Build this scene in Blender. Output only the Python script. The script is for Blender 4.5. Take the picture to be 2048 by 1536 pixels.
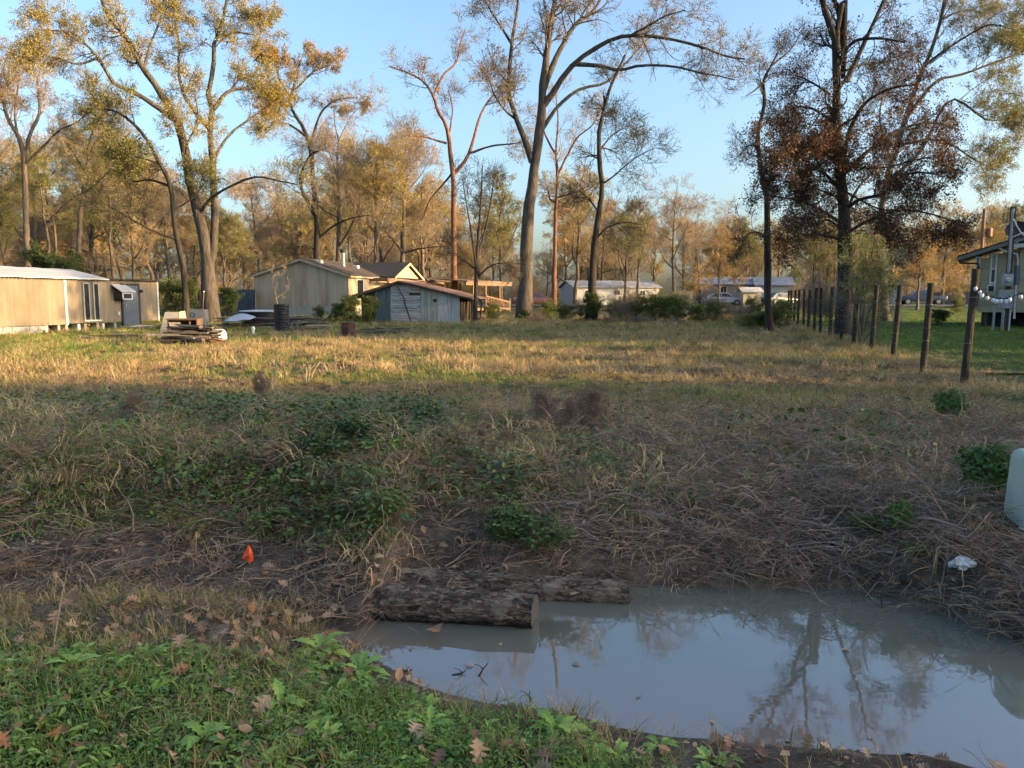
import bpy, bmesh, math, random
import numpy as np
from mathutils import Vector, Matrix

for o in list(bpy.data.objects):
    bpy.data.objects.remove(o)
SC = bpy.context.scene
COL = SC.collection
R = math.radians

# ------------------------------------------------------------------ camera
FPX, CXP, CYP = 1540.0, 1024.0, 768.0          # focal length and centre, in pixels of the 2048 px wide photograph
CAMZ = 1.6
PITCH = math.atan(168.0 / FPX)                 # looking slightly down
cam = bpy.data.cameras.new('camera')
cam.sensor_width = 36.0
cam.lens = 36.0 * FPX / 2048.0
cam.clip_start = 0.05
cam.clip_end = 3000.0
camo = bpy.data.objects.new('camera', cam)
camo.location = (0, 0, CAMZ)
camo.rotation_euler = (math.pi / 2 - PITCH, 0, 0)
COL.objects.link(camo)
SC.camera = camo

# ------------------------------------------------------------------ sky, sun, exposure
SUN_AZ, SUN_EL = 103.0, 11.0                    # clockwise from +Y, above the horizon
world = bpy.data.worlds.new('World')
SC.world = world
world.use_nodes = True
wn = world.node_tree
sky = wn.nodes.new('ShaderNodeTexSky')
sky.sky_type = 'NISHITA'
sky.sun_disc = False
sky.sun_elevation = R(SUN_EL)
sky.sun_rotation = R(SUN_AZ)
sky.ozone_density = 2.6
sky.dust_density = 3.9
sky.air_density = 1.0
wn.links.new(sky.outputs[0], wn.nodes['Background'].inputs[0])
wn.nodes['Background'].inputs[1].default_value = 0.15
sl = bpy.data.lights.new('sun', 'SUN')
sl.energy = 3.7
sl.angle = R(0.55)
sl.color = (1.0, 0.68, 0.34)
so = bpy.data.objects.new('sun', sl)
to_sun = Vector((math.sin(R(SUN_AZ)) * math.cos(R(SUN_EL)), math.cos(R(SUN_AZ)) * math.cos(R(SUN_EL)), math.sin(R(SUN_EL))))
so.rotation_euler = to_sun.to_track_quat('Z', 'Y').to_euler()
so.location = (30, -10, 20)
COL.objects.link(so)
SC.view_settings.view_transform = 'Standard'
SC.view_settings.look = 'None'
SC.view_settings.gamma = 1.0
SC.view_settings.use_curve_mapping = False
SC.view_settings.exposure = 1.80
SC.render.engine = 'CYCLES'
SC.cycles.max_bounces = 5
SC.cycles.diffuse_bounces = 2
SC.cycles.glossy_bounces = 3
SC.cycles.transmission_bounces = 3
SC.cycles.transparent_max_bounces = 4
SC.cycles.caustics_reflective = False
SC.cycles.caustics_refractive = False
SC.cycles.use_denoising = True
SC.cycles.use_adaptive_sampling = True
SC.cycles.adaptive_threshold = 0.03

# ------------------------------------------------------------------ pixel helpers
_cp, _sp = math.cos(PITCH), math.sin(PITCH)


def ray(px, py):
    u, v = (px - CXP) / FPX, (CYP - py) / FPX
    return np.array([u, _cp + v * _sp, -_sp + v * _cp])


def at(px, py, Y):
    """the point that stands Y metres in front of the camera on this sight line"""
    d = ray(px, py)
    return Vector((d * (Y / d[1])).tolist()) + Vector((0, 0, CAMZ))


def onz(px, py, z):
    d = ray(px, py)
    return Vector((d * ((z - CAMZ) / d[2])).tolist()) + Vector((0, 0, CAMZ))


def project(P):
    P = np.asarray(P, float)
    x, y, z = P[..., 0], P[..., 1], P[..., 2] - CAMZ
    f = y * _cp - z * _sp
    u = y * _sp + z * _cp
    return CXP + FPX * x / f, CYP - FPX * u / f


# ------------------------------------------------------------------ numpy noise
def _hash(ix, iy, s):
    n = (ix.astype(np.int64) * 374761393 + iy.astype(np.int64) * 668265263 + s * 974634777) & 0x7fffffff
    n = ((n ^ (n >> 13)) * 1274126177) & 0x7fffffff
    return ((n ^ (n >> 16)) & 0xffff) / 65535.0


def vnoise(x, y, s=0):
    x = np.asarray(x, float); y = np.asarray(y, float)
    ix, iy = np.floor(x), np.floor(y)
    fx, fy = x - ix, y - iy
    fx = fx * fx * (3 - 2 * fx); fy = fy * fy * (3 - 2 * fy)
    a = _hash(ix, iy, s); b = _hash(ix + 1, iy, s); c = _hash(ix, iy + 1, s); d = _hash(ix + 1, iy + 1, s)
    return (a + (b - a) * fx) * (1 - fy) + (c + (d - c) * fx) * fy


def fbm(x, y, s=0, o=4):
    t, a, n = 0.0, 1.0, 0.0
    for k in range(o):
        t = t + a * vnoise(x * 2 ** k, y * 2 ** k, s + k * 17); n += a; a *= 0.5
    return t / n


def sstep(a, b, x):
    t = np.clip((x - a) / (b - a), 0, 1)
    return t * t * (3 - 2 * t)


# ------------------------------------------------------------------ ground height
WATER_Z = -0.30
_far = [(300, 1200), (520, 1215), (640, 1258), (700, 1272), (752, 1250), (778, 1196), (900, 1180), (1090, 1180), (1260, 1176), (1400, 1180), (1560, 1178), (1720, 1184), (1850, 1218), (1950, 1250), (2048, 1292), (2300, 1340)]
_near = [(300, 1204), (520, 1220), (640, 1268), (690, 1288), (800, 1338), (900, 1388), (1010, 1402), (1100, 1402), (1210, 1440), (1400, 1464), (1650, 1478), (1850, 1500), (2048, 1556), (2300, 1600)]
_fw = np.array([tuple(onz(a, b, WATER_Z))[:2] for a, b in _far])
_nw = np.array([tuple(onz(a, b, WATER_Z))[:2] for a, b in _near])


def ditch_y(x):
    yf = np.interp(x, _fw[:, 0], _fw[:, 1])
    yn = np.interp(x, _nw[:, 0], _nw[:, 1])
    return yn, yf


def plateau(x, y):
    z = 0.08 + 0.10 * sstep(8, 30, y) + 0.20 * sstep(28, 55, y) + 0.62 * sstep(52, 92, y)
    return z + 0.3 * sstep(92, 300, y)


def height(x, y):
    x = np.asarray(x, float); y = np.asarray(y, float)
    yn, yf = ditch_y(x)
    wob = 0.10 * (fbm(x * 2.2, y * 2.2, 3) - 0.5)
    wobf = 0.16 * (fbm(x * 2.6 + 9, x * 0.7, 5) - 0.5)
    yf2 = yf + wobf
    yn2 = yn + 0.14 * (fbm(x * 3.1 + 4, x * 0.5, 8) - 0.5)
    # far bank
    t = np.clip((y - yf2) / 1.7, 0, 1)
    bank = WATER_Z - 0.03 + (0.36 + 0.05) * (1 - (1 - t) ** np.interp(x, [-1.05, -0.72], [1.15, 3.6]))
    far = bank + (plateau(x, y) - 0.08) * sstep(6, 9, y)
    # weeds heaped into mounds along the bank
    far = far + 0.36 * sstep(0.5, 1.9, y - yf2) * (1 - sstep(3.2, 7.0, y - yf2)) * fbm(x * 0.8 + 3, y * 0.9, 21) * (0.35 + 0.65 * sstep(1.2, -2.5, x))
    far = far + (0.10 * (fbm(x * 0.45, y * 0.45, 31) - 0.5) + 0.16 * (fbm(x * 1.1, y * 1.1, 37) - 0.5) * (1 - sstep(16, 26, y))) * sstep(6, 10, y) * (1 - sstep(40, 60, y))
    # near bank
    w = np.interp(x, [-4, -1.5, 0.3, 1.5, 3], [1.5, 1.5, 1.2, 1.3, 1.3])
    s = np.clip((yn2 - y) / w, 0, 1)
    near = WATER_Z - 0.02 + (0.30 + 0.02) * (s ** 0.75)
    # the bed of the pool, fading out to a silted channel on the left
    half = np.maximum((yf2 - yn2) * 0.5, 0.05)
    c = (yf2 + yn2) * 0.5
    q = np.clip(1 - np.abs(y - c) / half, 0, 1)
    bed = WATER_Z - 0.03 - 0.22 * np.sqrt(q) * sstep(-1.6, -0.4, x)
    z = np.where(y > yf2, far, np.where(y < yn2, near, bed))
    silt = (1 - sstep(-1.45, -1.0, x)) * (1 - sstep(0.45, 0.9, np.abs(y - c - 0.05)))
    z = z + silt * (0.045 + 0.10 * (fbm(x * 2.4, y * 2.8, 44) - 0.38))
    return z + wob * 0.5 * (1 - sstep(0.0, 0.12, yf2 - y) * sstep(0.0, 0.12, y - yn2))


def gz(x, y):
    return float(height(np.array([x]), np.array([y]))[0])


def ong(px, py, lift=0.0):
    """where this sight line meets the ground"""
    d = ray(px, py)
    s = np.linspace(1.5, 130, 6000)
    P = d[None, :] * s[:, None]
    h = height(P[:, 0], P[:, 1]) - (P[:, 2] + CAMZ)
    k = int(np.argmax(h > 0))
    p = P[k]
    return Vector((p[0], p[1], gz(p[0], p[1]) + lift))


def ground_at(px, Y, lift=0.0):
    x = (px - CXP) / FPX * Y * 1.0
    return Vector((x, Y, gz(x, Y) + lift))


# ------------------------------------------------------------------ materials
MATS = {}


def _ramp(nt, cols, interp='LINEAR'):
    r = nt.nodes.new('ShaderNodeValToRGB')
    r.color_ramp.interpolation = interp
    e = r.color_ramp.elements
    while len(e) < len(cols):
        e.new(0.5)
    for k, c in enumerate(cols):
        e[k].position = k / max(1, len(cols) - 1)
        e[k].color = (*c, 1)
    return r


def mat(name, cols, rough=0.8, scale=3.0, stretch=(1, 1, 1), detail=6, bump=0.0, bscale=None, spec=0.3, metal=0.0, island=0.0, contrast=1.0, obj_rand=0.0):
    """procedural material: a noise (stretched in object space) runs through the given colours"""
    if name in MATS:
        return MATS[name]
    m = bpy.data.materials.new(name)
    m.use_nodes = True
    nt = m.node_tree
    b = nt.nodes['Principled BSDF']
    b.inputs['Roughness'].default_value = rough
    b.inputs['Specular IOR Level'].default_value = spec
    b.inputs['Metallic'].default_value = metal
    tc = nt.nodes.new('ShaderNodeTexCoord')
    mp = nt.nodes.new('ShaderNodeMapping')
    mp.inputs['Scale'].default_value = stretch
    nt.links.new(tc.outputs['Object'], mp.inputs['Vector'])
    nz = nt.nodes.new('ShaderNodeTexNoise')
    nz.inputs['Scale'].default_value = scale
    nz.inputs['Detail'].default_value = detail
    nz.inputs['Roughness'].default_value = 0.62
    nt.links.new(mp.outputs[0], nz.inputs['Vector'])
    mr = nt.nodes.new('ShaderNodeMapRange')
    mr.inputs['From Min'].default_value = 0.5 - 0.22 / contrast
    mr.inputs['From Max'].default_value = 0.5 + 0.22 / contrast
    nt.links.new(nz.outputs['Fac'], mr.inputs['Value'])
    src = mr.outputs[0]
    if island > 0 or obj_rand > 0:
        if island > 0:
            g = nt.nodes.new('ShaderNodeNewGeometry'); rnd = g.outputs['Random Per Island']; k = island
        else:
            g = nt.nodes.new('ShaderNodeObjectInfo'); rnd = g.outputs['Random']; k = obj_rand
        mx = nt.nodes.new('ShaderNodeMix')
        mx.inputs['Factor'].default_value = k
        nt.links.new(src, mx.inputs['A'])
        nt.links.new(rnd, mx.inputs['B'])
        src = mx.outputs['Result']
    rp = _ramp(nt, cols)
    nt.links.new(src, rp.inputs['Fac'])
    nt.links.new(rp.outputs['Color'], b.inputs['Base Color'])
    if bump > 0:
        n2 = nt.nodes.new('ShaderNodeTexNoise')
        n2.inputs['Scale'].default_value = bscale or scale * 4
        n2.inputs['Detail'].default_value = 8
        nt.links.new(mp.outputs[0], n2.inputs['Vector'])
        bp = nt.nodes.new('ShaderNodeBump')
        bp.inputs['Strength'].default_value = bump
        bp.inputs['Distance'].default_value = 0.05
        nt.links.new(n2.outputs['Fac'], bp.inputs['Height'])
        nt.links.new(bp.outputs[0], b.inputs['Normal'])
    MATS[name] = m
    return m


def leafmat(name, cols, trans=0.35, rough=0.55, objmix=0.0, spec=0.25):
    """leaf: every leaf (mesh island) takes its own colour, some light passes through"""
    if name in MATS:
        return MATS[name]
    m = bpy.data.materials.new(name)
    m.use_nodes = True
    nt = m.node_tree
    b = nt.nodes['Principled BSDF']
    b.inputs['Roughness'].default_value = rough
    b.inputs['Specular IOR Level'].default_value = spec
    g = nt.nodes.new('ShaderNodeNewGeometry')
    src = g.outputs['Random Per Island']
    if objmix > 0:
        oi = nt.nodes.new('ShaderNodeObjectInfo')
        mx = nt.nodes.new('ShaderNodeMix')
        mx.inputs['Factor'].default_value = objmix
        nt.links.new(src, mx.inputs['A']); nt.links.new(oi.outputs['Random'], mx.inputs['B'])
        src = mx.outputs['Result']
    rp = _ramp(nt, cols)
    nt.links.new(src, rp.inputs['Fac'])
    nt.links.new(rp.outputs['Color'], b.inputs['Base Color'])
    out = nt.nodes['Material Output']
    if trans > 0:
        t = nt.nodes.new('ShaderNodeBsdfTranslucent')
        nt.links.new(rp.outputs['Color'], t.inputs['Color'])
        ms = nt.nodes.new('ShaderNodeMixShader')
        ms.inputs['Fac'].default_value = trans
        nt.links.new(b.outputs[0], ms.inputs[1]); nt.links.new(t.outputs[0], ms.inputs[2])
        nt.links.new(ms.outputs[0], out.inputs['Surface'])
    MATS[name] = m
    return m


# ------------------------------------------------------------------ mesh helpers
def tag(o, label=None, cat=None, group=None, kind=None):
    if label: o['label'] = label
    if cat: o['category'] = cat
    if group: o['group'] = group
    if kind: o['kind'] = kind
    return o


def mkobj(name, me, parent=None):
    o = bpy.data.objects.new(name, me)
    COL.objects.link(o)
    if parent is not None:
        o.parent = parent
    return o


def empty(name, loc, rz=0.0, label=None, cat=None, group=None):
    e = bpy.data.objects.new(name, None)
    e.empty_display_size = 0.2
    COL.objects.link(e)
    e.location = loc
    e.rotation_euler = (0, 0, rz)
    return tag(e, label, cat, group)


class MB:
    """collects shapes into one mesh"""
    def __init__(s):
        s.v = []; s.f = []; s.m = []; s.cm = 0

    def add(s, vs, fs):
        k = len(s.v)
        s.v += [tuple(p) for p in vs]
        for f in fs:
            s.f.append(tuple(i + k for i in f)); s.m.append(s.cm)
        return s

    def box(s, a, b):
        x0, y0, z0 = a; x1, y1, z1 = b
        s.add([(x0, y0, z0), (x1, y0, z0), (x1, y1, z0), (x0, y1, z0), (x0, y0, z1), (x1, y0, z1), (x1, y1, z1), (x0, y1, z1)],
              [(0, 3, 2, 1), (4, 5, 6, 7), (0, 1, 5, 4), (1, 2, 6, 5), (2, 3, 7, 6), (3, 0, 4, 7)])
        return s

    def bar(s, p, q, w, h=None, up=(0, 0, 1)):
        """square bar from p to q"""
        h = h or w
        p = Vector(p); q = Vector(q); d = (q - p).normalized()
        u = Vector(up)
        if abs(d.dot(u)) > 0.98: u = Vector((1, 0, 0))
        a = d.cross(u).normalized() * (w / 2); b = a.cross(d).normalized() * (h / 2)
        vs = [p - a - b, p + a - b, p + a + b, p - a + b, q - a - b, q + a - b, q + a + b, q - a + b]
        s.add(vs, [(0, 3, 2, 1), (4, 5, 6, 7), (0, 1, 5, 4), (1, 2, 6, 5), (2, 3, 7, 6), (3, 0, 4, 7)])
        return s

    def tube(s, pts, rad, n=8, caps=True):
        pts = [Vector(p) for p in pts]
        if not hasattr(rad, '__len__'): rad = [rad] * len(pts)
        k = len(s.v); prev = None
        for i, p in enumerate(pts):
            d = (pts[min(i + 1, len(pts) - 1)] - pts[max(i - 1, 0)]).normalized()
            if prev is None:
                u = Vector((0, 0, 1)) if abs(d.z) < 0.9 else Vector((1, 0, 0))
                a = d.cross(u).normalized()
            else:
                a = (prev - d * prev.dot(d)).normalized()
            prev = a; b = d.cross(a)
            for j in range(n):
                t = 2 * math.pi * j / n
                s.v.append(tuple(p + (a * math.cos(t) + b * math.sin(t)) * rad[i]))
        for i in range(len(pts) - 1):
            for j in range(n):
                j2 = (j + 1) % n
                s.f.append((k + i * n + j, k + i * n + j2, k + (i + 1) * n + j2, k + (i + 1) * n + j)); s.m.append(s.cm)
        if caps:
            s.f.append(tuple(k + j for j in reversed(range(n)))); s.m.append(s.cm)
            e = k + (len(pts) - 1) * n
            s.f.append(tuple(e + j for j in range(n))); s.m.append(s.cm)
        return s

    def lathe(s, prof, n=16, c=(0, 0, 0)):
        """(radius, z) profile turned round a vertical axis"""
        k = len(s.v)
        for r, z in prof:
            for j in range(n):
                t = 2 * math.pi * j / n
                s.v.append((c[0] + r * math.cos(t), c[1] + r * math.sin(t), c[2] + z))
        for i in range(len(prof) - 1):
            for j in range(n):
                j2 = (j + 1) % n
                s.f.append((k + i * n + j, k + i * n + j2, k + (i + 1) * n + j2, k + (i + 1) * n + j)); s.m.append(s.cm)
        s.f.append(tuple(k + j for j in reversed(range(n)))); s.m.append(s.cm)
        e = k + (len(prof) - 1) * n
        s.f.append(tuple(e + j for j in range(n))); s.m.append(s.cm)
        return s

    def prism(s, poly, off):
        """flat polygon given thickness along the vector off"""
        n = len(poly); off = Vector(off)
        vs = [Vector(p) for p in poly] + [Vector(p) + off for p in poly]
        fs = [tuple(reversed(range(n))), tuple(range(n, 2 * n))] + [(i, (i + 1) % n, n + (i + 1) % n, n + i) for i in range(n)]
        s.add(vs, fs)
        return s

    def mesh(s, name, mats, smooth=False):
        me = bpy.data.meshes.new(name)
        me.from_pydata(s.v, [], s.f)
        for m in (mats if isinstance(mats, (list, tuple)) else [mats]):
            me.materials.append(m)
        if any(s.m):
            me.polygons.foreach_set('material_index', s.m)
        if smooth:
            me.polygons.foreach_set('use_smooth', [True] * len(me.polygons))
        me.update()
        return me

    def build(s, name, mats, parent=None, smooth=False, bevel=0.0):
        o = mkobj(name, s.mesh(name, mats, smooth), parent)
        if bevel > 0:
            bm = bmesh.new(); bm.from_mesh(o.data)
            bmesh.ops.bevel(bm, geom=list(bm.edges), offset=bevel, segments=2, affect='EDGES', profile=0.6)
            bm.to_mesh(o.data); bm.free()
        return o


def np_mesh(name, V, F, mats, midx=None, smooth=False):
    """mesh from numpy arrays; F is (n,3) or (n,4), or a list of such arrays"""
    me = bpy.data.meshes.new(name)
    Fs = F if isinstance(F, list) else [F]
    Fs = [f for f in Fs if len(f)]
    nl = sum(f.size for f in Fs); npoly = sum(len(f) for f in Fs)
    me.vertices.add(len(V)); me.loops.add(nl); me.polygons.add(npoly)
    me.vertices.foreach_set('co', np.ascontiguousarray(V, dtype=np.float32).ravel())
    me.loops.foreach_set('vertex_index', np.concatenate([f.ravel() for f in Fs]).astype(np.int32))
    st, tot, o = [], [], 0
    for f in Fs:
        n, w = f.shape
        st.append(o + np.arange(n) * w); tot.append(np.full(n, w)); o += n * w
    me.polygons.foreach_set('loop_start', np.concatenate(st).astype(np.int32))
    me.polygons.foreach_set('loop_total', np.concatenate(tot).astype(np.int32))
    for m in (mats if isinstance(mats, (list, tuple)) else [mats]):
        me.materials.append(m)
    if midx is not None:
        me.polygons.foreach_set('material_index', np.asarray(midx, dtype=np.int32))
    if smooth:
        me.polygons.foreach_set('use_smooth', np.ones(npoly, dtype=bool))
    me.update(calc_edges=True)
    return me

# ------------------------------------------------------------------ ground, water, street
def ground_material():
    m = bpy.data.materials.new('ground_soil')
    m.use_nodes = True
    nt = m.node_tree
    b = nt.nodes['Principled BSDF']
    b.inputs['Roughness'].default_value = 0.95
    b.inputs['Specular IOR Level'].default_value = 0.15
    tc = nt.nodes.new('ShaderNodeTexCoord')
    at_ = nt.nodes.new('ShaderNodeAttribute'); at_.attribute_name = 'cover'
    sep = nt.nodes.new('ShaderNodeSeparateColor')
    nt.links.new(at_.outputs['Color'], sep.inputs[0])

    def noise(scale, detail=8, rough=0.65):
        n = nt.nodes.new('ShaderNodeTexNoise')
        n.inputs['Scale'].default_value = scale; n.inputs['Detail'].default_value = detail; n.inputs['Roughness'].default_value = rough
        nt.links.new(tc.outputs['Object'], n.inputs['Vector'])
        return n.outputs['Fac']

    def stretch(v, a, c):
        r = nt.nodes.new('ShaderNodeMapRange')
        r.inputs['From Min'].default_value = a; r.inputs['From Max'].default_value = c
        nt.links.new(v, r.inputs['Value'])
        return r.outputs[0]

    def mix(f, A, B):
        x = nt.nodes.new('ShaderNodeMix'); x.data_type = 'RGBA'
        nt.links.new(f, x.inputs['Factor'])
        nt.links.new(A, x.inputs['A']); nt.links.new(B, x.inputs['B'])
        return x.outputs['Result']

    fine = noise(38)
    mid = noise(4.0)
    big = noise(0.5, 5)
    dead = _ramp(nt, [(0.022, 0.016, 0.009), (0.060, 0.045, 0.024), (0.13, 0.098, 0.052)])
    nt.links.new(stretch(fine, 0.3, 0.7), dead.inputs['Fac'])
    green = _ramp(nt, [(0.016, 0.024, 0.008), (0.040, 0.062, 0.016), (0.085, 0.11, 0.032)])
    nt.links.new(stretch(fine, 0.3, 0.7), green.inputs['Fac'])
    mud = _ramp(nt, [(0.035, 0.026, 0.019), (0.095, 0.070, 0.051), (0.19, 0.143, 0.108)])
    nt.links.new(stretch(mid, 0.3, 0.72), mud.inputs['Fac'])
    add = nt.nodes.new('ShaderNodeMath'); add.operation = 'ADD'
    nt.links.new(sep.outputs[0], add.inputs[0])
    sh = nt.nodes.new('ShaderNodeMath'); sh.operation = 'MULTIPLY_ADD'; sh.inputs[1].default_value = 1.1; sh.inputs[2].default_value = -0.55
    nt.links.new(mid, sh.inputs[0])
    nt.links.new(sh.outputs[0], add.inputs[1])
    c = mix(stretch(add.outputs[0], 0.25, 0.75), dead.outputs[0], green.outputs[0])
    c = mix(sep.outputs[1], c, mud.outputs[0])
    nt.links.new(c, b.inputs['Base Color'])
    bp = nt.nodes.new('ShaderNodeBump'); bp.inputs['Strength'].default_value = 0.6; bp.inputs['Distance'].default_value = 0.03
    nt.links.new(fine, bp.inputs['Height'])
    nt.links.new(bp.outputs[0], b.inputs['Normal'])
    return m


def lawn_amount(x, y):
    """1 where the neighbour's mown green lawn grows (right of the fence)"""
    fx = 8.5 + (y - 13.6) * 0.253 - 1.0 * sstep(16, 11, y)
    return sstep(-0.6, 0.6, x - fx - 0.3) * sstep(8.8, 10.8, y)


def green_amount(x, y):
    """how green the cover is at a place: 0 dead grass, 1 green"""
    n = fbm(x * 0.35 + 7, y * 0.7, 71)
    lot = np.clip(0.34 + 2.6 * (n - 0.5), 0, 1)
    lot = lot + 0.55 * sstep(-6, -13, x) * sstep(16, 21, y) - 0.25 * sstep(0, 4, x) * (1 - sstep(30, 40, y))
    law = lawn_amount(x, y)
    g = lot * (1 - law) + 1.0 * law
    yn, yf = ditch_y(x)
    a0 = np.interp(x, [-1.5, -0.75], [0.85, 0.10])
    near = sstep(a0, a0 + 0.45, yn - y + 0.35 * (fbm(x * 1.7, y * 1.9, 63) - 0.5)) * np.interp(x, [-4, 0.1, 0.9], [1, 0.9, 0.12])
    return np.clip(np.where(y < yn + 0.1, near, g), 0, 1)


def mud_amount(x, y):
    yn, yf = ditch_y(x)
    d = np.where(y < yn, yn - y, np.where(y > yf, y - yf, 0))
    lim = np.where(y < yn, np.interp(x, [-1.4, -0.7, 0.3, 1.2, 3], [1.0, 0.4, 0.35, 1.0, 1.1]), 1.1)
    return 1 - sstep(lim * 0.5, lim * 1.2, d + 0.5 * (fbm(x * 2, y * 2, 88) - 0.5))


def axis(lo, hi, fine_lo, fine_hi, step, grow=1.07, cap=12.0):
    a = list(np.arange(fine_lo, fine_hi, step))
    s = step; v = fine_hi
    while v < hi:
        a.append(v); s = min(s * grow, cap); v += s
    a.append(hi)
    s = step; v = fine_lo - step
    pre = []
    while v > lo:
        pre.append(v); s = min(s * grow, cap); v -= s
    pre.append(lo)
    return np.array(pre[::-1] + a)


gx = axis(-900, 900, -3.6, 4.2, 0.055, 1.075, 60)
gy = axis(-60, 1500, 2.0, 8.2, 0.055, 1.06, 60)
GX, GY = np.meshgrid(gx, gy)
GZ = height(GX, GY)
nx_, ny_ = len(gx), len(gy)
idx = np.arange(nx_ * ny_).reshape(ny_, nx_)
GF = np.stack([idx[:-1, :-1], idx[:-1, 1:], idx[1:, 1:], idx[1:, :-1]], -1).reshape(-1, 4)
gme = np_mesh('ground', np.stack([GX, GY, GZ], -1).reshape(-1, 3), GF, ground_material(), smooth=True)
ca = gme.color_attributes.new('cover', 'FLOAT_COLOR', 'POINT')
cv = np.zeros((nx_ * ny_, 4), np.float32)
cv[:, 0] = green_amount(GX, GY).ravel(); cv[:, 1] = mud_amount(GX, GY).ravel(); cv[:, 3] = 1
ca.data.foreach_set('color', cv.ravel())
GROUND = tag(mkobj('ground', gme), 'overgrown grassy lot with a muddy ditch bank', None, None, 'structure')


def water_material(name, base, ior, ripple):
    m = bpy.data.materials.new(name)
    m.use_nodes = True
    nt = m.node_tree
    b = nt.nodes['Principled BSDF']
    b.inputs['Base Color'].default_value = (*base, 1)
    b.inputs['Roughness'].default_value = 0.015
    b.inputs['IOR'].default_value = ior
    tc = nt.nodes.new('ShaderNodeTexCoord')
    mp = nt.nodes.new('ShaderNodeMapping'); mp.inputs['Scale'].default_value = (1.0, 2.2, 1)
    nt.links.new(tc.outputs['Object'], mp.inputs['Vector'])
    nz = nt.nodes.new('ShaderNodeTexNoise'); nz.inputs['Scale'].default_value = 8.0; nz.inputs['Detail'].default_value = 2.5
    nt.links.new(mp.outputs[0], nz.inputs['Vector'])
    bp = nt.nodes.new('ShaderNodeBump'); bp.inputs['Strength'].default_value = ripple; bp.inputs['Distance'].default_value = 0.004
    nt.links.new(nz.outputs['Fac'], bp.inputs['Height'])
    nt.links.new(bp.outputs[0], b.inputs['Normal'])
    # silt clouds: the milky water is browner where it is shallow
    n2 = nt.nodes.new('ShaderNodeTexNoise'); n2.inputs['Scale'].default_value = 1.6; n2.inputs['Detail'].default_value = 4
    nt.links.new(tc.outputs['Object'], n2.inputs['Vector'])
    rp = _ramp(nt, [tuple(c * 0.8 for c in base), (base[0] * 1.35, base[1] * 1.15, base[2] * 0.95)])
    nt.links.new(n2.outputs['Fac'], rp.inputs['Fac'])
    # the bed shows through where the water is shallow
    sa = nt.nodes.new('ShaderNodeAttribute'); sa.attribute_name = 'shallow'
    mx = nt.nodes.new('ShaderNodeMix'); mx.data_type = 'RGBA'
    nt.links.new(sa.outputs['Fac'], mx.inputs['Factor']); nt.links.new(rp.outputs[0], mx.inputs['A']); mx.inputs['B'].default_value = (0.17, 0.125, 0.092, 1)
    nt.links.new(mx.outputs['Result'], b.inputs['Base Color'])
    return m


wx = np.linspace(-2.2, 7.0, 60)
WXg, WYg = np.meshgrid(np.arange(-2.6, 8.0, 0.05), np.arange(2.0, 6.6, 0.05))
wi = np.arange(WXg.size).reshape(WXg.shape)
WFq = np.stack([wi[:-1, :-1], wi[:-1, 1:], wi[1:, 1:], wi[1:, :-1]], -1).reshape(-1, 4)
wme = np_mesh('ditch_water', np.stack([WXg, WYg, np.full_like(WXg, WATER_Z)], -1).reshape(-1, 3), WFq, water_material('murky_water', (0.115, 0.128, 0.112), 2.4, 0.07))
wa = wme.attributes.new('shallow', 'FLOAT', 'POINT')
wyn, wyf = ditch_y(WXg)
dep = sstep(0.75, 0.05, WYg - wyn + 0.35 * (fbm(WXg * 1.3, WYg * 1.3, 201) - 0.5))
wa.data.foreach_set('value', dep.ravel().astype(np.float32))
WATER = tag(mkobj('ditch_water', wme), 'still murky ditch water reflecting sky and trees', None, None, 'structure')

# a shallow puddle on the neighbour's lawn
pc = ong(1995, 746)
pts = []
for k in range(22):
    t = 2 * math.pi * k / 22
    rr = 1 + 0.35 * (vnoise(np.array([k * 0.7]), np.array([0.3]), 5)[0] - 0.5)
    pts.append((pc.x + 0.75 * rr * math.cos(t), pc.y + 0.38 * rr * math.sin(t), pc.z + 0.03))
pm = MB(); pm.add(pts, [tuple(range(22))])
tag(pm.build('puddle', water_material('puddle_water', (0.09, 0.085, 0.07), 1.6, 0.3)), 'small puddle on the green lawn right of the fence', None, None, 'structure')

# the street far behind the lots
st = MB()
sx = np.linspace(-150, 170, 60)
vs, fs = [], []
for k, x in enumerate(sx):
    for yy in (84.5, 90.5):
        vs.append((x, yy, gz(x, yy) + 0.05))
    if k: fs.append((2 * k - 2, 2 * k, 2 * k + 1, 2 * k - 1))
st.add(vs, fs)
tag(st.build('street', mat('asphalt_pale', [(0.14, 0.13, 0.12), (0.20, 0.19, 0.175)], 0.9, 1.2)), 'pale street crossing behind the far lawns', None, None, 'structure')

# ------------------------------------------------------------------ trees
RNG = np.random.default_rng(11)


def unit(a):
    return a / np.maximum(np.linalg.norm(a, axis=-1, keepdims=True), 1e-9)


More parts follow.
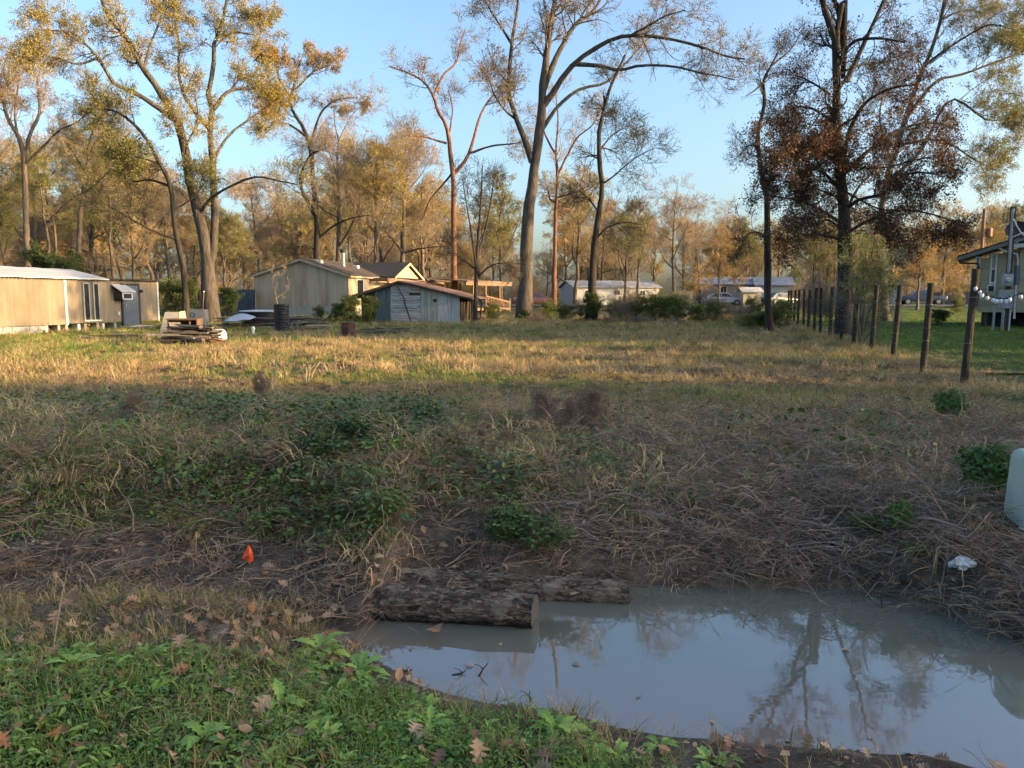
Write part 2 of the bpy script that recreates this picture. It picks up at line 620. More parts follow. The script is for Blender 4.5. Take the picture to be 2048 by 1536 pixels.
def tubes(P, Rd, sides):
    """P (N,n,3) polylines, Rd (N,n) radii -> vertices, quads"""
    N, n, _ = P.shape
    T = np.empty_like(P)
    T[:, 1:-1] = P[:, 2:] - P[:, :-2]; T[:, 0] = P[:, 1] - P[:, 0]; T[:, -1] = P[:, -1] - P[:, -2]
    T = unit(T)
    ref = np.where(np.abs(T[:, :1, 2:3]) < 0.9, np.array([[[0, 0, 1.0]]]), np.array([[[1.0, 0, 0]]]))
    A = unit(np.cross(T, np.broadcast_to(ref, T.shape)))
    B = np.cross(T, A)
    th = np.arange(sides) * 2 * math.pi / sides
    V = P[:, :, None, :] + Rd[:, :, None, None] * (A[:, :, None, :] * np.cos(th)[None, None, :, None] + B[:, :, None, :] * np.sin(th)[None, None, :, None])
    V = V.reshape(-1, 3)
    base = (np.arange(N) * n * sides)[:, None, None]
    i = (np.arange(n - 1) * sides)[None, :, None]
    j = np.arange(sides)[None, None, :]
    j2 = (j + 1) % sides
    F = np.stack([base + i + j, base + i + j2, base + i + sides + j2, base + i + sides + j], -1).reshape(-1, 4)
    return V, F


def grow(P, Rd, num, t0, t1, length, ang, n, rise=0.1, wander=0.25, rr=0.55, rend=0.3, flat=1.0, taper=0.45):
    """num children on every polyline of P, vectorised"""
    N, m, _ = P.shape
    par = np.repeat(np.arange(N), num)
    M = len(par)
    t = t0 + (t1 - t0) * RNG.random(M) ** 0.85
    f = t * (m - 1); i = np.minimum(f.astype(int), m - 2); w = (f - i)[:, None]
    pos = P[par, i] * (1 - w) + P[par, i + 1] * w
    r0 = (Rd[par, i] * (1 - w[:, 0]) + Rd[par, i + 1] * w[:, 0]) * rr
    T = unit(P[par, i + 1] - P[par, i])
    rnd = unit(RNG.normal(size=(M, 3)) * np.array([1, 1, flat]))
    side = unit(rnd - T * (rnd * T).sum(-1, keepdims=True))
    a = np.radians(ang[0] + (ang[1] - ang[0]) * RNG.random(M))[:, None]
    d = unit(T * np.cos(a) + side * np.sin(a))
    L = (length[0] + (length[1] - length[0]) * RNG.random(M)) * (1 - taper * t)
    Q = np.empty((M, n, 3)); Q[:, 0] = pos
    wv = RNG.normal(size=(M, 3)) * wander
    for k in range(1, n):
        d = unit(d + wv * 0.5 + RNG.normal(size=(M, 3)) * wander * 0.6 + np.array([0, 0, rise]))
        Q[:, k] = Q[:, k - 1] + d * (L / (n - 1))[:, None]
    RR = r0[:, None] * np.linspace(1, rend, n)[None, :]
    return Q, RR


def leaf_quads(P, per, size, prob=None, droop=0.3, spread=0.1, aspect=0.55, t0=0.25):
    """per leaves on every polyline; each a bent rhombus of two triangles"""
    N, m, _ = P.shape
    par = np.repeat(np.arange(N), per)
    if prob is not None:
        par = par[RNG.random(len(par)) < prob[par]]
    M = len(par)
    if M == 0:
        return np.zeros((0, 3)), np.zeros((0, 4), int)
    t = t0 + (1 - t0) * RNG.random(M)
    f = t * (m - 1); i = np.minimum(f.astype(int), m - 2); w = (f - i)[:, None]
    p = P[par, i] * (1 - w) + P[par, i + 1] * w + RNG.normal(size=(M, 3)) * spread
    d = unit(RNG.normal(size=(M, 3)) + np.array([0, 0, -droop]))
    s = unit(np.cross(d, RNG.normal(size=(M, 3))))
    nrm = np.cross(d, s)
    L = (size[0] + (size[1] - size[0]) * RNG.random(M))[:, None]
    W = L * aspect
    V = np.stack([p, p + d * L * 0.5 + s * W * 0.5 + nrm * L * 0.12, p + d * L, p + d * L * 0.5 - s * W * 0.5 + nrm * L * 0.12], 1).reshape(-1, 3)
    F = np.arange(4 * M).reshape(-1, 4)
    return V, F


def resample(pts, n):
    pts = np.asarray(pts, float)
    if len(pts) == 2:
        return pts[0] + (pts[1] - pts[0]) * np.linspace(0, 1, n)[:, None]
    E = np.vstack([2 * pts[0] - pts[1], pts, 2 * pts[-1] - pts[-2]])
    seg = len(pts) - 1
    out = []
    for u in np.linspace(0, seg, n):
        k = min(int(u), seg - 1); t = u - k
        p0, p1, p2, p3 = E[k], E[k + 1], E[k + 2], E[k + 3]
        out.append(0.5 * (2 * p1 + (p2 - p0) * t + (2 * p0 - 5 * p1 + 4 * p2 - p3) * t * t + (3 * p1 - p0 - 3 * p2 + p3) * t ** 3))
    return np.array(out)


BARK_GREY = mat('bark_grey', [(0.030, 0.025, 0.020), (0.085, 0.070, 0.056), (0.15, 0.128, 0.105)], 0.95, 3.0, (3, 3, 0.5), bump=0.8, bscale=9)
BARK_DARK = mat('bark_dark', [(0.016, 0.013, 0.010), (0.042, 0.034, 0.026), (0.08, 0.067, 0.052)], 0.95, 3.0, (3, 3, 0.5), bump=0.9, bscale=9)
BARK_TAN = mat('bark_tan', [(0.06, 0.045, 0.031), (0.14, 0.105, 0.075), (0.23, 0.185, 0.14)], 0.95, 3.0, (3, 3, 0.5), bump=0.7, bscale=9)
BARK_RED = mat('bark_red', [(0.07, 0.032, 0.02), (0.17, 0.075, 0.045), (0.26, 0.15, 0.10)], 0.95, 2.0, (3, 3, 0.5), bump=0.8, bscale=9)
TWIG_GREY = mat('twig_grey', [(0.13, 0.105, 0.08), (0.25, 0.205, 0.16)], 0.95, 2.0)
TWIG_DARK = mat('twig_dark', [(0.035, 0.028, 0.022), (0.08, 0.065, 0.05)], 0.95, 2.0)
TWIG_TAN = mat('twig_tan', [(0.22, 0.165, 0.11), (0.40, 0.31, 0.21)], 0.95, 2.0)
LEAF_GOLD = leafmat('leaf_gold', [(0.20, 0.19, 0.05), (0.36, 0.30, 0.07), (0.44, 0.34, 0.08), (0.34, 0.23, 0.06)])
LEAF_OLIVE = leafmat('leaf_olive', [(0.10, 0.125, 0.032), (0.20, 0.215, 0.055), (0.29, 0.26, 0.075), (0.34, 0.27, 0.08)])
LEAF_PALE = leafmat('leaf_pale', [(0.22, 0.17, 0.08), (0.36, 0.28, 0.13), (0.30, 0.21, 0.10)])
LEAF_RUSSET = leafmat('leaf_russet', [(0.040, 0.019, 0.013), (0.085, 0.040, 0.025), (0.14, 0.066, 0.036), (0.10, 0.084, 0.035), (0.24, 0.12, 0.042)], 0.3)
LEAF_ORANGE = leafmat('leaf_orange', [(0.26, 0.16, 0.05), (0.42, 0.26, 0.08), (0.48, 0.36, 0.11)])
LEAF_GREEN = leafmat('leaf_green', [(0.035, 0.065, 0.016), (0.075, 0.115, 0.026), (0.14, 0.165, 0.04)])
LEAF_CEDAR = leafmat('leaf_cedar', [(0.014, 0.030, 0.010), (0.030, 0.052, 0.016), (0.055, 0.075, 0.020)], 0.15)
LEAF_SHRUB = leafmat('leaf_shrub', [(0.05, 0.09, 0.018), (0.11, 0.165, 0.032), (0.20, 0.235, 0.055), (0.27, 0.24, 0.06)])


def noise3(P, s, seed):
    return 0.5 * fbm(P[:, 0] * s + P[:, 1] * s * 0.6, P[:, 2] * s, seed, 3) + 0.5 * fbm(P[:, 1] * s - P[:, 0] * s * 0.4, P[:, 2] * s + 50, seed + 5, 3)


def crown_parts(P0, R0, sp, origin):
    """grow boughs, twigs and leaves out of the skeleton; returns (twig V,F), (leaf V,F)"""
    Vt, Ft, off = [], [], 0

    def put(P, Rd, sides):
        nonlocal off
        V, F = tubes(P, np.maximum(Rd, sp.get('rmin', 0.007)), sides)
        Vt.append(V); Ft.append(F + off); off += len(V)

    P1, R1 = grow(P0, R0, sp['n1'], sp.get('t0', 0.3), 1.0, sp['l1'], sp.get('a1', (30, 75)), 7, sp.get('rise', 0.10), sp.get('wander', 0.22), 0.42, 0.25, sp.get('flat', 1.0), sp.get('taper', 0.4))
    put(P1, R1, 5)
    P2, R2 = grow(P1, R1, sp['n2'], 0.2, 1.0, sp['l2'], (25, 70), 5, sp.get('rise2', 0.06), 0.25, 0.55, 0.35, sp.get('flat', 1.0))
    put(P2, R2, 3)
    if sp.get('n3', 0):
        P3, R3 = grow(P2, R2, sp['n3'], 0.15, 1.0, sp['l3'], (20, 65), 2, sp.get('rise3', 0.05), 0.2, 0.65, 0.5)
        put(P3, R3, 3)
    else:
        P3 = P2
    V = np.vstack(Vt); F = np.vstack(Ft)
    LV, LF = np.zeros((0, 3)), np.zeros((0, 4), int)
    if sp.get('leaf', 0):
        c = P3.mean(1)
        nn = noise3(c, sp.get('clump', 0.45), sp.get('seed', 1))
        pr = np.clip((nn - sp.get('thr', 0.45) + 0.04) / 0.22, 0, 1) * sp.get('keep', 1.0)
        if 'bias' in sp:
            pr = pr * np.clip(sp['bias'](c), 0, 1)
        LV, LF = leaf_quads(P3, sp['leaf'], sp.get('lsize', (0.10, 0.18)), pr, sp.get('droop', 0.3), sp.get('lspread', 0.08), sp.get('aspect', 0.55))
    return (V - origin, F), (LV - origin, LF)


def hero_tree(name, label, Y, limbs, sp, bark, twig, leaf, group=None, base_px=None, cat='tree'):
    """limbs: (pixel polyline, width px at start, width px at end, depth change along it)"""
    bx, by = limbs[0][0][0]
    base = Vector((at(bx, by, Y).x, Y, 0))
    base.z = gz(base.x, base.y) - 0.05
    T = empty(name, base, 0, label, cat, group)
    org = np.array(base)
    done_px, done_Y, PS, RS = [], [], [], []
    for k, lb in enumerate(limbs):
        pts, w0, w1, dy = lb[:4]
        if k == 0:
            y0 = Y
        else:
            D = np.array(done_px); q = int(np.argmin(((D - np.array(pts[0])) ** 2).sum(1)))
            y0 = done_Y[q]
        n = 22 if k == 0 else 16
        pp = resample(pts, n)
        tt = np.linspace(0, 1, n)
        if k == 0:
            pp[0, 1] = by
        yy = y0 + dy * tt ** 1.2
        W = np.array([np.array(at(a, b, c)) for (a, b), c in zip(pp, yy)])
        if k == 0:
            W[0, 2] = base.z
        wid = (w0 + (w1 - w0) * tt ** 0.8) * 0.5 * yy / FPX
        if k == 0:
            wid[0] *= 1.45; wid[1] *= 1.12
        jit = RNG.normal(size=(n, 3)) * wid[:, None] * 0.10
        jit[0] = 0
        W = W + jit
        done_px += pp.tolist(); done_Y += yy.tolist()
        V, F = tubes(W[None] - org, wid[None] * (1 + 0.06 * RNG.normal(size=n)[None]), 10 if k == 0 else 7)
        mkobj('trunk' if k == 0 else 'limb', np_mesh('trunk' if k == 0 else 'limb', V, F, bark, smooth=True), T)
        s0 = lb[4] if len(lb) > 4 else (0.45 if k == 0 else 0.0)
        if s0 < 1:
            cut = int(s0 * (n - 1))
            PS.append(resample(W[cut:], 14)); RS.append(np.interp(np.linspace(cut, n - 1, 14), np.arange(n), wid))
    (V, F), (LV, LF) = crown_parts(np.array(PS), np.array(RS), sp, org)
    C = mkobj('crown', np_mesh('crown', V, F, twig), T)
    if len(LV):
        mkobj('leaves', np_mesh('leaves', LV, LF, leaf), C)
    return T


def grown_tree(H, sp, bark, twig, leaf, seed, lean=0.04, fork=0.45, nlimb=7, spread=0.35, rbase=0.016, lmin=0.3):
    """a whole tree out of numbers only, standing at the origin: returns trunk mesh, crown mesh, leaves mesh"""
    rg = np.random.default_rng(seed)
    n = 14
    z = np.linspace(0, H * 0.9, n)
    wob = np.cumsum(rg.normal(size=(n, 2)) * H * 0.008, 0) + np.outer(z, rg.normal(size=2) * lean)
    W = np.column_stack([wob, z]); W -= [W[0, 0], W[0, 1], 0]
    rad = H * rbase * (1 - 0.88 * np.linspace(0, 1, n) ** 0.9); rad[0] *= 1.4
    V0, F0 = tubes(W[None], rad[None], 8)
    PS, RS = [resample(W[int(n * fork):], 12)], [np.interp(np.linspace(int(n * fork), n - 1, 12), np.arange(n), rad)]
    VT, FT, off = [V0], [F0], len(V0)
    for k in range(nlimb):
        t = lmin + (0.9 - lmin) * (k + rg.random() * 0.6) / nlimb
        i = int(t * (n - 1))
        az = k * 2.4 + rg.random() * 0.8
        L = H * spread * (1.15 - 0.75 * (t - lmin) / (1 - lmin)) * (0.75 + 0.5 * rg.random())
        el = R(rg.uniform(*sp.get('limb_el', (25, 60))))
        d = np.array([math.cos(az) * math.cos(el), math.sin(az) * math.cos(el), math.sin(el)])
        P = [W[i]]
        for q in range(9):
            d = unit(d + rg.normal(size=3) * 0.16 + np.array([0, 0, sp.get('limb_rise', 0.04)]))
            P.append(P[-1] + d * L / 9)
        P = np.array(P)
        rr = rad[i] * 0.55 * np.linspace(1, 0.2, 10)
        V, F = tubes(P[None], rr[None], 6)
        VT.append(V); FT.append(F + off); off += len(V)
        PS.append(resample(P, 12)); RS.append(np.interp(np.linspace(0, 9, 12), np.arange(10), rr))
    (V, F), (LV, LF) = crown_parts(np.array(PS), np.array(RS), sp, np.zeros(3))
    return (np.vstack(VT), np.vstack(FT)), (V, F), (LV, LF), (bark, twig, leaf)


class Kind:
    """a kind of tree whose copies share their meshes"""
    def __init__(s, H, parts):
        s.H = H
        (a, b), (c, d), (e, f), mats = parts
        s.trunk = np_mesh('trunk', a, b, mats[0], smooth=True)
        s.crown = np_mesh('crown', c, d, mats[1])
        s.leaves = np_mesh('leaves', e, f, mats[2]) if len(e) else None
        n0, n1 = len(a), len(a) + len(c)
        V = np.vstack([a, c, e]); Fq = [b, d + n0, f + n1]
        s.joined = np_mesh('wood_tree', V, Fq, list(mats), np.concatenate([np.full(len(b), 0), np.full(len(d), 1), np.full(len(f), 2)]))

    def place(s, name, label, x, y, h, rz, cat='tree', group=None, zoff=-0.05):
        T = empty(name, (x, y, gz(x, y) + zoff), rz, label, cat, group)
        k = h / s.H
        for me, nm, par in ((s.trunk, 'trunk', T), (s.crown, 'crown', T), (s.leaves, 'leaves', None)):
            if me is None: continue
            o = mkobj(nm, me, par or C)
            if nm == 'crown': C = o
            if nm != 'leaves': o.scale = (k, k, k)
        return T


# ---- the kinds of the background
K_BARE = Kind(17, grown_tree(17, dict(n1=9, l1=(1.6, 3.6), n2=8, l2=(0.8, 1.9), n3=7, l3=(0.4, 1.0), leaf=3, thr=0.46, lsize=(0.08, 0.13), seed=3, t0=0.15, rmin=0.009), BARK_TAN, TWIG_TAN, LEAF_PALE, 1, nlimb=9, lmin=0.38))
K_BARE2 = Kind(15, grown_tree(15, dict(n1=10, l1=(1.4, 3.2), n2=8, l2=(0.7, 1.7), n3=7, l3=(0.4, 0.9), leaf=3, thr=0.46, lsize=(0.08, 0.13), seed=9, t0=0.15, rmin=0.009, rise=0.16), BARK_GREY, TWIG_TAN, LEAF_ORANGE, 2, nlimb=8, lmin=0.3, spread=0.3))
K_GOLD = Kind(16, grown_tree(16, dict(n1=8, l1=(1.5, 3.4), n2=8, l2=(0.7, 1.7), n3=5, l3=(0.4, 0.9), leaf=9, thr=0.40, lsize=(0.08, 0.15), seed=5, t0=0.15, rmin=0.009), BARK_TAN, TWIG_TAN, LEAF_GOLD, 3, nlimb=9, lmin=0.35))
K_OLIVE = Kind(14, grown_tree(14, dict(n1=8, l1=(1.4, 3.0), n2=7, l2=(0.7, 1.5), n3=4, l3=(0.4, 0.8), leaf=10, thr=0.36, lsize=(0.08, 0.15), seed=7, t0=0.1, rmin=0.009), BARK_GREY, TWIG_GREY, LEAF_OLIVE, 4, nlimb=10, lmin=0.25, spread=0.36))
K_ORANGE = Kind(11, grown_tree(11, dict(n1=7, l1=(1.2, 2.6), n2=7, l2=(0.6, 1.4), n3=4, l3=(0.35, 0.7), leaf=11, thr=0.36, lsize=(0.08, 0.15), seed=15, t0=0.1, rmin=0.009), BARK_TAN, TWIG_TAN, LEAF_ORANGE, 5, nlimb=9, lmin=0.2, spread=0.36))
K_PINE = Kind(19, grown_tree(19, dict(n1=6, l1=(0.9, 2.0), n2=6, l2=(0.4, 0.9), n3=0, leaf=18, thr=0.30, lsize=(0.16, 0.30), aspect=0.18, lspread=0.10, seed=8, t0=0.3, rmin=0.009, limb_el=(0, 30)), BARK_TAN, TWIG_TAN, LEAF_OLIVE, 6, lean=0.015, fork=0.6, nlimb=12, spread=0.15, rbase=0.011, lmin=0.55))
K_CEDAR = Kind(7, grown_tree(7, dict(n1=8, l1=(0.6, 1.5), n2=7, l2=(0.4, 0.9), n3=0, leaf=22, thr=0.10, lsize=(0.10, 0.20), aspect=0.5, lspread=0.12, seed=18, t0=0.05, rmin=0.008, limb_el=(5, 45)), BARK_DARK, TWIG_DARK, LEAF_CEDAR, 7, nlimb=20, spread=0.30, lmin=0.04, fork=0.1))

# ---- traced trees: pixel polylines give each limb its line, Y and the depth change its distance


def refl(px, py, Y):
    """pixel at which a thing Y metres away would be seen directly, whose mirror image in the pool is at (px, py)"""
    d = ray(px, py) * np.array([1, 1, -1.0])
    P = d * (Y / d[1]) + np.array([0, 0, 2 * WATER_Z - CAMZ])
    a, b = project(P)
    return float(a), float(b)


BARE = dict(n1=12, l1=(1.2, 3.4), n2=9, l2=(0.6, 1.7), n3=7, l3=(0.35, 0.9), leaf=2, thr=0.46, lsize=(0.08, 0.15), seed=2, rmin=0.007)

hero_tree('tall_tree', 'tallest bare tree in the middle, grey trunk forking high into arching limbs', 50, [
    ([(1050, 640), (1053, 560), (1056, 458), (1063, 385), (1071, 317), (1081, 250), (1085, 187), (1092, 125), (1100, 62), (1110, 0), (1120, -80), (1125, -150)], 31, 5, 1.0, 0.5),
    ([(1064, 325), (1050, 283), (1033, 237), (1019, 196), (1017, 167), (1021, 125), (1025, 75), (1033, 25), (1037, -10), (1030, -70)], 14, 4, -2.5),
    ([(1087, 180), (1108, 125), (1129, 83), (1154, 46), (1183, 25), (1200, 0), (1222, -50)], 13, 4, 2.5),
    ([(1088, 210), (1117, 167), (1150, 125), (1192, 96), (1233, 75), (1283, 71), (1346, 79), (1404, 94), (1450, 112), (1490, 118)], 13, 3, -4.0, 0.3),
    ([(1258, 73), (1300, 50), (1329, 33), (1370, 20)], 6, 2, -1.5),
    ([(1148, 128), (1200, 131), (1237, 140), (1283, 131), (1350, 133), (1400, 146), (1437, 152), (1470, 160)], 9, 2, -3.0, 0.35),
    ([(1085, 258), (1117, 212), (1158, 179), (1208, 167), (1237, 142), (1283, 92), (1312, 62)], 9, 2, 4.0, 0.35),
    ([(1033, 240), (1005, 215), (985, 180), (975, 140)], 5, 2, -2.0),
    ([(1025, 90), (1000, 50), (975, 10), (960, -30)], 6, 2, 1.5),
], dict(BARE, n1=14, leaf=2, thr=0.46), BARK_GREY, TWIG_GREY, LEAF_PALE)

hero_tree('forked_tree', 'bare forked tree rising behind the shed roof with a squirrel nest', 66, [
    ([(908, 580), (908, 541), (907, 417), (906, 354), (900, 300), (892, 250), (875, 221), (867, 192), (846, 162), (817, 146), (779, 133)], 13, 3, -2, 0.55),
    ([(869, 185), (887, 150), (912, 125), (921, 87), (930, 60)], 5, 2, 2),
    ([(907, 350), (933, 317), (946, 283), (958, 237), (975, 204), (1000, 175), (1010, 150)], 8, 2, 2.5, 0.3),
    ([(940, 306), (983, 292), (1020, 288), (1042, 285)], 5, 2, -2, 0.3),
    ([(893, 287), (854, 275), (830, 272), (808, 273)], 5, 2, -1.5, 0.3),
    ([(905, 345), (885, 370), (860, 400), (845, 440)], 5, 2, 2, 0.2),
    ([(897, 280), (905, 220), (897, 180)], 4, 2, 1.5),
], dict(BARE, n1=10, leaf=2, thr=0.5, seed=4), BARK_RED, TWIG_GREY, LEAF_PALE)

hero_tree('twiggy_tree', 'dark twiggy leafless tree at the right end of the weathered shed', 43, [
    ([(952, 648), (952, 560), (957, 470), (962, 400), (965, 330)], 11, 2, 0, 0.15),
    ([(953, 545), (945, 480), (935, 420), (925, 360)], 5, 1.5, -1),
    ([(955, 510), (975, 440), (985, 380), (990, 345)], 5, 1.5, 1),
    ([(953, 555), (985, 530), (1020, 525)], 4, 1.5, -1),
    ([(953, 540), (920, 515), (895, 505)], 4, 1.5, 1),
], dict(n1=14, l1=(0.8, 2.4), n2=8, l2=(0.4, 1.1), n3=5, l3=(0.2, 0.55), leaf=1, thr=0.55, lsize=(0.06, 0.1), seed=6, rmin=0.006, rise=0.05), BARK_DARK, TWIG_DARK, LEAF_RUSSET)

hero_tree('ivy_tree', 'dark slender tree with broken top right of the tallest tree, ivy at foot', 47, [
    ([(1182, 640), (1184, 560), (1186, 520), (1196, 437), (1204, 383), (1200, 325), (1198, 271), (1206, 229), (1217, 185), (1233, 148), (1250, 110)], 17, 4, 0.5, 0.25),
    ([(1206, 228), (1209, 208), (1208, 192)], 6, 4, 0.3, 1.0),
    ([(1202, 370), (1230, 350), (1265, 320), (1300, 300)], 4, 1.5, -2),
    ([(1200, 300), (1225, 270), (1260, 250)], 4, 1.5, 2),
    ([(1190, 480), (1215, 455), (1250, 445), (1285, 450)], 4, 1.5, -1),
    ([(1198, 425), (1175, 395), (1155, 380)], 4, 1.5, 1),
], dict(BARE, n1=12, l1=(0.9, 2.4), leaf=1, thr=0.44, seed=12, rise=0.0), BARK_DARK, TWIG_DARK, LEAF_OLIVE)

hero_tree('forked_tree', 'bare pinkish forked tree just right of the tallest trunk, farther back', 70, [
    ([(1108, 600), (1109, 520), (1112, 417), (1115, 354), (1112, 300), (1116, 240), (1112, 190)], 10, 2, 1, 0.3),
    ([(1115, 350), (1135, 310), (1155, 275), (1185, 250), (1200, 220)], 5, 2, -2),
    ([(1112, 310), (1095, 280), (1085, 255), (1070, 230)], 5, 2, 2),
    ([(1112, 405), (1100, 398), (1097, 380)], 5, 3, 0),
    ([(1113, 395), (1150, 385), (1180, 370)], 4, 2, -2),
    ([(1110, 440), (1125, 420), (1140, 418)], 4, 2, 1),
], dict(BARE, n1=8, seed=14, leaf=2, thr=0.5), BARK_RED, TWIG_TAN, LEAF_PALE)

# the big golden tree on the left
hero_tree('golden_tree', 'broad golden-leaved tree with pale bark behind the cream trailer', 44, [
    ([(424, 640), (416, 547), (408, 474), (390, 401), (379, 357), (370, 303), (357, 248), (335, 211), (310, 168), (288, 139), (270, 106), (252, 73), (219, 40), (204, 0), (195, -40)], 26, 5, -1.0, 0.55),
    ([(346, 238), (310, 211), (270, 186), (233, 171), (211, 139), (190, 109), (164, 80), (139, 64), (84, 60)], 11, 3, -3.0, 0.25),
    ([(192, 118), (157, 128), (120, 117), (85, 113)], 5, 2, -1.5),
    ([(412, 560), (430, 474), (427, 365), (425, 310), (419, 262), (425, 226), (416, 182), (427, 139), (427, 91), (437, 66), (450, 20), (460, -40)], 18, 5, 2.0, 0.5),
    ([(428, 218), (452, 186), (485, 177), (521, 175), (550, 155)], 9, 3, 2.0),
    ([(420, 260), (386, 219), (365, 182), (357, 128), (359, 95), (350, 40)], 9, 3, 2.0),
    ([(427, 320), (459, 270), (510, 230), (558, 193)], 7, 2, 3.0, 0.2),
    ([(400, 430), (415, 405), (448, 379), (510, 354), (560, 362), (598, 370)], 8, 2, -3.0, 0.25),
    ([(437, 75), (475, 65), (510, 70), (530, 60)], 5, 2, 1.0),
    ([(380, 355), (372, 300), (395, 240), (390, 190)], 6, 2, -2.0),
    ([(288, 139), (300, 90), (320, 40), (330, -20)], 6, 2, 2.0),
], dict(n1=13, l1=(1.0, 3.0), n2=9, l2=(0.5, 1.5), n3=5, l3=(0.3, 0.8), leaf=17, thr=0.38, clump=0.55, lsize=(0.055, 0.11), seed=20, rmin=0.007,
        bias=lambda c: 0.28 + 0.85 * sstep(6, 14, c[:, 2])), BARK_GREY, TWIG_GREY, LEAF_GOLD)

hero_tree('leaning_tree', 'dark trunk leaning left in front of the golden tree, low bare branches', 42, [
    ([(372, 640), (368, 547), (350, 456), (339, 365), (317, 324), (292, 277), (255, 237), (219, 219), (179, 219)], 13, 3, -1.0, 0.35),
    ([(354, 478), (310, 463), (255, 434), (200, 401)], 6, 2, -1.5, 0.3),
    ([(340, 372), (300, 360), (265, 365)], 6, 2, 1.0, 0.2),
    ([(320, 328), (290, 318), (265, 312)], 5, 2, -0.5, 0.2),
    ([(345, 420), (380, 400), (415, 360)], 4, 1.5, 1.0, 0.2),
], dict(BARE, n1=9, leaf=10, thr=0.38, lsize=(0.06, 0.11), seed=24, l1=(0.8, 2.2)), BARK_DARK, TWIG_DARK, LEAF_OLIVE)

hero_tree('crooked_tree', 'crooked tree with rusty-orange top behind the roof ridge of the beige home', 68, [
    ([(634, 600), (634, 510), (634, 437), (627, 365), (620, 292), (602, 248), (580, 208), (590, 165), (600, 120)], 15, 3, 1, 0.5),
    ([(630, 430), (605, 383), (602, 350), (618, 313), (640, 300)], 9, 3, -2, 0.3),
    ([(616, 275), (583, 252), (555, 245), (540, 252)], 6, 2, -2, 0.2),
    ([(621, 290), (642, 226), (674, 200), (715, 195)], 6, 2, 2),
    ([(636, 478), (667, 452), (700, 437), (740, 430)], 5, 2, -2, 0.3),
    ([(632, 500), (612, 488), (597, 492)], 6, 4, -1, 1.0),
    ([(590, 180), (625, 145), (660, 130)], 5, 2, 1),
    ([(585, 200), (560, 160), (550, 110)], 5, 2, -1),
], dict(BARE, n1=9, leaf=14, thr=0.38, lsize=(0.08, 0.14), seed=28, bias=lambda c: 0.12 + 1.0 * sstep(15, 18, c[:, 2])), BARK_DARK, TWIG_GREY, LEAF_ORANGE)

hero_tree('tall_tree', 'tall pale tree at the far left edge, forked above the trailer roof', 56, [
    ([(55, 590), (55, 510), (51, 401), (47, 310), (35, 270), (15, 235), (5, 190), (-5, 150)], 15, 4, 0, 0.5),
    ([(50, 315), (60, 270), (80, 220), (75, 165), (90, 120)], 9, 3, 2),
    ([(48, 330), (85, 295), (120, 260), (160, 240), (190, 195)], 6, 2, -2),
    ([(47, 305), (30, 240), (35, 180), (40, 120)], 6, 2, 2),
], dict(BARE, n1=14, leaf=7, thr=0.36, lsize=(0.06, 0.11), seed=33), BARK_TAN, TWIG_TAN, LEAF_PALE)

hero_tree('forked_tree', 'lit forked tree above the right end of the trailer roof, curving limbs', 60, [
    ([(157, 590), (157, 492), (164, 401), (175, 328), (190, 292), (215, 262), (240, 240)], 12, 3, 1, 0.45),
    ([(166, 390), (195, 365), (222, 340)], 5, 2, -2),
    ([(175, 328), (180, 280), (200, 235), (225, 215)], 6, 2, -2),
    ([(172, 345), (150, 310), (130, 280)], 5, 2, 2),
], dict(BARE, n1=13, leaf=7, thr=0.36, lsize=(0.06, 0.11), seed=37), BARK_TAN, TWIG_TAN, LEAF_GOLD)

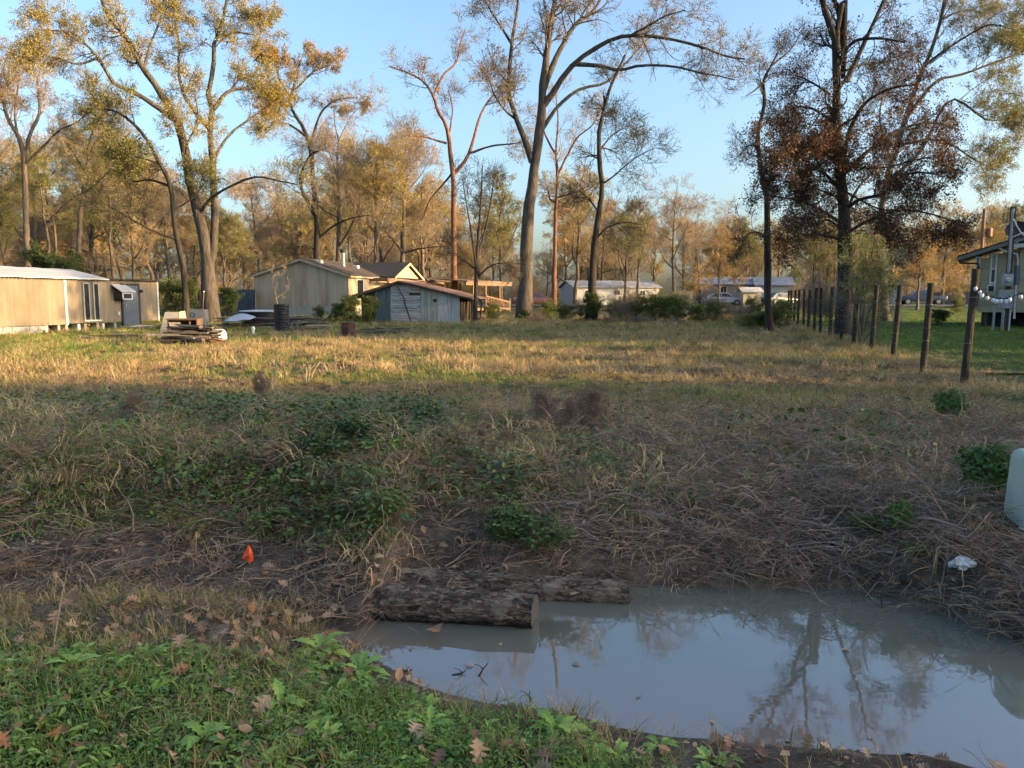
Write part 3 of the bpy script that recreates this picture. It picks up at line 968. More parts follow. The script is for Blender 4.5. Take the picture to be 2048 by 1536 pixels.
# the oak at the fence and its neighbours
hero_tree('oak_tree', 'oak with dark russet leaves and thick black trunk at the post fence', 30, [
    ([(1688, 690), (1687, 625), (1687, 500), (1687, 417), (1680, 333), (1672, 270), (1671, 208), (1673, 125), (1669, 75), (1654, 33), (1646, 0), (1640, -60)], 30, 8, 0.5, 0.12),
    ([(1673, 165), (1674, 120), (1675, 60), (1681, 25), (1690, 0)] + [refl(a, b, 30) for a, b in ((1640, 1200), (1634, 1250), (1622, 1310), (1604, 1345), (1560, 1392), (1500, 1440))], 12, 7, 0.3, 0.45),
    ([refl(a, b, 30) for a, b in ((1606, 1340), (1611, 1400), (1612, 1470))], 10, 4, 0.5),
    ([refl(a, b, 30) for a, b in ((1560, 1390), (1538, 1450), (1515, 1490))], 8, 4, 0.5),
    ([refl(a, b, 30) for a, b in ((1645, 1195), (1672, 1260), (1700, 1330), (1722, 1400), (1735, 1470))], 10, 4, -0.8),
    ([refl(a, b, 30) for a, b in ((1700, 1330), (1760, 1375), (1830, 1400))], 6, 2, 0.8),
    ([(1678, 125), (1708, 83), (1762, 77), (1810, 85)], 9, 3, -2),
    ([(1660, 190), (1640, 175), (1615, 160), (1590, 150)], 6, 2, 1),
    ([(1684, 330), (1700, 260), (1733, 204), (1787, 175), (1830, 170)], 11, 3, -2),
    ([(1690, 421), (1717, 400), (1767, 387), (1787, 362), (1830, 345), (1880, 350)], 9, 3, -3),
    ([(1684, 350), (1740, 300), (1800, 260), (1860, 245), (1920, 260)], 9, 3, 2),
    ([(1684, 380), (1640, 340), (1590, 310), (1540, 300)], 8, 2, -2),
    ([(1687, 450), (1640, 420), (1590, 400), (1530, 390)], 8, 2, 1),
    ([(1688, 470), (1740, 440), (1800, 420), (1870, 430), (1920, 450)], 8, 2, -1),
    ([(1674, 250), (1630, 220), (1590, 215), (1560, 240)], 7, 2, 2),
    ([(1686, 480), (1640, 470), (1600, 470), (1570, 480)], 6, 2, -2),
    ([(1676, 150), (1720, 130), (1770, 125), (1830, 110)], 6, 2, 2),
    ([(1681, 340), (1655, 310), (1620, 295), (1590, 290)], 5, 2, 2),
    ([(1683, 320), (1720, 335), (1770, 335), (1830, 320), (1890, 310)], 6, 2, -1.5),
    ([(1687, 430), (1720, 370), (1760, 330), (1790, 280)], 6, 2, 2.5),
    ([(1687, 500), (1686, 430), (1681, 350), (1674, 280)], 7, 5, 0.3),
    ([(1687, 470), (1684, 390), (1676, 310), (1671, 220)], 7, 5, 0.3),
    ([(1686, 380), (1720, 400), (1770, 420), (1830, 410)], 5, 2, 1.5),
    ([(1685, 400), (1640, 380), (1600, 370), (1560, 360)], 5, 2, 1.5),
    ([(1686, 460), (1655, 440), (1630, 450), (1610, 430)], 5, 2, 2.5),
    ([(1688, 500), (1720, 485), (1760, 480), (1800, 500)], 5, 2, -1.5),
    ([(1673, 240), (1650, 215), (1625, 250), (1600, 260)], 5, 2, -2),
], dict(n1=14, l1=(0.8, 2.1), n2=9, l2=(0.4, 1.0), n3=5, l3=(0.2, 0.5), leaf=10, thr=0.22, keep=0.62, clump=1.7, lsize=(0.05, 0.105), aspect=0.6, seed=41, rmin=0.005, rise=0.0,
        bias=lambda c: 0.25 + 0.9 * (1 - sstep(8.0, 9.8, c[:, 2]))), BARK_DARK, TWIG_DARK, LEAF_RUSSET)

hero_tree('slim_tree', 'slim crooked tree left of the russet oak, leaning top', 34, [
    ([(1538, 660), (1537, 617), (1535, 500), (1533, 396), (1521, 333), (1515, 271), (1529, 208), (1527, 162), (1544, 129), (1560, 95)], 16, 3, 0, 0.2),
    ([(1527, 165), (1510, 180), (1492, 192)], 5, 1.5, -1, 1.0),
    ([(1545, 130), (1580, 100), (1600, 70)], 4, 1.5, 1),
    ([(1535, 480), (1515, 465), (1495, 470), (1480, 500)], 5, 1.5, -1, 0.2),
    ([(1518, 300), (1500, 290), (1480, 310)], 3, 1.5, 1),
], dict(BARE, n1=11, l1=(0.6, 1.7), l2=(0.3, 0.9), n3=5, l3=(0.2, 0.5), leaf=1, thr=0.48, lsize=(0.05, 0.09), seed=44, rmin=0.005), BARK_DARK, TWIG_DARK, LEAF_RUSSET)

hero_tree('golden_tree', 'sunlit golden-green tree behind the russet oak, spreading to the right edge', 46, [
    ([(1770, 650), (1766, 560), (1762, 470), (1770, 380), (1795, 290), (1830, 180), (1870, 80), (1890, 0), (1900, -60)], 18, 4, 1, 0.4),
    ([(1775, 365), (1842, 300), (1900, 200), (1975, 240), (2030, 232)], 9, 2, -1, 0.3),
    ([(1810, 240), (1870, 165), (1933, 146), (2033, 108), (2080, 90)], 8, 2, 1, 0.25),
    ([(1850, 130), (1920, 80), (1980, 50), (2030, 60)], 6, 2, -2),
    ([(1785, 330), (1760, 240), (1770, 170)], 6, 2, 2),
    ([(1795, 290), (1880, 280), (1950, 320), (1990, 340)], 6, 2, 2, 0.3),
    ([(1880, 40), (1930, 20), (1980, 30)], 5, 2, 2),
], dict(BARE, n1=15, leaf=13, thr=0.36, clump=0.5, lsize=(0.055, 0.11), seed=48, rmin=0.007), BARK_GREY, TWIG_GREY, LEAF_OLIVE)

# ---- background trees: (pixel x of the foot, distance, pixel y of the top, kind, turn, name, label)
BG = [
    (20, 72, 250, K_GOLD, 0.3, 'leafy_tree', 'gold-leaved tree rising behind the cream trailer at the photo edge'),
    (115, 66, 230, K_PINE, 1.2, 'pine_tree', 'left one of two straight pine trunks behind the trailer roof'),
    (130, 70, 260, K_PINE, 2.9, 'pine_tree', 'right one of two straight pine trunks behind the trailer roof'),
    (228, 63, 215, K_PINE, 4.0, 'pine_tree', 'single slim pine right of the trailer roof end'),
    (275, 70, 330, K_BARE2, 0.7, 'bare_tree', 'bare many-stemmed tree between the single pine and the leaning trunk'),
    (310, 78, 300, K_GOLD, 2.2, 'leafy_tree', 'gold-leaved tree in the gap behind the leaning dark trunk'),
    (90, 84, 200, K_BARE, 3.3, 'bare_tree', 'bare pale tree behind the two straight pines'),
    (455, 64, 400, K_OLIVE, 0.4, 'leafy_tree', 'olive-green leafy tree just right of the golden tree trunk'),
    (500, 92, 470, K_GOLD, 1.4, 'leafy_tree', 'low golden tree on the skyline left of the beige home gable'),
    (560, 95, 480, K_OLIVE, 2.4, 'leafy_tree', 'low olive tree on the skyline behind the beige home gable'),
    (680, 82, 190, K_BARE, 5.0, 'bare_tree', 'bare tree right of the crooked rusty-topped tree'),
    (742, 74, 255, K_GOLD, 4.4, 'leafy_tree', 'yellow-green tree above the porch gable of the beige home'),
    (803, 76, 220, K_BARE2, 3.1, 'bare_tree', 'slender pale tree behind the dark porch roof'),
    (855, 80, 330, K_GOLD, 0.2, 'leafy_tree', 'brownish gold tree left of the bare forked tree'),
    (1000, 84, 360, K_OLIVE, 1.0, 'leafy_tree', 'olive tree behind the dark twiggy tree'),
    (1150, 92, 330, K_GOLD, 2.6, 'leafy_tree', 'gold tree between the tallest tree and the ivy-footed tree'),
    (1250, 86, 405, K_OLIVE, 3.5, 'leafy_tree', 'olive tree right of the ivy-footed tree'),
    (1345, 98, 350, K_BARE, 1.9, 'bare_tree', 'rounded bare tree against the open sky right of centre'),
    (1300, 112, 420, K_GOLD, 3.0, 'leafy_tree', 'gold tree left of the rounded bare tree'),
    (1400, 108, 425, K_BARE2, 4.6, 'bare_tree', 'peach-toned bare tree right of the rounded bare tree'),
    (1435, 82, 455, K_ORANGE, 0.9, 'leafy_tree', 'orange-leaved tree standing over the silver car'),
    (1490, 112, 440, K_OLIVE, 5.2, 'leafy_tree', 'olive tree behind the brick house roof'),
    (1560, 115, 425, K_GOLD, 0.5, 'leafy_tree', 'gold tree behind the carport end of the brick house'),
    (1620, 75, 440, K_OLIVE, 2.0, 'leafy_tree', 'olive tree seen through the left side of the russet oak'),
    (1745, 80, 430, K_GOLD, 2.7, 'leafy_tree', 'gold tree seen through the right side of the russet oak'),
    (1830, 72, 440, K_ORANGE, 3.6, 'leafy_tree', 'orange-leaved tree behind the last fence posts'),
    (1880, 96, 410, K_ORANGE, 1.1, 'leafy_tree', 'orange and yellow tree behind the parked blue truck'),
    (1960, 100, 400, K_GOLD, 4.9, 'leafy_tree', 'gold tree behind the green house roof'),
    (2040, 90, 380, K_OLIVE, 0.8, 'leafy_tree', 'olive tree at the right photo edge behind the satellite dish'),
    (185, 88, 240, K_BARE2, 1.5, 'bare_tree', 'bare tree filling the gap between the right pine and the lit forked tree'),
    (-10, 62, 330, K_OLIVE, 2.2, 'leafy_tree', 'olive tree just inside the left photo edge above the roof'),
    (255, 82, 260, K_GOLD, 0.8, 'leafy_tree', 'gold tree right of the single slim pine'),
    (345, 90, 330, K_BARE, 2.0, 'bare_tree', 'bare tree seen between the leaning trunk and the golden tree'),
    (395, 96, 380, K_ORANGE, 2.8, 'leafy_tree', 'orange tree low behind the golden tree trunk'),
    (540, 88, 440, K_BARE2, 0.6, 'bare_tree', 'bare tree on the skyline above the left eave of the beige home'),
    (700, 92, 300, K_OLIVE, 1.6, 'leafy_tree', 'olive tree behind the flue pipe of the beige home'),
    (775, 94, 310, K_BARE2, 5.1, 'bare_tree', 'bare tree behind the porch gable peak'),
    (1200, 104, 380, K_BARE2, 2.9, 'bare_tree', 'bare tree just behind the slender broken-top tree'),
    (1275, 92, 400, K_BARE, 3.9, 'bare_tree', 'bare tree right of the olive one near the open sky'),
    (1450, 120, 400, K_BARE, 0.9, 'bare_tree', 'bare tree on the skyline left of the slim crooked tree'),
    (1700, 88, 380, K_BARE, 1.3, 'bare_tree', 'bare tree right behind the oak trunk'),
    (1905, 74, 540, K_BARE2, 2.3, 'bare_shrub', 'bare many-stemmed shrub left of the green house corner'),
]
for px, Y, ty, K, rz, nm, lab in BG:
    x = (px - CXP) / FPX * Y
    h = CAMZ + (600 - ty) / FPX * Y - gz(x, Y)
    K.place(nm, lab, x, Y, h, rz)

# evergreens by the cream trailer
for px, Y, ty, lab in ((95, 52, 485, 'dark evergreen right behind the cream trailer roof'), (150, 50, 500, 'sunlit evergreen above the trailer roof end')):
    x = (px - CXP) / FPX * Y
    K_CEDAR.place('cedar_tree', lab, x, Y, CAMZ + (600 - ty) / FPX * Y - gz(x, Y), px)


# ---- instancing helper for ground cover and the far wood
def proto_collection(name, meshes):
    c = bpy.data.collections.new(name)
    for k, me in enumerate(meshes):
        c.objects.link(bpy.data.objects.new('%s_%02d' % (name, k), me))
    return c


def scatter(name, P, rot, scale, idx, coll, label, kind='stuff', cat=None):
    me = bpy.data.meshes.new(name)
    P = np.asarray(P, np.float32)
    me.vertices.add(len(P))
    me.vertices.foreach_set('co', P.ravel())
    a = me.attributes.new('rot', 'FLOAT_VECTOR', 'POINT'); a.data.foreach_set('vector', np.asarray(rot, np.float32).ravel())
    a = me.attributes.new('scl', 'FLOAT_VECTOR', 'POINT'); s = np.asarray(scale, np.float32)
    if s.ndim == 1: s = np.repeat(s[:, None], 3, 1)
    a.data.foreach_set('vector', s.ravel())
    a = me.attributes.new('pick', 'INT', 'POINT'); a.data.foreach_set('value', np.asarray(idx, np.int32))
    o = mkobj(name, me)
    ng = bpy.data.node_groups.new(name, 'GeometryNodeTree')
    ng.interface.new_socket('Geometry', in_out='INPUT', socket_type='NodeSocketGeometry')
    ng.interface.new_socket('Geometry', in_out='OUTPUT', socket_type='NodeSocketGeometry')
    N, L = ng.nodes, ng.links
    gi = N.new('NodeGroupInput'); go = N.new('NodeGroupOutput')
    iop = N.new('GeometryNodeInstanceOnPoints')
    ci = N.new('GeometryNodeCollectionInfo'); ci.inputs['Collection'].default_value = coll
    ci.inputs['Separate Children'].default_value = True; ci.inputs['Reset Children'].default_value = True

    def named(n, t):
        q = N.new('GeometryNodeInputNamedAttribute'); q.data_type = t; q.inputs['Name'].default_value = n
        return q.outputs['Attribute']
    e2r = N.new('FunctionNodeEulerToRotation')
    L.new(named('rot', 'FLOAT_VECTOR'), e2r.inputs[0])
    L.new(gi.outputs[0], iop.inputs['Points'])
    L.new(ci.outputs[0], iop.inputs['Instance'])
    iop.inputs['Pick Instance'].default_value = True
    L.new(named('pick', 'INT'), iop.inputs['Instance Index'])
    L.new(e2r.outputs[0], iop.inputs['Rotation'])
    L.new(named('scl', 'FLOAT_VECTOR'), iop.inputs['Scale'])
    L.new(iop.outputs[0], go.inputs[0])
    md = o.modifiers.new('scatter', 'NODES'); md.node_group = ng
    return tag(o, label, cat, None, kind)


# the far wood that closes the horizon
WOOD = proto_collection('wood', [K_BARE.joined, K_BARE2.joined, K_GOLD.joined, K_OLIVE.joined, K_ORANGE.joined])
n = 270
wy = 118 + 110 * RNG.random(n) ** 1.3
wx_ = (RNG.random(n) * 2 - 1) * (wy * 0.95 + 20)
wk = RNG.choice(5, n, p=[0.34, 0.28, 0.22, 0.09, 0.07])
Hs = np.array([17, 15, 16, 14, 11.0])
wh = 9 + 7.5 * RNG.random(n) + 7.5 * sstep(12, -45, wx_)
scatter('far_wood', np.column_stack([wx_, wy, height(wx_, wy) - 0.1]), np.column_stack([np.zeros(n), np.zeros(n), RNG.random(n) * 6.28]), wh / Hs[wk], wk, WOOD, 'far-off autumn wood closing the horizon')

# undergrowth at the edge of the wood
n = 300
wy = 94 + 34 * RNG.random(n)
wx_ = (RNG.random(n) * 2 - 1) * (wy * 0.85 + 10)
wk = RNG.choice(5, n, p=[0.1, 0.35, 0.15, 0.15, 0.25])
free = ~((wy < 112) & (wx_ > 5) & (wx_ < 62))
wy, wx_, wk = wy[free], wx_[free], wk[free]; n = len(wy)
wh = 2.2 + 2.6 * RNG.random(n)
scatter('undergrowth', np.column_stack([wx_, wy, height(wx_, wy) - 0.5]), np.column_stack([np.zeros(n), np.zeros(n), RNG.random(n) * 6.28]), np.column_stack([wh / Hs[wk] * 1.5, wh / Hs[wk] * 1.5, wh / Hs[wk]]), wk, WOOD, 'brushy undergrowth along the edge of the far wood')

# evergreens added out of view at right to block the low sun
SHADE = [(46 + 5 * (k % 2), -19 + 2.1 * k, 12.5 + 1.2 * (k % 3), k * 1.7, 'tall evergreen added out of view at far right to shade the ditch') for k in range(10)]
SHADE += [(x, y, 12.0, x + y, 'evergreen added out of view beyond the green house to shade the oak') for x, y in ((38, 23.0), (40.5, 26.5), (39, 19.5), (43.5, 30.0))]
SHADE += [(x, y, h, x * y, 'low evergreen added out of view at right to shade the lawn') for x, y, h in ((15.5, 7.0, 4.0), (16.5, 10.0, 3.8), (17.3, 12.8, 3.9), (18.2, 15.6, 4.2), (19.4, 18.6, 4.3), (20.8, 21.6, 4.4), (22.4, 24.8, 4.4), (24.5, 28.5, 4.6))]
for x, y, h, rz, lab in SHADE:
    K_CEDAR.place('cedar_tree', lab, x, y, h, rz, group='unseen evergreens added behind the green house' if h == 12.0 else 'tall unseen evergreens added right of the view' if h > 5 else 'low unseen evergreens added right of the view')

# ------------------------------------------------------------------ buildings
class Face:
    """a wall standing on the line A-B; x runs from A to B, y into the building, z up from the base"""
    def __init__(s, A, B, z0):
        s.A = Vector((A[0], A[1], z0)); s.d = Vector((B[0] - A[0], B[1] - A[1], 0)); s.L = s.d.length; s.d.normalize()
        s.rz = math.atan2(s.d.y, s.d.x); s.z0 = z0; s.n = Vector((-s.d.y, s.d.x, 0))

    def loc(s, px, py, y=0.0):
        """local (x, z) where a sight line meets the plane y metres behind the wall"""
        d = ray(px, py); O = s.A + s.n * y
        t = (O.x * s.n.x + O.y * s.n.y) / (d[0] * s.n.x + d[1] * s.n.y)
        P = Vector((d * t).tolist()) + Vector((0, 0, CAMZ))
        return (P - s.A).dot(s.d), P.z - s.z0

    def root(s, name, label, cat, group=None):
        return empty(name, s.A, s.rz, label, cat, group)


def ribbed(mb, x0, x1, z0, z1, y=0.0, pitch=0.3, depth=0.025, zt=None):
    """ribbed sheet metal facing -y, with real ribs; zt(x) gives a sloping top"""
    zt = zt or (lambda x: z1)
    n = max(1, round((x1 - x0) / pitch)); p = (x1 - x0) / n
    xs = []
    for k in range(n):
        a = x0 + k * p
        xs += [(a, y), (a + p * 0.62, y), (a + p * 0.72, y - depth), (a + p * 0.90, y - depth)]
    xs.append((x1, y))
    for (a, ya), (b, yb) in zip(xs[:-1], xs[1:]):
        mb.add([(a, ya, z0), (b, yb, z0), (b, yb, zt(b)), (a, ya, zt(a))], [(0, 1, 2, 3)])
    mb.add([(x0, y + 0.03, z0), (x1, y + 0.03, z0), (x1, y + 0.03, zt(x1)), (x0, y + 0.03, zt(x0))], [(3, 2, 1, 0)])


CREAM = mat('cream_metal', [(0.155, 0.122, 0.082), (0.215, 0.170, 0.115), (0.265, 0.212, 0.145)], 0.55, 1.1, (1, 1, 0.35), bump=0.12, bscale=6)
BEIGE = mat('beige_siding', [(0.30, 0.225, 0.145), (0.43, 0.335, 0.225), (0.49, 0.39, 0.27)], 0.7, 0.9, (2.0, 2.0, 0.25), bump=0.1, contrast=1.2)
SKIRT = mat('skirting', [(0.30, 0.27, 0.22), (0.42, 0.38, 0.32)], 0.8, 2.0, (2, 2, 0.3))
WHITE = mat('white_trim', [(0.55, 0.54, 0.50), (0.76, 0.75, 0.71)], 0.6, 3.0)
ROOFW = mat('white_roof', [(0.36, 0.35, 0.34), (0.50, 0.48, 0.46), (0.58, 0.56, 0.54)], 0.45, 0.8, (0.3, 2, 1))
SHINGLE = mat('brown_shingle', [(0.045, 0.034, 0.028), (0.085, 0.064, 0.05), (0.13, 0.10, 0.078)], 0.95, 6.0, (1, 1, 1), bump=0.5, bscale=30)
SHINGLE_D = mat('dark_shingle', [(0.022, 0.020, 0.020), (0.04, 0.037, 0.036), (0.065, 0.06, 0.056)], 0.95, 6.0, bump=0.5, bscale=30)
GREYSH = mat('grey_shingle', [(0.15, 0.16, 0.18), (0.24, 0.25, 0.27), (0.34, 0.34, 0.35)], 0.9, 1.6, bump=0.4, bscale=12)
DOORC = mat('slate_door', [(0.085, 0.10, 0.12), (0.12, 0.135, 0.16)], 0.5, 2.0)
DARK = mat('dark_trim', [(0.02, 0.02, 0.022), (0.045, 0.043, 0.042)], 0.6, 4.0)
BLOCK = mat('concrete_block', [(0.20, 0.185, 0.165), (0.34, 0.315, 0.28), (0.42, 0.39, 0.345)], 0.95, 5.0, bump=0.5)
WOODR = mat('red_wood', [(0.13, 0.075, 0.042), (0.22, 0.13, 0.075), (0.29, 0.185, 0.11)], 0.8, 3.0, (4, 4, 0.4), bump=0.3)
WOODG = mat('grey_wood', [(0.085, 0.072, 0.058), (0.17, 0.148, 0.122), (0.27, 0.24, 0.205)], 0.9, 3.0, (6, 6, 0.5), bump=0.4, obj_rand=0.35)
WOODD = mat('dark_wood', [(0.030, 0.023, 0.018), (0.075, 0.058, 0.044), (0.13, 0.105, 0.08)], 0.92, 4.0, (6, 6, 0.5), bump=0.5, obj_rand=0.3)
RUST = mat('rusty_tin', [(0.05, 0.026, 0.018), (0.13, 0.062, 0.035), (0.22, 0.14, 0.10), (0.30, 0.27, 0.24)], 0.75, 1.4, (1, 1, 1), bump=0.2)
STEEL = mat('grey_steel', [(0.20, 0.22, 0.235), (0.30, 0.32, 0.335), (0.36, 0.38, 0.39)], 0.42, 2.0, spec=0.5)
GLASS = mat('window_glass', [(0.018, 0.02, 0.022), (0.05, 0.052, 0.055)], 0.06, 1.0, spec=0.7)
CURTAIN = mat('window_curtain', [(0.30, 0.22, 0.18), (0.48, 0.38, 0.31)], 0.6, 2.0, (1, 1, 8))


def part(name, m, parent, fn, bevel=0.0, smooth=False):
    b = MB(); fn(b)
    return b.build(name, m, parent, smooth, bevel)


# ---- cream trailer on the left
def cream_trailer():
    u = Vector((2.3, 9.0)).normalized()
    A0 = Vector((-20.6, 31.0)) - u * 5.0
    B0 = Vector((-18.3, 40.0))
    F = Face(A0, B0, gz(-19.5, 35))
    T = F.root('mobile_home', 'long cream ribbed-metal mobile home at the left edge with white roof', 'mobile home')
    lx = lambda px, py: F.loc(px, py)[0]
    zb = 0.33
    xm = lx(129, 600)
    ze_l, ze_r = F.loc(60, 555)[1], F.loc(300, 562)[1]
    top = lambda x: np.interp(x, [0, F.L], [ze_l + 0.03, ze_r])
    W = 4.6
    # front panels, one sheet each
    xs = list(np.linspace(0, xm, 10))
    for a, b in zip(xs[:-1], xs[1:]):
        part('wall_panel', CREAM, T, lambda m: ribbed(m, a + 0.003, b - 0.003, zb - 0.04, 2.4, 0.0, 0.27, 0.022, top))
    xd0, xd1 = lx(245, 610), lx(276, 610)
    xw = [(lx(168, 600), lx(177, 600)), (lx(188, 600), lx(196, 600))]
    xs = list(np.linspace(xm + 0.10, F.L, 9))
    for a, b in zip(xs[:-1], xs[1:]):
        part('wall_panel', CREAM, T, lambda m: ribbed(m, a + 0.003, b - 0.003, zb, 2.4, 0.02, 0.30, 0.022, top))
    # inner box: back, ends, floor
    part('rear_wall', CREAM, T, lambda m: m.box((0.0, 0.07, zb), (F.L - 0.02, W, ze_r - 0.03)))
    part('corner_trim', WHITE, T, lambda m: m.box((xm - 0.02, -0.05, zb - 0.06), (xm + 0.10, 0.015, top(xm) - 0.01)))
    part('corner_trim', WHITE, T, lambda m: m.box((F.L - 0.03, -0.03, zb - 0.02), (F.L + 0.05, 0.10, ze_r - 0.01)))
    # roof
    xr = lx(213, 558)
    rz = F.loc(150, 539, 1.9)[1]

    def roof(m):
        n = 26
        ya, yb, ym = -0.16, W + 0.1, W * 0.42
        for k in range(n):
            a = -0.2 + (xr + 0.2) * k / n; b = -0.2 + (xr + 0.2) * (k + 1) / n
            e0, e1 = top(a) + 0.03, top(b) + 0.03
            w0, w1 = 0.012 * math.sin(k * 1.9), 0.012 * math.sin((k + 1) * 1.9)
            m.add([(a, ya, e0 + w0), (b, ya, e1 + w1), (b, ym, rz + w1), (a, ym, rz + w0)], [(0, 1, 2, 3)])
            m.add([(a, ym, rz + w0), (b, ym, rz + w1), (b, yb, e1), (a, yb, e0)], [(0, 1, 2, 3)])
            m.add([(a, ya, e0 + w0 - 0.06), (b, ya, e1 + w1 - 0.06), (b, ya, e1 + w1), (a, ya, e0 + w0)], [(0, 1, 2, 3)])
        e = top(xr) + 0.03
        m.add([(xr, ya, e - 0.06), (xr, yb, e - 0.06), (xr, yb, e), (xr, ym, rz), (xr, ya, e)], [(0, 1, 2, 3, 4)])
    R_ = part('roof', ROOFW, T, roof)
    # scalloped dark eave edge under the white roof, as ribs seen end-on
    def scal(m):
        n = 60
        for k in range(n):
            a = xr * k / n
            m.box((a, -0.14, top(a) - 0.075), (a + xr / n * 0.55, -0.02, top(a) - 0.035))
    part('eave_ribs', DARK, R_, scal)
    part('roof_edge', DARK, T, lambda m: m.add([(xr + 0.01, -0.18, top(xr) - 0.01), (F.L + 0.35, -0.18, ze_r - 0.02), (F.L + 0.35, W, ze_r + 0.10), (xr + 0.01, W, top(xr) + 0.12),
                                               (xr + 0.01, -0.18, top(xr) + 0.055), (F.L + 0.35, -0.18, ze_r + 0.045), (F.L + 0.35, W, ze_r + 0.17), (xr + 0.01, W, top(xr) + 0.18)],
                                              [(0, 3, 2, 1), (4, 5, 6, 7), (0, 1, 5, 4), (1, 2, 6, 5), (2, 3, 7, 6), (3, 0, 4, 7)]))
    # two slot windows in one white frame
    z0, z1 = F.loc(182, 641)[1], F.loc(182, 568)[1]
    for a, b in xw:
        w = part('window', GLASS, T, lambda m: m.box((a, -0.035, z0 + 0.06), (b, 0.01, z1)))
        part('frame', SKIRT, w, lambda m: (m.box((a - 0.07, -0.05, z0), (a, 0.012, z1 + 0.05)), m.box((b, -0.05, z0), (b + 0.05, 0.012, z1 + 0.05)), m.box((a, -0.048, z1), (b, 0.012, z1 + 0.05))))
    part('window_sill', WHITE, T, lambda m: m.box((xw[0][0] - 0.1, -0.07, z0 - 0.03), (xw[1][1] + 0.08, 0.013, z0 + 0.02)))
    # door
    dz0, dz1 = F.loc(258, 650)[1], F.loc(258, 571)[1]
    D = part('door', DOORC, T, lambda m: (m.box((xd0, -0.045, dz0), (xd1, 0.01, dz1)), m.box((xd0 + 0.12, -0.055, dz0 + 0.2), (xd1 - 0.12, -0.046, dz0 + 0.85)), m.box((xd0 + 0.12, -0.055, dz0 + 1.0), (xd1 - 0.12, -0.046, dz1 - 0.15))))
    part('frame', DARK, D, lambda m: (m.box((xd0 - 0.10, -0.06, dz0), (xd0 - 0.003, 0.012, dz1 + 0.09)), m.box((xd1 + 0.003, -0.06, dz0), (xd1 + 0.10, 0.012, dz1 + 0.09)), m.box((xd0, -0.06, dz1 + 0.003), (xd1, 0.012, dz1 + 0.09))))
    part('handle', STEEL, D, lambda m: m.box((xd0 + 0.08, -0.11, dz0 + 0.95), (xd0 + 0.14, -0.05, dz0 + 1.05)))
    part('door_step', WHITE, T, lambda m: m.box((xd0 - 0.05, -0.5, dz0 - 0.09), (xd1 + 0.4, -0.02, dz0 - 0.03)))
    part('porch_lamp', DARK, T, lambda m: m.box((xd1 + 0.14, -0.15, dz1 - 0.34), (xd1 + 0.24, 0.0, dz1 - 0.2)))
    # window air conditioner under its own little awning
    ax0, ax1 = lx(227, 595), lx(247, 595)
    az0, az1 = F.loc(235, 599)[1], F.loc(235, 586)[1]
    AC = part('air_conditioner', DARK, T, lambda m: m.box((ax0, -0.50, az0), (ax1, 0.0, az1)), 0.01)
    part('front_frame', WHITE, AC, lambda m: (m.box((ax0, -0.53, az0), (ax1, -0.503, az0 + 0.04)), m.box((ax0, -0.53, az1 - 0.04), (ax1, -0.503, az1)), m.box((ax1 - 0.05, -0.53, az0 + 0.042), (ax1, -0.503, az1 - 0.042)), m.box((ax0, -0.53, az0 + 0.042), (ax0 + 0.05, -0.503, az1 - 0.042))))
    part('awning', ROOFW, T, lambda m: m.prism([(ax0 - 0.15, 0.0, az1 + 0.42), (ax1 + 0.15, 0.0, az1 + 0.42), (ax1 + 0.15, -0.62, az1 + 0.06), (ax0 - 0.15, -0.62, az1 + 0.06)], (0, 0, -0.03)))
    part('outlet_box', WHITE, T, lambda m: m.box((xd0 - 0.36, -0.06, dz0 + 0.5), (xd0 - 0.26, 0.0, dz0 + 0.66)))
    # piers and the low block skirt
    for k in range(13):
        x = xm - 2.6 + k * 0.55 + 0.1 * math.sin(k * 3.3)
        if x < F.L - 0.3:
            part('pier', BLOCK if k % 3 else WHITE, T, lambda m: m.box((x, 0.12, -0.15), (x + 0.14, 0.45, zb - 0.045)))
    xq = lx(80, 668)
    sk = None
    for r in range(2):
        for c in range(12):
            a = xq - (c + 1) * 0.42 + (0.2 if r else 0)
            part('block', BLOCK, T, lambda m: m.box((a + 0.008, -0.16 + 0.01 * (c % 3), -0.12 + r * 0.20), (a + 0.412, 0.05, 0.072 + r * 0.20)))
    return T


cream_trailer()


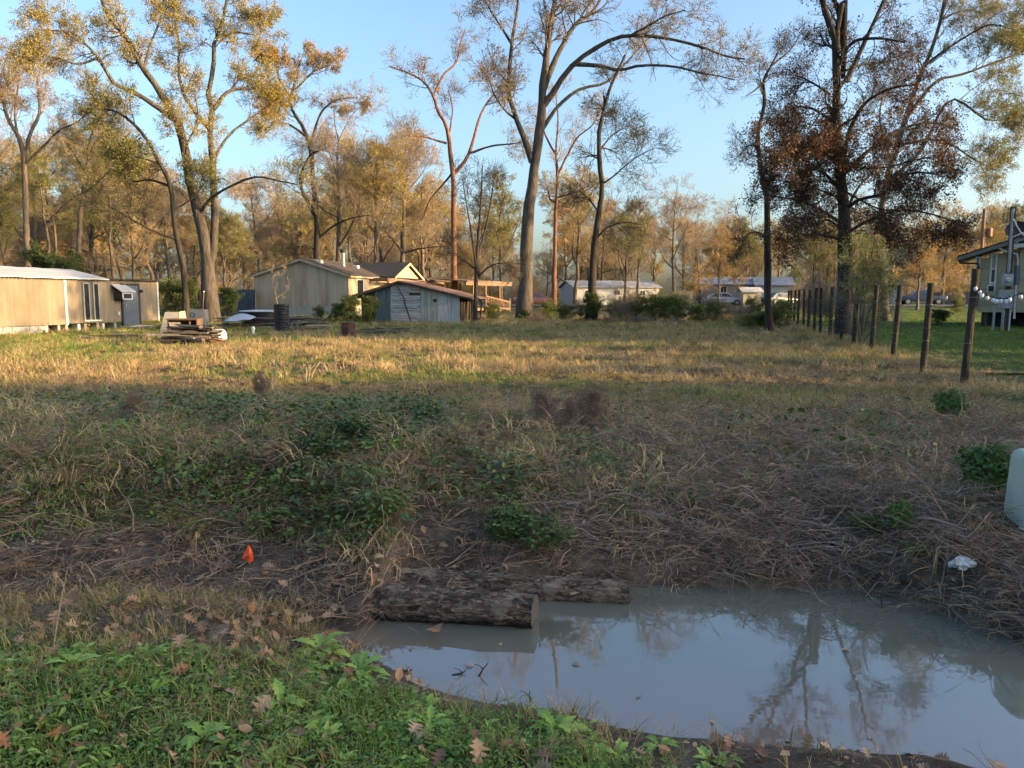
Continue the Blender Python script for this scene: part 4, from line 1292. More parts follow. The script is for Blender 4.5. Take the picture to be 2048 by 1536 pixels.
# ---- beige gabled home in the middle distance
def beige_home():
    Lc, Nc = (-18.95, 57.0), (-11.6, 55.0)
    z0 = gz(-15, 56)
    F = Face(Lc, Nc, z0)
    T = F.root('manufactured_home', 'beige gabled home in shade behind the shed with brown shingle roof', 'house')
    W = F.L; D = 16.5
    ze = F.loc(700, 549)[1]; zp = F.loc(604, 518)[1]
    zs = 0.75
    xm = F.loc(604, 560)[0]
    # gable end: vertical panel boards
    nb = 18
    gt = lambda x: ze + (zp - ze) * (1 - abs(x - xm) / (xm if x < xm else W - xm))
    for k in range(nb):
        a, b = W * k / nb, W * (k + 1) / nb

        def brd(m):
            mid = [xm] if a < xm < b else []
            top = [(x, 0.0, gt(x) - 0.02) for x in [b - 0.006] + mid + [a + 0.006]]
            m.prism([(a + 0.006, 0, zs), (b - 0.006, 0, zs)] + top, (0, 0.05, 0))
        part('wall_panel', BEIGE, T, brd)
    part('wall', BEIGE, T, lambda m: (m.box((0.02, 0.06, 0.1), (W - 0.03, D, ze - 0.05)), m.prism([(0.02, 0.06, ze - 0.048), (W - 0.03, 0.06, ze - 0.048), (xm, 0.06, zp - 0.06)], (0, D - 0.1, 0))))
    # side wall with sunlit panels
    for k in range(20):
        a, b = D * k / 20, D * (k + 1) / 20
        part('wall_panel', BEIGE, T, lambda m: m.box((W - 0.03, a + 0.005, zs), (W + 0.01, b - 0.005, ze - 0.02)))
    for k in range(14):
        a, b = W * k / 14, W * (k + 1) / 14
        part('skirt_panel', SKIRT, T, lambda m: m.box((a + 0.008, -0.03, -0.1), (b - 0.008, 0.05, zs - 0.012)))
    part('skirt_panel', SKIRT, T, lambda m: m.box((W - 0.03, 0.03, -0.1), (W + 0.03, D, zs - 0.012)))

    def slab(m, p, q, r, s, t=0.09):
        m.prism([p, q, r, s], (0, 0, t))
    ov = 0.28
    sl = (zp - ze) / (W - xm)
    R_ = part('roof', SHINGLE, T, lambda m: (slab(m, (W + ov, -0.22, ze - sl * ov), (W + ov, D + 0.2, ze - sl * ov), (xm, D + 0.2, zp), (xm, -0.22, zp)),
                                            slab(m, (xm, -0.22, zp), (xm, D + 0.2, zp), (-ov, D + 0.2, ze - sl * ov), (-ov, -0.22, ze - sl * ov))))
    part('fascia', BEIGE, R_, lambda m: (m.bar((xm, -0.235, zp - 0.05), (W + ov, -0.235, ze - sl * ov - 0.05), 0.03, 0.16), m.bar((xm, -0.235, zp - 0.05), (-ov, -0.235, ze - sl * ov - 0.05), 0.03, 0.16),
                                         m.box((W + ov - 0.02, -0.2, ze - sl * ov - 0.13), (W + ov + 0.02, D + 0.2, ze - sl * ov - 0.003))))
    # cross gable over the entrance, its face turned to the sun
    g0, g1 = 4.6, 10.6
    gm = (g0 + g1) / 2; zg = zp - 0.02; xo = W + 1.3
    C = part('porch_gable', BEIGE, T, lambda m: m.prism([(xo, g0 + 0.2, ze - 0.05), (xo, g1 - 0.2, ze - 0.05), (xo, gm, zg - 0.12)], (-1.1, 0, 0)))
    part('roof_slope', SHINGLE_D, C, lambda m: m.prism([(xo + 0.25, g0, ze - 0.12), (xo + 0.25, gm, zg), (xm, gm, zg), (xm + 0.4, g0, ze + 0.05)], (0, 0, 0.08)))
    part('roof_slope', SHINGLE_D, C, lambda m: m.prism([(xo + 0.25, gm, zg), (xo + 0.25, g1, ze - 0.12), (xm + 0.4, g1, ze + 0.05), (xm, gm, zg)], (0, 0, 0.08)))
    part('fascia', BEIGE, C, lambda m: (m.bar((xo + 0.26, g0, ze - 0.17), (xo + 0.26, gm, zg - 0.05), 0.04, 0.18), m.bar((xo + 0.26, gm, zg - 0.05), (xo + 0.26, g1, ze - 0.17), 0.04, 0.18)))
    # covered porch under it
    P = part('porch_beam', WOODR, T, lambda m: (m.box((W + 0.05, 3.4, ze - 0.42), (xo + 0.2, 3.55, ze - 0.14)), m.box((xo + 0.05, 3.56, ze - 0.42), (xo + 0.2, D - 1, ze - 0.16))))
    for k in range(6):
        y = 3.6 + k * 2.3
        part('porch_post', WOODR, T, lambda m: m.box((xo + 0.06, y, 0.0), (xo + 0.18, y + 0.12, ze - 0.423)))
    part('porch_roof', SHINGLE, T, lambda m: m.prism([(xo + 0.45, 10.7, ze - 0.16), (xo + 0.45, D + 0.2, ze - 0.16), (W + 0.3, D + 0.2, ze + 0.06), (W + 0.3, 10.7, ze + 0.06)], (0, 0, 0.08)))
    wz = 1.55
    for y in (1.3,):
        w = part('window', GLASS, T, lambda m: m.box((W + 0.011, y, wz), (W + 0.03, y + 1.0, wz + 1.1)))
        part('frame', WHITE, w, lambda m: (m.box((W + 0.012, y - 0.08, wz - 0.08), (W + 0.05, y, wz + 1.18)), m.box((W + 0.012, y + 1.0, wz - 0.08), (W + 0.05, y + 1.08, wz + 1.18)), m.box((W + 0.012, y, wz + 1.1), (W + 0.05, y + 1.0, wz + 1.18)), m.box((W + 0.012, y, wz - 0.08), (W + 0.05, y + 1.0, wz))))
    # flue and roof vents
    fl = part('flue_pipe', STEEL, T, lambda m: m.lathe([(0.13, zp - 0.6), (0.13, zp + 0.62)], 12, (xm + 1.5, 3.5, 0)))
    part('rain_cap', DARK, fl, lambda m: m.lathe([(0.16, zp + 0.63), (0.24, zp + 0.68), (0.24, zp + 0.82), (0.12, zp + 0.90)], 12, (xm + 1.5, 3.5, 0)))
    for x, y in ((xm + 1.0, 0.6), (xm + 1.6, 5.2), (xm + 2.2, 12.5)):
        zz = zp - sl * (x - xm)
        part('roof_vent', WHITE, T, lambda m: m.box((x - 0.2, y, zz), (x + 0.2, y + 0.4, zz + 0.24)), 0.02)


beige_home()


# ---- the weathered shed
TEALB = mat('teal_board', [(0.05, 0.065, 0.070), (0.10, 0.125, 0.13), (0.17, 0.19, 0.19)], 0.8, 3.0, (5, 5, 0.5), obj_rand=0.3)
WBOARD = mat('whitewashed_board', [(0.20, 0.18, 0.15), (0.42, 0.40, 0.36), (0.58, 0.56, 0.52)], 0.85, 3.0, (0.7, 5, 6), bump=0.4, obj_rand=0.25, contrast=1.3)
PALEB = mat('pale_green_board', [(0.20, 0.205, 0.16), (0.35, 0.355, 0.29), (0.45, 0.45, 0.38)], 0.85, 3.0, (5, 5, 0.4), bump=0.3, obj_rand=0.3)
BLUEB = mat('pale_blue_board', [(0.29, 0.275, 0.255), (0.44, 0.42, 0.39), (0.53, 0.505, 0.47)], 0.85, 3.0, (5, 5, 0.4), bump=0.3, obj_rand=0.3)


def weathered_shed():
    Y = 43.5
    A = at(722, 650, Y + 0.6); B = at(917, 650, Y - 0.4)
    F = Face((A.x, A.y), (B.x, B.y), gz((A.x + B.x) / 2, Y) - 0.02)
    T = F.root('wooden_shed', 'low weathered shed of mixed white, teal and pale boards under rusty roof', 'shed')
    lx = lambda px: F.loc(px, 610)[0]
    xs = [lx(p) for p in (722, 750, 781, 841, 874, 917)]
    pk = F.loc(800, 565); le = F.loc(722, 585); re = F.loc(917, 588)
    top = lambda x: np.interp(x, [le[0], pk[0], re[0]], [le[1], pk[1], re[1]]) - 0.04
    D = 3.6
    rg = random.Random(4)

    def vboards(a, b, n, m_, name='board'):
        e = [a + (b - a) * k / n for k in range(n + 1)]
        for p, q in zip(e[:-1], e[1:]):
            lean = rg.uniform(-0.012, 0.012); y = rg.uniform(0, 0.015)
            part(name, m_, T, lambda m: m.prism([(p + 0.006, y, rg.uniform(-0.05, 0.04)), (q - 0.006, y, rg.uniform(-0.05, 0.04)), (q - 0.006 + lean, y, top(q) - rg.uniform(0, 0.05)), (p + 0.006 + lean, y, top(p) - rg.uniform(0, 0.05))], (0, 0.025, 0)))
    vboards(xs[1], xs[2], 4, TEALB)
    vboards(xs[3], xs[4], 5, PALEB)
    vboards(xs[4], xs[5], 6, BLUEB)
    # horizontal clapboards with gaps and a broken one
    z = 0.0
    while z < top((xs[2] + xs[3]) / 2) - 0.12:
        h = rg.uniform(0.115, 0.15); a = xs[2] + 0.01; b = xs[3] - 0.01
        if 1.55 < z < 1.7: b = a + (b - a) * 0.62
        t = rg.uniform(-0.012, 0.012); o = rg.uniform(-0.015, 0.01)
        part('clapboard', WBOARD, T, lambda m: m.prism([(a, o, z), (b, o + t, z + t), (b, o + t + 0.012, z + h + t), (a, o + 0.012, z + h)], (0, 0.02, 0)))
        z += h + rg.uniform(0.008, 0.022)
    part('inner_wall', WOODD, T, lambda m: (m.prism([(xs[0], 0.06, -0.1), (xs[5] - 0.05, 0.06, -0.1), (xs[5] - 0.05, 0.06, top(xs[5]) - 0.06), (pk[0], 0.06, pk[1] - 0.1), (xs[0], 0.06, top(xs[0]) - 0.06)], (0, 0.03, 0)),
                                            m.box((xs[0], 0.1, -0.1), (xs[0] + 0.03, D, top(xs[0]) - 0.1)), m.box((xs[0] + 0.04, D - 0.03, -0.1), (xs[5] - 0.06, D, top(xs[0]) - 0.1))))
    part('corner_board', BLUEB, T, lambda m: m.box((xs[5] - 0.02, -0.02, -0.05), (xs[5] + 0.05, 0.06, top(xs[5]) - 0.02)))
    part('hole_patch', DARK, T, lambda m: m.prism([(lx(870) + 0.12 * math.cos(k * 0.9), -0.006, F.loc(870, 601)[1] + 0.09 * math.sin(k * 0.9) * (1 + 0.3 * (k % 2))) for k in range(7)], (0, 0.004, 0)))
    for p, q, r in (((808, 600), (828, 655), 0.05), ((795, 572), (812, 600), 0.04)):
        a = F.loc(*p); b = F.loc(*q)
        part('leaning_pole', WOODD, T, lambda m: m.bar((a[0], -0.10, a[1]), (b[0], -0.16, b[1]), r))
    # open frame on the right end
    for k, y in enumerate((0.5, 1.2, 1.9, 2.6, 3.3)):
        part('stud', WOODD, T, lambda m: m.box((xs[5] - 0.02, y, -0.05), (xs[5] + 0.06, y + 0.09, top(xs[5]) - 0.08)))
    for k in range(5):
        x0 = xs[5] + 0.15 + k * 0.17
        part('leaning_board', WOODG if k % 2 else WOODD, T, lambda m: m.bar((x0, 0.4 + k * 0.3, -0.05), (x0 - 0.05 + 0.03 * k, 0.8 + k * 0.3, 1.15 + 0.1 * (k % 3)), 0.10, 0.025))
    # roof: overlapping tin sheets on rafters
    ov = 0.35
    lft = F.loc(688, 598); rgt = F.loc(951, 598)
    zr = lambda x: np.interp(x, [lft[0], pk[0], rgt[0]], [lft[1], pk[1] + 0.06, rgt[1]])
    for a, b in ((lft[0], pk[0]), (pk[0], rgt[0])):
        n = 5
        for k in range(n):
            y0 = -ov + (D + 2 * ov) * k / n; y1 = y0 + (D + 2 * ov) / n + 0.06
            dz = 0.012 * (k % 2) + rg.uniform(0, 0.012)
            e = rg.uniform(-0.10, 0.10)
            P = [(a - (e if a < pk[0] - 0.1 else 0), y0, zr(a) + dz), (b + (e if a >= pk[0] - 0.1 else 0), y0, zr(b) + dz), (b, y1, zr(b) + dz + 0.02), (a, y1, zr(a) + dz + 0.02)]
            part('roof_sheet', RUST, T, lambda m: m.prism(P, (0, 0, 0.03)))
    part('rafter', WOODD, T, lambda m: (m.bar((lft[0] + 0.1, -0.28, zr(lft[0] + 0.1) - 0.05), (pk[0], -0.28, zr(pk[0]) - 0.05), 0.05, 0.09), m.bar((pk[0], -0.28, zr(pk[0]) - 0.05), (rgt[0] - 0.1, -0.28, zr(rgt[0] - 0.1) - 0.05), 0.05, 0.09)))
    part('loose_batten', WOODG, T, lambda m: m.bar((pk[0] - 0.1, -0.2, pk[1] + 0.26), (pk[0] + 1.9, 0.3, pk[1] - 0.05), 0.09, 0.05))


weathered_shed()


# ---- fences and the deck around the beige home
def plank_row(name, label, cat, A, B, zb, h, n, m_, w=0.96, wob=0.02, group=None, part_name='board', rails=True, rel=None):
    F = Face(A, B, zb)
    T = F.root(name, label, cat, group)
    rg = random.Random(len(label))
    for k in range(n):
        a = F.L * k / n; b = a + F.L / n * w
        hh = h + rg.uniform(-wob, wob) * 2
        part(part_name, m_, T, lambda m: m.box((a, rg.uniform(-wob, wob) * 0.4, -0.1), (b, 0.03, hh)))
    if rails:
        part('rail', m_, T, lambda m: (m.box((0, 0.045, h * 0.25), (F.L, 0.09, h * 0.25 + 0.09)), m.box((0, 0.045, h * 0.8), (F.L, 0.09, h * 0.8 + 0.09))))
    return T


a = at(476, 625, 57); b = at(513, 625, 56.2)
FB = Face((a.x, a.y), (b.x, b.y), gz(a.x, 57))
TB = FB.root('metal_fence', 'dark blue-grey ribbed metal fence beside the beige home', 'fence')
for k in range(4):
    part('metal_panel', mat('blue_grey_metal', [(0.055, 0.065, 0.08), (0.10, 0.115, 0.135)], 0.5, 1.5), TB, lambda m: ribbed(m, FB.L * k / 4 + 0.004, FB.L * (k + 1) / 4 - 0.004, -0.1, FB.loc(495, 579)[1], 0, 0.17, 0.03))
a = at(432, 625, 57.6); b = at(475, 625, 57.1)
plank_row('board_fence', 'faded board fence between the golden tree and the metal fence', 'fence', (a.x, a.y), (b.x, b.y), gz(a.x, 57), 1.7, 12, WOODG)

def deck():
    A = at(935, 625, 64); B = at(1020, 625, 69)
    F = Face((A.x, A.y), (B.x, B.y), gz(A.x, 66))
    T = F.root('covered_deck', 'sunlit orange-brown wooden deck with railing left of the tallest trunk', 'deck')
    zt = F.loc(980, 565)[1]
    part('roof', RUST, T, lambda m: m.prism([(-0.4, -0.3, zt), (F.L, -0.3, zt), (F.L, 3.2, zt + 0.25), (-0.4, 3.2, zt + 0.25)], (0, 0, 0.08)))
    part('beam', WOODR, T, lambda m: m.box((-0.4, -0.2, zt - 0.27), (F.L - 0.02, -0.06, zt - 0.005)))
    for px in (943, 968, 996):
        x = F.loc(px, 600)[0]
        part('post', WOODR, T, lambda m: m.box((x, -0.18, -0.1), (x + 0.12, -0.06, zt - 0.274)))
        part('post', WOODR, T, lambda m: m.box((x, 2.6, -0.1), (x + 0.12, 2.72, zt - 0.05)))
    part('floor', WOODR, T, lambda m: m.box((-0.3, 0.0, 0.15), (F.L - 0.1, 3.0, 0.38)))
    r0 = F.loc(966, 592); r1 = F.loc(1013, 604)
    part('rail', WOODR, T, lambda m: (m.bar((r0[0], -0.3, r0[1]), (r1[0], -0.3, r1[1]), 0.07, 0.10), m.bar((r0[0], -0.3, r0[1] - 0.85), (r1[0], -0.3, r1[1] - 0.62), 0.05, 0.08)))
    for k in range(16):
        t = (k + 0.5) / 16
        x = r0[0] + (r1[0] - r0[0]) * t; z = r0[1] + (r1[1] - r0[1]) * t
        part('baluster', WOODR, T, lambda m: m.box((x, -0.32, z - 0.80 + 0.2 * t), (x + 0.05, -0.28, z - 0.05)))
    part('newel_post', WOODR, T, lambda m: m.box((r1[0], -0.34, r1[1] - 0.9), (r1[0] + 0.11, -0.24, r1[1] + 0.3)))


deck()


# ---- far houses
def simple_house(name, label, A, B, D, z0, ze, zr, wall, roof, wins=(), cat='house', ov=0.3, bricks=False, ridge=0.5):
    F = Face(A, B, z0)
    T = F.root(name, label, cat)
    part('wall', wall, T, lambda m: (m.box((0, 0, -0.3), (F.L, D, ze)), m.prism([(0, 0.001, ze), (0, D - 0.001, ze), (0, D * ridge, zr - 0.06)], (F.L, 0, 0))))
    part('roof', roof, T, lambda m: (m.prism([(-ov, -ov, ze - 0.04), (F.L + ov, -ov, ze - 0.04), (F.L + ov, D * ridge, zr), (-ov, D * ridge, zr)], (0, 0, 0.1)),
                                     m.prism([(-ov, D * ridge, zr), (F.L + ov, D * ridge, zr), (F.L + ov, D + ov, ze - 0.04), (-ov, D + ov, ze - 0.04)], (0, 0, 0.1))))
    for a, b, p, q in wins:
        w = part('window', GLASS, T, lambda m: m.box((a, -0.02, p), (b, -0.002, q)))
        part('frame', WHITE, w, lambda m: (m.box((a - 0.07, -0.04, p - 0.07), (a, -0.002, q + 0.07)), m.box((b, -0.04, p - 0.07), (b + 0.07, -0.002, q + 0.07)), m.box((a, -0.04, q), (b, -0.002, q + 0.07)), m.box((a, -0.04, p - 0.07), (b, -0.002, p)), m.box(((a + b) / 2 - 0.02, -0.035, p), ((a + b) / 2 + 0.02, -0.021, q))))
    return F, T


BRICK = mat('tan_brick_far', [(0.24, 0.17, 0.13), (0.36, 0.27, 0.21), (0.40, 0.31, 0.25)], 0.9, 5.0, (1, 1, 3))
PALEW = mat('pale_siding', [(0.36, 0.35, 0.34), (0.50, 0.49, 0.47)], 0.7, 1.5, (0.3, 1, 5))


def px_house(name, label, p0, p1, Y0, Y1, D, eave, ridge, wall, roof, wins=(), cat='house', ov=0.3, rd=0.5):
    A = at(p0, 605, Y0); B = at(p1, 605, Y1)
    z0 = gz((A.x + B.x) / 2, (Y0 + Y1) / 2)
    F = Face((A.x, A.y), (B.x, B.y), z0)
    ze = F.loc((p0 + p1) / 2, eave)[1]; zr = F.loc((p0 + p1) / 2, ridge, D * rd)[1]
    ww = []
    for x0, x1, y0, y1 in wins:
        a = F.loc(x0, y1); b = F.loc(x1, y0); ww.append((a[0], b[0], a[1], b[1]))
    return simple_house(name, label, (A.x, A.y), (B.x, B.y), D, z0, ze, zr, wall, roof, ww, cat, ov, False, rd)


px_house('mobile_home', 'long pale mobile home far behind the bushes, grey metal roof', 1148, 1318, 94, 97, 5.0, 575, 563, PALEW, GREYSH, [(1170, 1182, 581, 590), (1228, 1240, 581, 590), (1280, 1290, 581, 590)])
F_, T_ = px_house('brick_house', 'tan brick ranch house beyond the silver car, grey shingle roof', 1402, 1535, 101, 99, 9.0, 569, 556, BRICK, GREYSH, [(1441, 1453, 573, 586), (1497, 1510, 571, 577)])
px_house('garage_house', 'pale sided garage with blue-grey gable right of the brick house', 1512, 1585, 98, 97, 8.0, 571, 556, PALEW, GREYSH, [], 'garage')
F_, T_ = px_house('garden_shed', 'small cream garden shed with white ribbed roof in front of brick house', 1486, 1521, 84, 84, 2.2, 584, 576, mat('cream_board_far', [(0.36, 0.33, 0.25), (0.50, 0.46, 0.36)], 0.8, 2.0, (3, 3, 0.4)), ROOFW, [], 'shed', 0.25)
for k in range(7):
    x = F_.L * k / 6
    part('roof_rib', WHITE, T_, lambda m: m.box((x - 0.03, -0.26, F_.loc(1503, 584)[1] + 0.06), (x + 0.03, -0.22, F_.loc(1503, 577)[1] + 0.02)))
a = at(1347, 606, 88); b = at(1386, 606, 88)
plank_row('board_shed', 'weathered grey board lean-to left of the bare peach tree', 'shed', (a.x, a.y), (b.x, b.y), gz(a.x, 88), 1.65, 11, WOODG)
px_house('grey_garage', 'low grey house behind the leaning fence posts right of the oak', 1758, 1806, 100, 99, 8.0, 571, 560, PALEW, SHINGLE, [], 'garage')
a = at(1862, 603, 97); b = at(1945, 603, 95)
plank_row('board_fence', 'brown board fence far away behind the parked blue truck', 'fence', (a.x, a.y), (b.x, b.y), gz(a.x, 96), 1.55, 34, WOODG)


# ---- green house at the right edge
GREENS = mat('sage_siding', [(0.30, 0.25, 0.14), (0.41, 0.345, 0.205), (0.47, 0.395, 0.24)], 0.75, 2.0, (0.4, 3, 3), bump=0.1)


def green_house():
    A, B = (22.9, 38.0), (28.6, 34.6)
    z0 = gz(24, 37)
    F = Face(A, B, z0)
    T = F.root('green_house', 'sage green clapboard house at the right edge raised on piers', 'house')
    zb = F.loc(1950, 624)[1]; zt = F.loc(1950, 520)[1]
    slope = (F.loc(2048, 476)[1] - F.loc(1915, 517)[1]) / (F.loc(2048, 476)[0] - F.loc(1915, 517)[0])
    top = lambda x: zt + slope * x * 0.98
    w0 = F.loc(1989, 506); w1 = F.loc(1998, 588); s0 = F.loc(1950, 545); s1 = F.loc(1959, 512)
    z = zb; n = 0
    while z < top(F.L):
        h = 0.19
        x0 = max(0.0, (z - zt) / (slope * 0.98))
        if x0 < F.L - 0.3:
            part('siding_board', GREENS, T, lambda m: m.prism([(x0, -0.024, z), (F.L, -0.024, z), (F.L, -0.004, z + h), (x0, -0.004, z + h)], (0, 0.02, 0)))
        z += h - 0.002; n += 1
    part('wall', GREENS, T, lambda m: (m.box((0.03, 0.03, zb + 0.02), (F.L, 7.0, zt - 0.06)), m.prism([(0.03, 0.03, zt - 0.058), (F.L, 0.03, zt - 0.058), (F.L, 0.03, top(F.L) - 0.1)], (0, 6.9, 0))))
    part('corner_board', WHITE if False else GREENS, T, lambda m: m.box((-0.05, -0.04, zb - 0.02), (0.06, 0.08, zt)))
    # roof
    le = F.loc(1915, 517)
    R_ = part('roof', SHINGLE_D, T, lambda m: m.prism([(le[0], -0.45, le[1]), (F.L, -0.45, le[1] + slope * (F.L - le[0])), (F.L, 7.4, le[1] + slope * (F.L - le[0])), (le[0], 7.4, le[1])], (0, 0, 0.11)))
    part('fascia', mat('olive_trim', [(0.16, 0.15, 0.11), (0.23, 0.215, 0.165)], 0.7, 3), R_, lambda m: m.bar((le[0], -0.465, le[1] - 0.05), (F.L, -0.465, le[1] - 0.05 + slope * (F.L - le[0])), 0.03, 0.17))
    part('gutter', DARK, T, lambda m: m.tube([(le[0] + 0.05, -0.3, le[1] - 0.06), (le[0] + 0.12, -0.2, le[1] - 0.22), (-0.12, -0.08, le[1] - 0.28), (-0.08, -0.08, le[1] - 0.5), (-0.08, -0.08, zb + 0.3)], 0.045, 8))
    part('roof_ridge_vent', DARK, T, lambda m: m.lathe([(0.10, 0.0), (0.10, 0.2), (0.02, 0.26)], 10, (le[0] + 2.5, 0.2, le[1] + slope * 2.5 + 0.05)))
    # windows
    def window(px0, px1, py0, py1, curtain):
        a = F.loc(px0, py1); b = F.loc(px1, py0)
        w = part('window', GLASS, T, lambda m: m.box((a[0], -0.034, a[1]), (b[0], -0.012, b[1])))
        if curtain:
            part('curtain', CURTAIN, w, lambda m: m.box((a[0] + 0.01, -0.038, a[1] + (b[1] - a[1]) * 0.45), (b[0] - 0.01, -0.0345, b[1] - 0.01)))
        f = 0.075
        part('frame', WHITE, w, lambda m: (m.box((a[0] - f, -0.06, a[1] - f), (a[0], -0.012, b[1] + f)), m.box((b[0], -0.06, a[1] - f), (b[0] + f, -0.012, b[1] + f)), m.box((a[0], -0.06, b[1]), (b[0], -0.012, b[1] + f)), m.box((a[0], -0.06, a[1] - f), (b[0], -0.012, a[1])), m.box((a[0], -0.052, (a[1] + b[1]) / 2 - 0.02), (b[0], -0.039, (a[1] + b[1]) / 2 + 0.02))))
        return a, b
    window(1953, 1958, 516, 546, True)
    a, b = window(1982, 1992, 511, 564, True)
    q = F.loc(1986, 585)
    AC = part('air_conditioner', WHITE, T, lambda m: m.box((a[0] - 0.15, -0.55, q[1]), (b[0] - 0.05, -0.06, q[1] + 0.36)), 0.012)
    part('grille', DARK, AC, lambda m: (m.box((a[0] - 0.10, -0.565, q[1] + 0.05), (a[0] + 0.07, -0.552, q[1] + 0.31)), m.box((a[0] + 0.12, -0.565, q[1] + 0.05), (b[0] - 0.09, -0.552, q[1] + 0.31))))
    part('window_frame', WHITE, T, lambda m: (m.box((a[0] - 0.075, -0.05, q[1] - 0.1), (a[0], -0.026, a[1] - 0.078)), m.box((b[0], -0.05, q[1] - 0.1), (b[0] + 0.075, -0.026, a[1] - 0.078)), m.box((a[0], -0.05, q[1] - 0.1), (b[0], -0.026, q[1] - 0.03))))
    # bay that juts out at the photo edge, with its downpipe
    xb = F.loc(2036, 560)[0]
    part('bay_wall', GREENS, T, lambda m: m.box((xb, -0.5, zb), (F.L + 0.5, -0.03, zt + 0.5)))
    part('downpipe', WHITE, T, lambda m: m.tube([(xb - 0.9, -0.35, zt + 0.55), (xb - 0.6, -0.4, zt + 0.35), (xb - 0.12, -0.45, zt + 0.22), (xb - 0.06, -0.45, zt - 0.1), (xb - 0.06, -0.45, zb - 0.3)], 0.045, 8))
    part('bay_fascia', WHITE, T, lambda m: m.box((xb - 0.5, -0.8, zt + 0.50), (F.L + 0.5, -0.52, zt + 0.68)))
    for k in range(7):
        x = 0.25 + k * 0.95
        part('pier', BLOCK if k % 2 else WOODD, T, lambda m: m.box((x, 0.15, -0.2), (x + 0.16, 0.5, zb + 0.015)))
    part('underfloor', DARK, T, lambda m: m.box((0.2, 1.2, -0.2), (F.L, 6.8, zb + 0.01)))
    return F


GH = green_house()


# ---- electric service stand before the green house
def service_stand():
    P = at(2014, 650, 34.2); z0 = gz(P.x, 34.2)
    T = empty('service_pole', (P.x, P.y, z0), 0, 'electric meter stand with grey conduit mast before the green house', 'utility pole')
    Z = lambda py: at(2014, py, 34.2).z - z0
    X = lambda px: at(px, 600, 34.2).x - P.x
    part('post', WOODD, T, lambda m: m.box((X(2012), -0.02, -0.1), (X(2012) + 0.17, 0.14, Z(413))))
    part('conduit_mast', STEEL, T, lambda m: m.tube([(X(2011), -0.07, Z(545)), (X(2011), -0.07, Z(425)), (X(2012), -0.07, Z(418))], 0.055, 10))
    mb = part('meter_box', STEEL, T, lambda m: m.box((X(1999), -0.22, Z(572)), (X(2018), -0.025, Z(548))), 0.012)
    def dial(m):
        c = (X(2007), -0.225, Z(560))
        m.add([(c[0] + 0.12 * math.cos(k * math.pi / 8), c[1], c[2] + 0.12 * math.sin(k * math.pi / 8)) for k in range(16)] + [(c[0] + 0.10 * math.cos(k * math.pi / 8), c[1] - 0.09, c[2] + 0.10 * math.sin(k * math.pi / 8)) for k in range(16)],
              [(k, (k + 1) % 16, 16 + (k + 1) % 16, 16 + k) for k in range(16)] + [tuple(range(16, 32))])
    part('meter_dial', mat('dial_glass', [(0.5, 0.5, 0.48), (0.7, 0.7, 0.68)], 0.15, 2, spec=0.6), mb, dial)
    part('panel_box', STEEL, T, lambda m: m.box((X(1996), -0.24, Z(617)), (X(2020), -0.025, Z(580))), 0.012)
    part('panel_lip', STEEL, T, lambda m: m.box((X(1996) - 0.01, -0.26, Z(596)), (X(2020) + 0.01, -0.243, Z(594))))
    part('cable_box', mat('slate_box', [(0.10, 0.12, 0.14), (0.15, 0.17, 0.19)], 0.5, 2), T, lambda m: m.box((X(2026), -0.1, Z(570)), (X(2034), 0.1, Z(531))), 0.01)
    for px, y0, y1, r in ((1987, 611, 652, 0.05), (2005, 618, 655, 0.06), (2019, 618, 652, 0.035)):
        part('conduit', STEEL if px != 2019 else WHITE, T, lambda m: m.tube([(X(px), -0.12, Z(y0)), (X(px) - 0.02, -0.12, -0.1)], r, 8))
    part('service_cable', WHITE, T, lambda m: m.tube([(X(2013), -0.12, Z(440)), (X(2017), -0.2, Z(452)), (X(2025), -0.25, Z(467)), (X(2036), -0.2, Z(474)), (X(2052), 0.0, Z(470)), (X(2075), 0.4, Z(455))], 0.03, 6))
    part('service_cable', WHITE, T, lambda m: m.tube([(X(2012), -0.12, Z(475)), (X(2030), -0.1, Z(467)), (X(2055), 0.0, Z(459))], 0.02, 6))


service_stand()

# satellite dish on the roof of the green house
P = at(2035, 462, 35.6)
T = empty('satellite_dish', at(2038, 478, 35.6), 0, 'black satellite dish on the roof of the sage green house', 'satellite dish')
c0 = P - T.location
def dish(m):
    R0, n, mm = 0.42, 20, 4
    ax = Vector((-0.35, -0.88, 0.32)).normalized(); a = ax.cross(Vector((0, 0, 1))).normalized(); b = a.cross(ax)
    vs, fs = [], []
    for i in range(mm + 1):
        r = R0 * i / mm
        for j in range(n):
            t = 2 * math.pi * j / n
            vs.append(c0 + a * r * 1.25 * math.cos(t) + b * r * math.sin(t) + ax * 0.13 * (i / mm) ** 2)
    for i in range(mm):
        for j in range(n):
            fs.append((i * n + j, i * n + (j + 1) % n, (i + 1) * n + (j + 1) % n, (i + 1) * n + j))
    m.add(vs, fs)
part('reflector', mat('black_dish', [(0.018, 0.018, 0.02), (0.03, 0.03, 0.033)], 0.5, 3), T, dish, smooth=True)
part('mast', STEEL, T, lambda m: m.tube([(0, 0.1, -0.25), (0, 0.1, 0.1), c0 + Vector((0, 0.05, 0))], 0.03, 8))
part('feed_arm', STEEL, T, lambda m: m.tube([c0 + Vector((0, 0, -0.35)), c0 + Vector((-0.2, -0.55, -0.15))], 0.02, 6))

